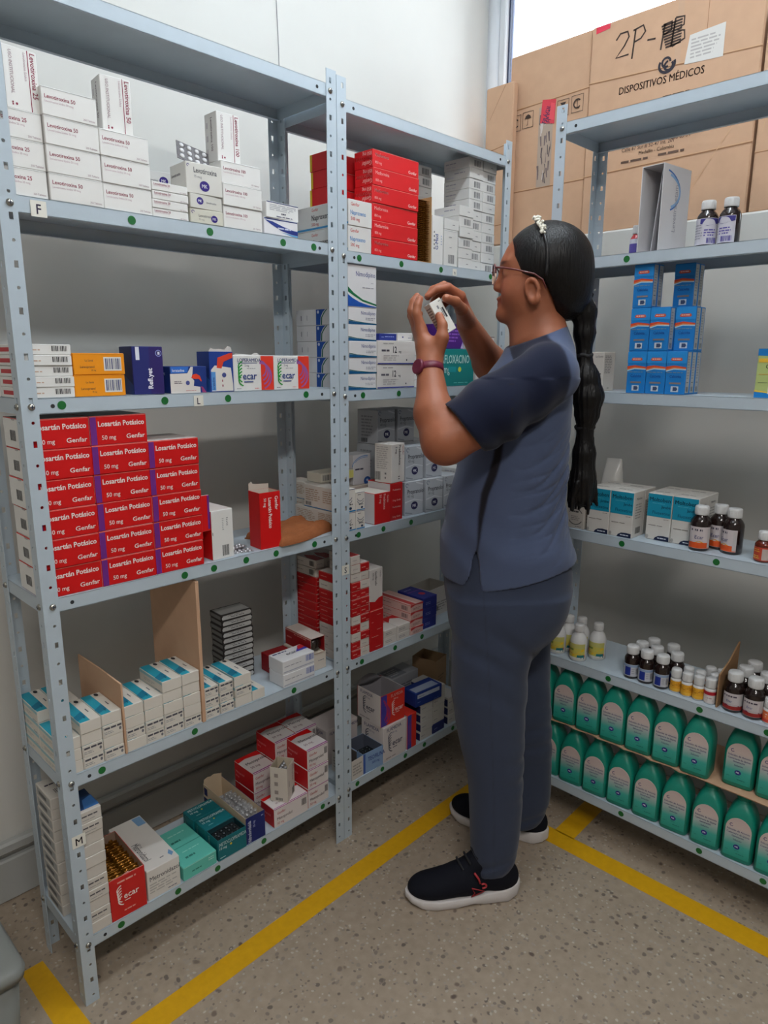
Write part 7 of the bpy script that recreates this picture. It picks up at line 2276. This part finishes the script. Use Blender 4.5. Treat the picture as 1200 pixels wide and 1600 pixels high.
for k_, (px_, pz_, rr_) in enumerate([(-0.121, 1.488, 0.019), (-0.132, 1.356, 0.0165), (-0.145, 1.190, 0.0195)]):
    q = MB()
    q.tube([(px_ + rr_ * math.cos(2 * PI * i / 20), 0.008 + rr_ * math.sin(2 * PI * i / 20), pz_ + 0.002 * math.sin(5 * i)) for i in range(20)], 0.0052, M_TIE, 8, True)
    o = q.build('hair_tie', hair)
# hair band with white beads
q = MB()
pts = []
for i in range(31):
    t = R(-8 + 196 * i / 30)
    pts.append(Vector(hp(0.026 - 0.030 * abs(math.cos(t)) ** 2, 0.0885 * math.cos(t), 0.0105 + 0.0945 * math.sin(t) - (0.02 if math.sin(t) < 0 else 0))))
q.tube(pts, 0.0036, mat('black_satin', (24, 22, 24), 0.35), 8)
hb = q.build('hair_band', hair)
q = MB()
M_PEARL = mat('white_beads', (226, 222, 208), 0.25, 0, 0, 60, 0.6)
rg = random.Random(9)
for i in range(46):
    t = R(34 + 62 * (i / 45))
    c_ = Vector(hp(0.026 - 0.030 * abs(math.cos(t)) ** 2 + rg.uniform(-0.007, 0.007), 0.0915 * math.cos(t), 0.0105 + 0.0985 * math.sin(t) + rg.uniform(0, 0.003)))
    r_ = rg.uniform(0.0026, 0.0042)
    q.lathe([(0.0001, -r_), (r_ * 0.7, -r_ * 0.7), (r_, 0), (r_ * 0.7, r_ * 0.7), (0.0001, r_)], M_PEARL, 10, Matrix.Translation(c_), cap=False)
q.build('beads', hb)

# ---------------- glasses
M_FR = mat('red_brown_frame', (104, 44, 44), 0.3, 0, 0, 60, 0.5, coat=0.3)
M_FR2 = mat('clear_peach_frame', (226, 190, 168), 0.25, 0, 0, 60, 0.5)
lens = bpy.data.materials.new('lens_glass')
lens.use_nodes = True
nt_ = lens.node_tree
nt_.nodes.clear()
out = nt_.nodes.new('ShaderNodeOutputMaterial')
tr = nt_.nodes.new('ShaderNodeBsdfTransparent')
tr.inputs[0].default_value = (0.93, 0.92, 0.90, 1)
gl = nt_.nodes.new('ShaderNodeBsdfGlossy')
gl.inputs['Roughness'].default_value = 0.03
mx = nt_.nodes.new('ShaderNodeMixShader')
mx.inputs[0].default_value = 0.14
nt_.links.new(tr.outputs[0], mx.inputs[1])
nt_.links.new(gl.outputs[0], mx.inputs[2])
nt_.links.new(mx.outputs[0], out.inputs[0])
q = MB()
ql = MB()
for s_ in (-1, 1):
    ringp = []
    for i in range(24):
        t = 2 * PI * i / 24
        u_ = 0.024 * math.copysign(abs(math.cos(t)) ** 0.75, math.cos(t))
        v_ = 0.021 * math.copysign(abs(math.sin(t)) ** 0.75, math.sin(t))
        ringp.append(Vector(hp(0.1165 - 0.010 * ((0.036 * s_ + u_) / 0.06) ** 2, 0.034 * s_ + u_, -0.012 + v_)))
    up_, lo_ = ringp[0:13], ringp[12:24] + [ringp[0]]
    q.tube(up_, 0.0019, M_FR, 8)
    q.tube(lo_, 0.0017, M_FR2, 8)
    n0 = len(ringp)
    ql.add([r_ - Vector(hf) * 0.0002 for r_ in ringp], [tuple(range(n0))], lens)
    tp = [Vector(hp(0.106, 0.058 * s_, 0.000)), Vector(hp(0.090, 0.070 * s_, -0.002)), Vector(hp(0.060, 0.0765 * s_, -0.008)), Vector(hp(0.022, 0.0835 * s_, -0.018)), Vector(hp(0.004, 0.0855 * s_, -0.030)), Vector(hp(-0.004, 0.0840 * s_, -0.048))]
    q.tube(tp, [0.0026, 0.0022, 0.0019, 0.0019, 0.0018, 0.0018], M_FR, 8)
q.tube([Vector(hp(0.1165, -0.012, -0.006)), Vector(hp(0.1185, 0, -0.003)), Vector(hp(0.1165, 0.012, -0.006))], 0.0018, M_FR, 8)
gl_o = q.build('glasses_frame', person)
gl_o['label'] = 'reddish brown glasses'
ql.build('lens', gl_o)

# ---------------- scrub top
S_ = SDF((-0.22, -0.38, 0.76), (0.27, 0.28, 1.44), 0.0036)
S_.loft([(0.795, 0.172, -0.128, 0.170, 0), (0.835, 0.186, -0.137, 0.178, 0), (0.876, 0.190, -0.139, 0.181, 0), (0.95, 0.183, -0.119, 0.172, 0), (1.018, 0.171, -0.106, 0.160, 0), (1.09, 0.153, -0.109, 0.156, 0), (1.16, 0.143, -0.106, 0.154, 0), (1.22, 0.135, -0.106, 0.156, 0),
         (1.28, 0.110, -0.105, 0.152, 0), (1.32, 0.080, -0.104, 0.135, 0), (1.355, 0.055, -0.104, 0.110, 0), (1.385, 0.042, -0.102, 0.090, 0), (1.425, 0.022, -0.086, 0.074, 0)], 0.0, 2.1)
for s_ in (1, -1):
    S_.cone((-0.035, 0.06 * s_, 1.345), (-0.018, 0.145 * s_, 1.318), 0.056, 0.060, 0.03)
# sleeves, cut at the cuffs
T_ = SDF((-0.22, -0.38, 0.76), (0.27, 0.28, 1.44), 0.0036)
T_.chain([(-0.012, 0.148, 1.312), (0.10, 0.176, 1.243), (0.235, 0.195, 1.165)], [0.066, 0.069, 0.064], 0.02)
T_.chain([(-0.038, -0.150, 1.315), (0.005, -0.33, 1.280)], [0.070, 0.063], 0.02)
s, X = T_.sub((-0.22, -0.38, 0.76), (0.27, 0.28, 1.44))
cut1 = (X[0] - 0.160) * 0.75 + (X[1] - 0.185) * 0.05 - (X[2] - 1.200) * 0.66
cut2 = -(X[1] + 0.265) * 0.97 + (X[0] - 0.01) * 0.2
T_.d = np.where(X[1] > 0, np.maximum(T_.d, cut1), np.maximum(T_.d, cut2)).astype(np.float32)
dT = T_.d.copy()
S_.union((slice(None),) * 3, T_.d, 0.016)
# neckline
neck = ((X[0] - 0.01) * 0.60 - (X[2] - 1.392) * -0.80)
S_.d = np.maximum(S_.d, (X[2] - (1.398 - 0.38 * (X[0] + 0.02))).astype(np.float32))
# hem with a side slit on the near side
hem = 0.835 + 0.23 * np.clip(0.10 - X[0], 0, 1)
S_.d = np.maximum(S_.d, (hem - X[2]).astype(np.float32))
slit = np.abs(X[0] - (0.122 + 0.05 * (0.93 - X[2]))) - 0.20 * np.clip(0.925 - X[2], 0, 1)
slit = np.maximum(np.maximum(slit, 0.10 - np.abs(X[1])), X[2] - 0.925)
S_.d = np.maximum(S_.d, (-slit).astype(np.float32))
# folds
zz, xx, yy = X[2], X[0], X[1]
m1 = np.exp(-((zz - 1.06) / 0.11) ** 2) * np.clip((0.06 - xx) / 0.10, 0, 1)
w = 1.3 * (1 - np.abs(np.sin(62 * (zz + 0.30 * xx + 0.12 * np.abs(yy)) + 1.7 * np.sin(21 * xx + 9 * yy)))) ** 2.5 + 0.9 * (1 - np.abs(np.sin(88 * (zz + 0.55 * xx) + 2.0 * np.sin(17 * yy + 14 * xx)))) ** 3
S_.d += (0.0058 * w * m1).astype(np.float32)
m2 = np.exp(-((zz - 0.93) / 0.08) ** 2)
S_.d += (0.0022 * np.sin(60 * (zz - 0.5 * xx) + 2 * np.sin(20 * xx)) * m2).astype(np.float32)
m3 = np.exp(-(dT / 0.02) ** 2)
S_.d += (0.0026 * np.sin(80 * (xx - 0.7 * zz) + 2.5 * np.sin(30 * zz)) * m3 * (zz < 1.31)).astype(np.float32)
me, P_ = S_.mesh('scrub_top')
ii = np.clip(np.round((P_ - S_.lo) / S_.h).astype(int), 0, S_.n - 1)
sl = dT[ii[:, 0], ii[:, 1], ii[:, 2]]
GB = L3((75, 86, 114))
cols = np.tile(GB, (len(P_), 1))


def pip(poly, x, y):
    """signed distance to polygon, negative inside"""
    poly = np.array(poly, float)
    d = np.full(x.shape, 1e9)
    sgn = np.ones(x.shape)
    n = len(poly)
    for i in range(n):
        a, b = poly[i], poly[i - 1]
        e = b - a
        wx, wy = x - a[0], y - a[1]
        t = np.clip((wx * e[0] + wy * e[1]) / (e @ e), 0, 1)
        d = np.minimum(d, (wx - e[0] * t) ** 2 + (wy - e[1] * t) ** 2)
        c1, c2, c3 = y >= a[1], y < b[1], e[0] * wy > e[1] * wx
        sgn = np.where((c1 & c2 & c3) | (~c1 & ~c2 & ~c3), -sgn, sgn)
    return sgn * np.sqrt(d)


navyp = [(-0.022, 1.42), (-0.025, 1.392), (-0.039, 1.363), (-0.050, 1.316), (-0.049, 1.282), (-0.044, 1.259), (-0.012, 1.220), (0.024, 1.195), (0.076, 1.174), (0.123, 1.155), (0.25, 1.10), (0.30, 1.30), (0.12, 1.36), (0.060, 1.362), (0.022, 1.392), (0.020, 1.42)]
dn = pip(navyp, P_[:, 0], P_[:, 2])
mk_ = 1 / (1 + np.exp(np.clip(dn / 0.0012, -40, 40)))
front = (P_[:, 0] > 0.045) & (np.abs(P_[:, 1]) < 0.115) & (sl > 0.010)
mk_ = np.where(front, 0, mk_)
cols = cols * (1 - mk_[:, None]) + L3((13, 20, 44))[None] * mk_[:, None]
zs_ = np.array([0.90, 0.944, 1.003, 1.054, 1.096, 1.132, 1.175, 1.25])
xs_ = np.array([0.125, 0.120, 0.114, 0.106, 0.092, 0.083, 0.078, 0.078])
wd_ = np.array([0.0015, 0.002, 0.0055, 0.008, 0.009, 0.0085, 0.008, 0.008])
sd = np.abs(P_[:, 0] - np.interp(P_[:, 2], zs_, xs_)) - np.interp(P_[:, 2], zs_, wd_)
st_ = 1 / (1 + np.exp(np.clip(sd / 0.0010, -40, 40))) * (np.abs(P_[:, 1]) > 0.06) * (sl > 0.004) * (P_[:, 2] > 0.9)
cols = cols * (1 - st_[:, None]) + L3((24, 22, 30))[None] * st_[:, None]
col_attr(me, cols)
M_SCRUB = attr_mat('scrub_cloth', 0.85, 0.25, 700, 0, (1, 1, 1), 0.0008, 0.2, 0.15)
me.materials.append(M_SCRUB)
top = link('scrub_top', me, person)
top['label'] = 'grey-blue scrub top with navy raglan sleeves and a black side stripe'

# ---------------- trousers
Q_ = SDF((-0.20, -0.22, 0.03), (0.23, 0.22, 0.95), 0.0040)
Q_.loft([(0.60, 0.090, -0.040, 0.06, 0.0), (0.66, 0.130, -0.075, 0.110, 0.0), (0.71, 0.158, -0.106, 0.150, 0.0), (0.76, 0.171, -0.119, 0.172, 0.0), (0.84, 0.176, -0.128, 0.174, 0.0), (0.92, 0.168, -0.108, 0.160, 0.0)], 0.0, 2.4)
Q_.loft([(0.070, 0.098, 0.000, 0.052, 0.093), (0.11, 0.103, -0.010, 0.056, 0.092), (0.209, 0.109, -0.019, 0.061, 0.091), (0.336, 0.120, -0.019, 0.068, 0.090), (0.42, 0.140, -0.018, 0.073, 0.089), (0.54, 0.161, -0.018, 0.080, 0.087), (0.677, 0.166, -0.036, 0.085, 0.086), (0.74, 0.168, -0.085, 0.086, 0.085), (0.80, 0.168, -0.095, 0.086, 0.082)], 0.03, 2.4)
Q_.loft([(0.062, -0.012, -0.118, 0.052, -0.102), (0.107, -0.010, -0.136, 0.058, -0.100), (0.25, -0.004, -0.142, 0.063, -0.098), (0.40, 0.018, -0.132, 0.072, -0.094), (0.549, 0.055, -0.119, 0.078, -0.090), (0.651, 0.085, -0.117, 0.083, -0.087), (0.74, 0.130, -0.115, 0.085, -0.086), (0.80, 0.150, -0.115, 0.085, -0.082)], 0.03, 2.4)
s, X = Q_.sub((-0.20, -0.22, 0.03), (0.23, 0.22, 0.95))
xx, yy, zz = X
def fold(c0, n_, sp, amp, mask):
    return amp * np.clip(np.sin((zz + sp * xx) * n_ + 1.5 * np.sin(22 * xx + 15 * yy) + c0), -0.4, 1) * mask
Q_.d += (fold(0, 75, -0.45, 0.0028, np.exp(-((zz - 0.69) / 0.05) ** 2)) + fold(1, 110, 0.35, 0.0022, np.exp(-((zz - 0.36) / 0.09) ** 2) * np.clip((0.08 - xx) / 0.1, 0, 1)) + fold(2, 130, 0.6, 0.0030, np.exp(-((zz - 0.085) / 0.035) ** 2)) + fold(0.5, 60, -0.3, 0.0020, np.exp(-((zz - 0.56) / 0.06) ** 2))).astype(np.float32)
# pressed seam down the near leg
me, P_ = Q_.mesh('trousers')
cols = np.tile(L3((54, 62, 82)), (len(P_), 1))
seam = np.exp(-((P_[:, 0] - np.interp(P_[:, 2], [0.05, 0.3, 0.6, 0.8], [0.052, 0.062, 0.085, 0.105])) / 0.0016) ** 2) * (P_[:, 1] > 0.12) * 0.35
cols = cols * (1 - seam[:, None]) + L3((40, 46, 58))[None] * seam[:, None]
col_attr(me, cols)
me.materials.append(M_SCRUB)
tr_o = link('trousers', me, person)
tr_o['label'] = 'grey-blue scrub trousers'

# ---------------- shoes
M_SOLE = mat('pale_sole', (206, 200, 198), 0.6, 0, 0.1, 60)
M_REDL = mat('red_trim', (176, 48, 56), 0.5)
M_LACE = mat('black_lace', (22, 24, 30), 0.8)


def shoe(loc, rot, label):
    """toe towards +x, origin at heel bottom"""
    U = SDF((-0.03, -0.07, 0.0), (0.31, 0.07, 0.14), 0.0028)
    U.ell((0.215, 0.0, 0.038), (0.066, 0.043, 0.032), 0.02)
    U.ell((0.140, 0.0, 0.048), (0.085, 0.043, 0.040), 0.02)
    U.ell((0.040, 0.0, 0.050), (0.048, 0.037, 0.046), 0.02)
    U.cone((0.055, 0, 0.060), (0.048, 0, 0.098), 0.038, 0.037, 0.015)
    U.cone((0.150, 0, 0.066), (0.085, 0, 0.108), 0.026, 0.030, 0.02)
    U.cone((0.100, 0, 0.105), (0.088, 0, 0.128), 0.016, 0.012, 0.015)
    s_, X_ = U.sub((-0.03, -0.07, 0.0), (0.31, 0.07, 0.14))
    U.d = np.maximum(U.d, (0.022 - X_[2]).astype(np.float32))
    U.d = np.maximum(U.d, (X_[2] - (0.094 + 1.0 * np.clip(X_[0] - 0.062, 0, 0.045))).astype(np.float32))
    me_, P2 = U.mesh('shoe')
    c2 = np.tile(L3((17, 19, 29)), (len(P2), 1))
    col_attr(me_, c2)
    me_.materials.append(M_SHOE)
    o_ = link('shoe', me_, person, loc, rot)
    o_['label'] = label
    D_ = SDF((-0.03, -0.07, -0.01), (0.31, 0.07, 0.06), 0.0028)
    s_, X_ = D_.sub((-0.03, -0.07, -0.01), (0.31, 0.07, 0.06))
    hw = np.interp(X_[0], [-0.012, 0.0, 0.03, 0.09, 0.15, 0.21, 0.25, 0.275, 0.287], [0.004, 0.024, 0.038, 0.039, 0.044, 0.047, 0.040, 0.024, 0.004])
    lo_ = 0.0005 + np.interp(X_[0], [-0.015, 0.02, 0.09, 0.12, 0.16, 0.24, 0.29], [0.010, 0.0, 0.0, 0.005, 0.0, 0.0, 0.014])
    hi_ = np.interp(X_[0], [-0.015, 0.02, 0.08, 0.13, 0.20, 0.26, 0.29], [0.040, 0.037, 0.030, 0.025, 0.024, 0.026, 0.032])
    bul = 0.003 * np.sin(np.clip((X_[2] - lo_) / (hi_ - lo_), 0, 1) * PI)
    f_ = np.maximum(np.abs(X_[1]) - hw - bul, np.maximum(lo_ - X_[2], X_[2] - hi_))
    f_ = np.maximum(f_, np.maximum(-0.012 - X_[0], X_[0] - 0.287))
    D_.d = f_.astype(np.float32)
    me_, _p = D_.mesh('sole')
    me_.materials.append(M_SOLE)
    sm_ = me_.polygons
    so = link('sole', me_, o_)
    so['label'] = 'thick pale sole'
    qq = MB()
    for k in range(5):
        x_ = 0.150 - 0.019 * k
        z_ = 0.1005 + 0.0135 * k
        qq.tube([(x_, -0.024, z_ - 0.008), (x_ + 0.004, 0, z_ + 0.006), (x_ - 0.006, 0.024, z_ - 0.006)], 0.0032, M_LACE, 6)
    for s2 in (-1, 1):
        qq.tube([(0.078 + 0.008 * math.cos(t) + 0.012, s2 * (0.012 + 0.012 * math.sin(t)), 0.116 + 0.010 * math.sin(t * 0.5)) for t in [2 * PI * i / 12 for i in range(12)]], 0.0022, M_LACE, 6, True)
    qq.build('laces', o_)
    for s2 in (-1, 1):
        qq = MB()
        qq.tube([(0.118, s2 * 0.036, 0.092), (0.108, s2 * 0.0405, 0.078), (0.104, s2 * 0.0425, 0.066)], 0.0028, M_REDL, 8)
        qq.build('red_tab', o_)
        qq = MB()
        qq.tube([(0.096 + 0.008 * math.cos(t), s2 * 0.0425, 0.058 + 0.006 * math.sin(t)) for t in [PI * (0.3 + 1.3 * i / 10) for i in range(11)]], 0.0024, M_REDL, 8)
        qq.build('red_loop', o_)
        qq = MB()
        qq.tube([(0.126, s2 * 0.0435, 0.030), (0.117, s2 * 0.0435, 0.040), (0.125, s2 * 0.0430, 0.054), (0.092, s2 * 0.0415, 0.042)], 0.0016, M_REDL, 6, True)
        qq.build('emblem', o_)
    return o_


M_SHOE = attr_mat('navy_mesh_upper', 0.8, 0.5, 900, 0, (1, 1, 1), 0.001, 0.2)
shoe((-0.012, 0.097, 0.0), R(6), 'navy sneaker nearer the camera')
shoe((-0.136, -0.096, 0.0), R(-27), 'navy sneaker farther from the camera')

# ---------------- wristwatch
M_STRAP = mat('maroon_strap', (104, 26, 52), 0.45)
axis = (Vector(wrL) - Vector((0.226, 0.160, 1.235))).normalized()
cw = Vector(wrL) - axis * 0.014
ux = Vector((0.8, 0.55, 0.2))
ux = (ux - axis * ux.dot(axis)).normalized()
uy = axis.cross(ux)
q = MB()
vs, fs = [], []
n = 36
for i in range(n):
    t = 2 * PI * i / n
    for (r_, h_) in ((0.0285, -0.008), (0.0305, -0.0075), (0.0305, 0.0075), (0.0285, 0.008)):
        vs.append(cw + (ux * math.cos(t) + uy * math.sin(t)) * r_ + axis * h_)
for i in range(n):
    i2 = (i + 1) % n
    for j in range(4):
        j2 = (j + 1) % 4
        fs.append((i * 4 + j, i * 4 + j2, i2 * 4 + j2, i2 * 4 + j))
q.add(vs, fs, M_STRAP, True)
T = Matrix.Translation(cw + ux * 0.0285) @ Matrix((uy, axis, ux)).transposed().to_4x4()
wa = q.build('wristwatch', person)
wa['label'] = 'maroon wristwatch'
q = MB()
q.lathe([(0.0150, 0), (0.0168, 0.002), (0.0168, 0.007), (0.0145, 0.0092), (0.0135, 0.0088)], M_STRAP, 28, T)
q.lathe([(0.0135, 0.0086), (0.0002, 0.0087)], mat('watch_face', (120, 110, 124), 0.2, 0.3), 28, T, cap=False)
q.build('watch_case', wa)

# ---------------- the carton she is reading
n_ = Vector((-0.43, 0.866, 0.255)).normalized()
e1 = Vector((0.51, 0, 0.86)).normalized()
e1 = (e1 - n_ * e1.dot(n_)).normalized()
e2 = n_.cross(e1)
w_, d_, h_ = 0.033, 0.024, 0.076
carton('handheld', w_, d_, h_, (222, 220, 214), {'F': [('l', 0.70, 0.25, 0.86, 0.93, 1, (60, 60, 66)), ('l', 0.70, 0.9, 0.9, 0.95, 1, (60, 60, 66)), ('l', 0.60, 0.30, 0.66, 0.90, 1, (110, 110, 114)), ('l', 0.40, 0.45, 0.56, 0.90, 2, (130, 130, 134)), ('l', 0.2, 0.05, 0.4, 0.12, 1, (60, 60, 66))],
       'R': [('l', 0.15, 0.1, 0.85, 0.9, 10, (130, 126, 128))], 'L': [('l', 0.15, 0.1, 0.85, 0.9, 10, (130, 126, 128))]})
ME = _cart['handheld'][0]
ho = link('medicine_carton', ME)
fc = Vector((0.2005, 0.060, 1.440))
org = fc - n_ * (d_ / 2) - e1 * (h_ / 2)
xw = e1.cross(n_)            # local x: right when looking at the front
xw = (-n_).cross(e1) * -1
Ml = Matrix((e2 * -1 if False else (-n_).cross(e1), -n_ * 1.0, e1)).transposed().to_4x4()
# local axes: x, y (into the box = -n), z up
xa = (-n_).cross(e1)
Ml = Matrix((xa, -n_, e1)).transposed().to_4x4()
PW_ = Matrix.Translation(PO) @ Matrix.Rotation(PROT, 4, 'Z')
ho.matrix_world = PW_ @ Matrix.Translation(org) @ Ml
tag(ho, 'small white carton with fine print held up in both hands by the woman', 'medicine box')
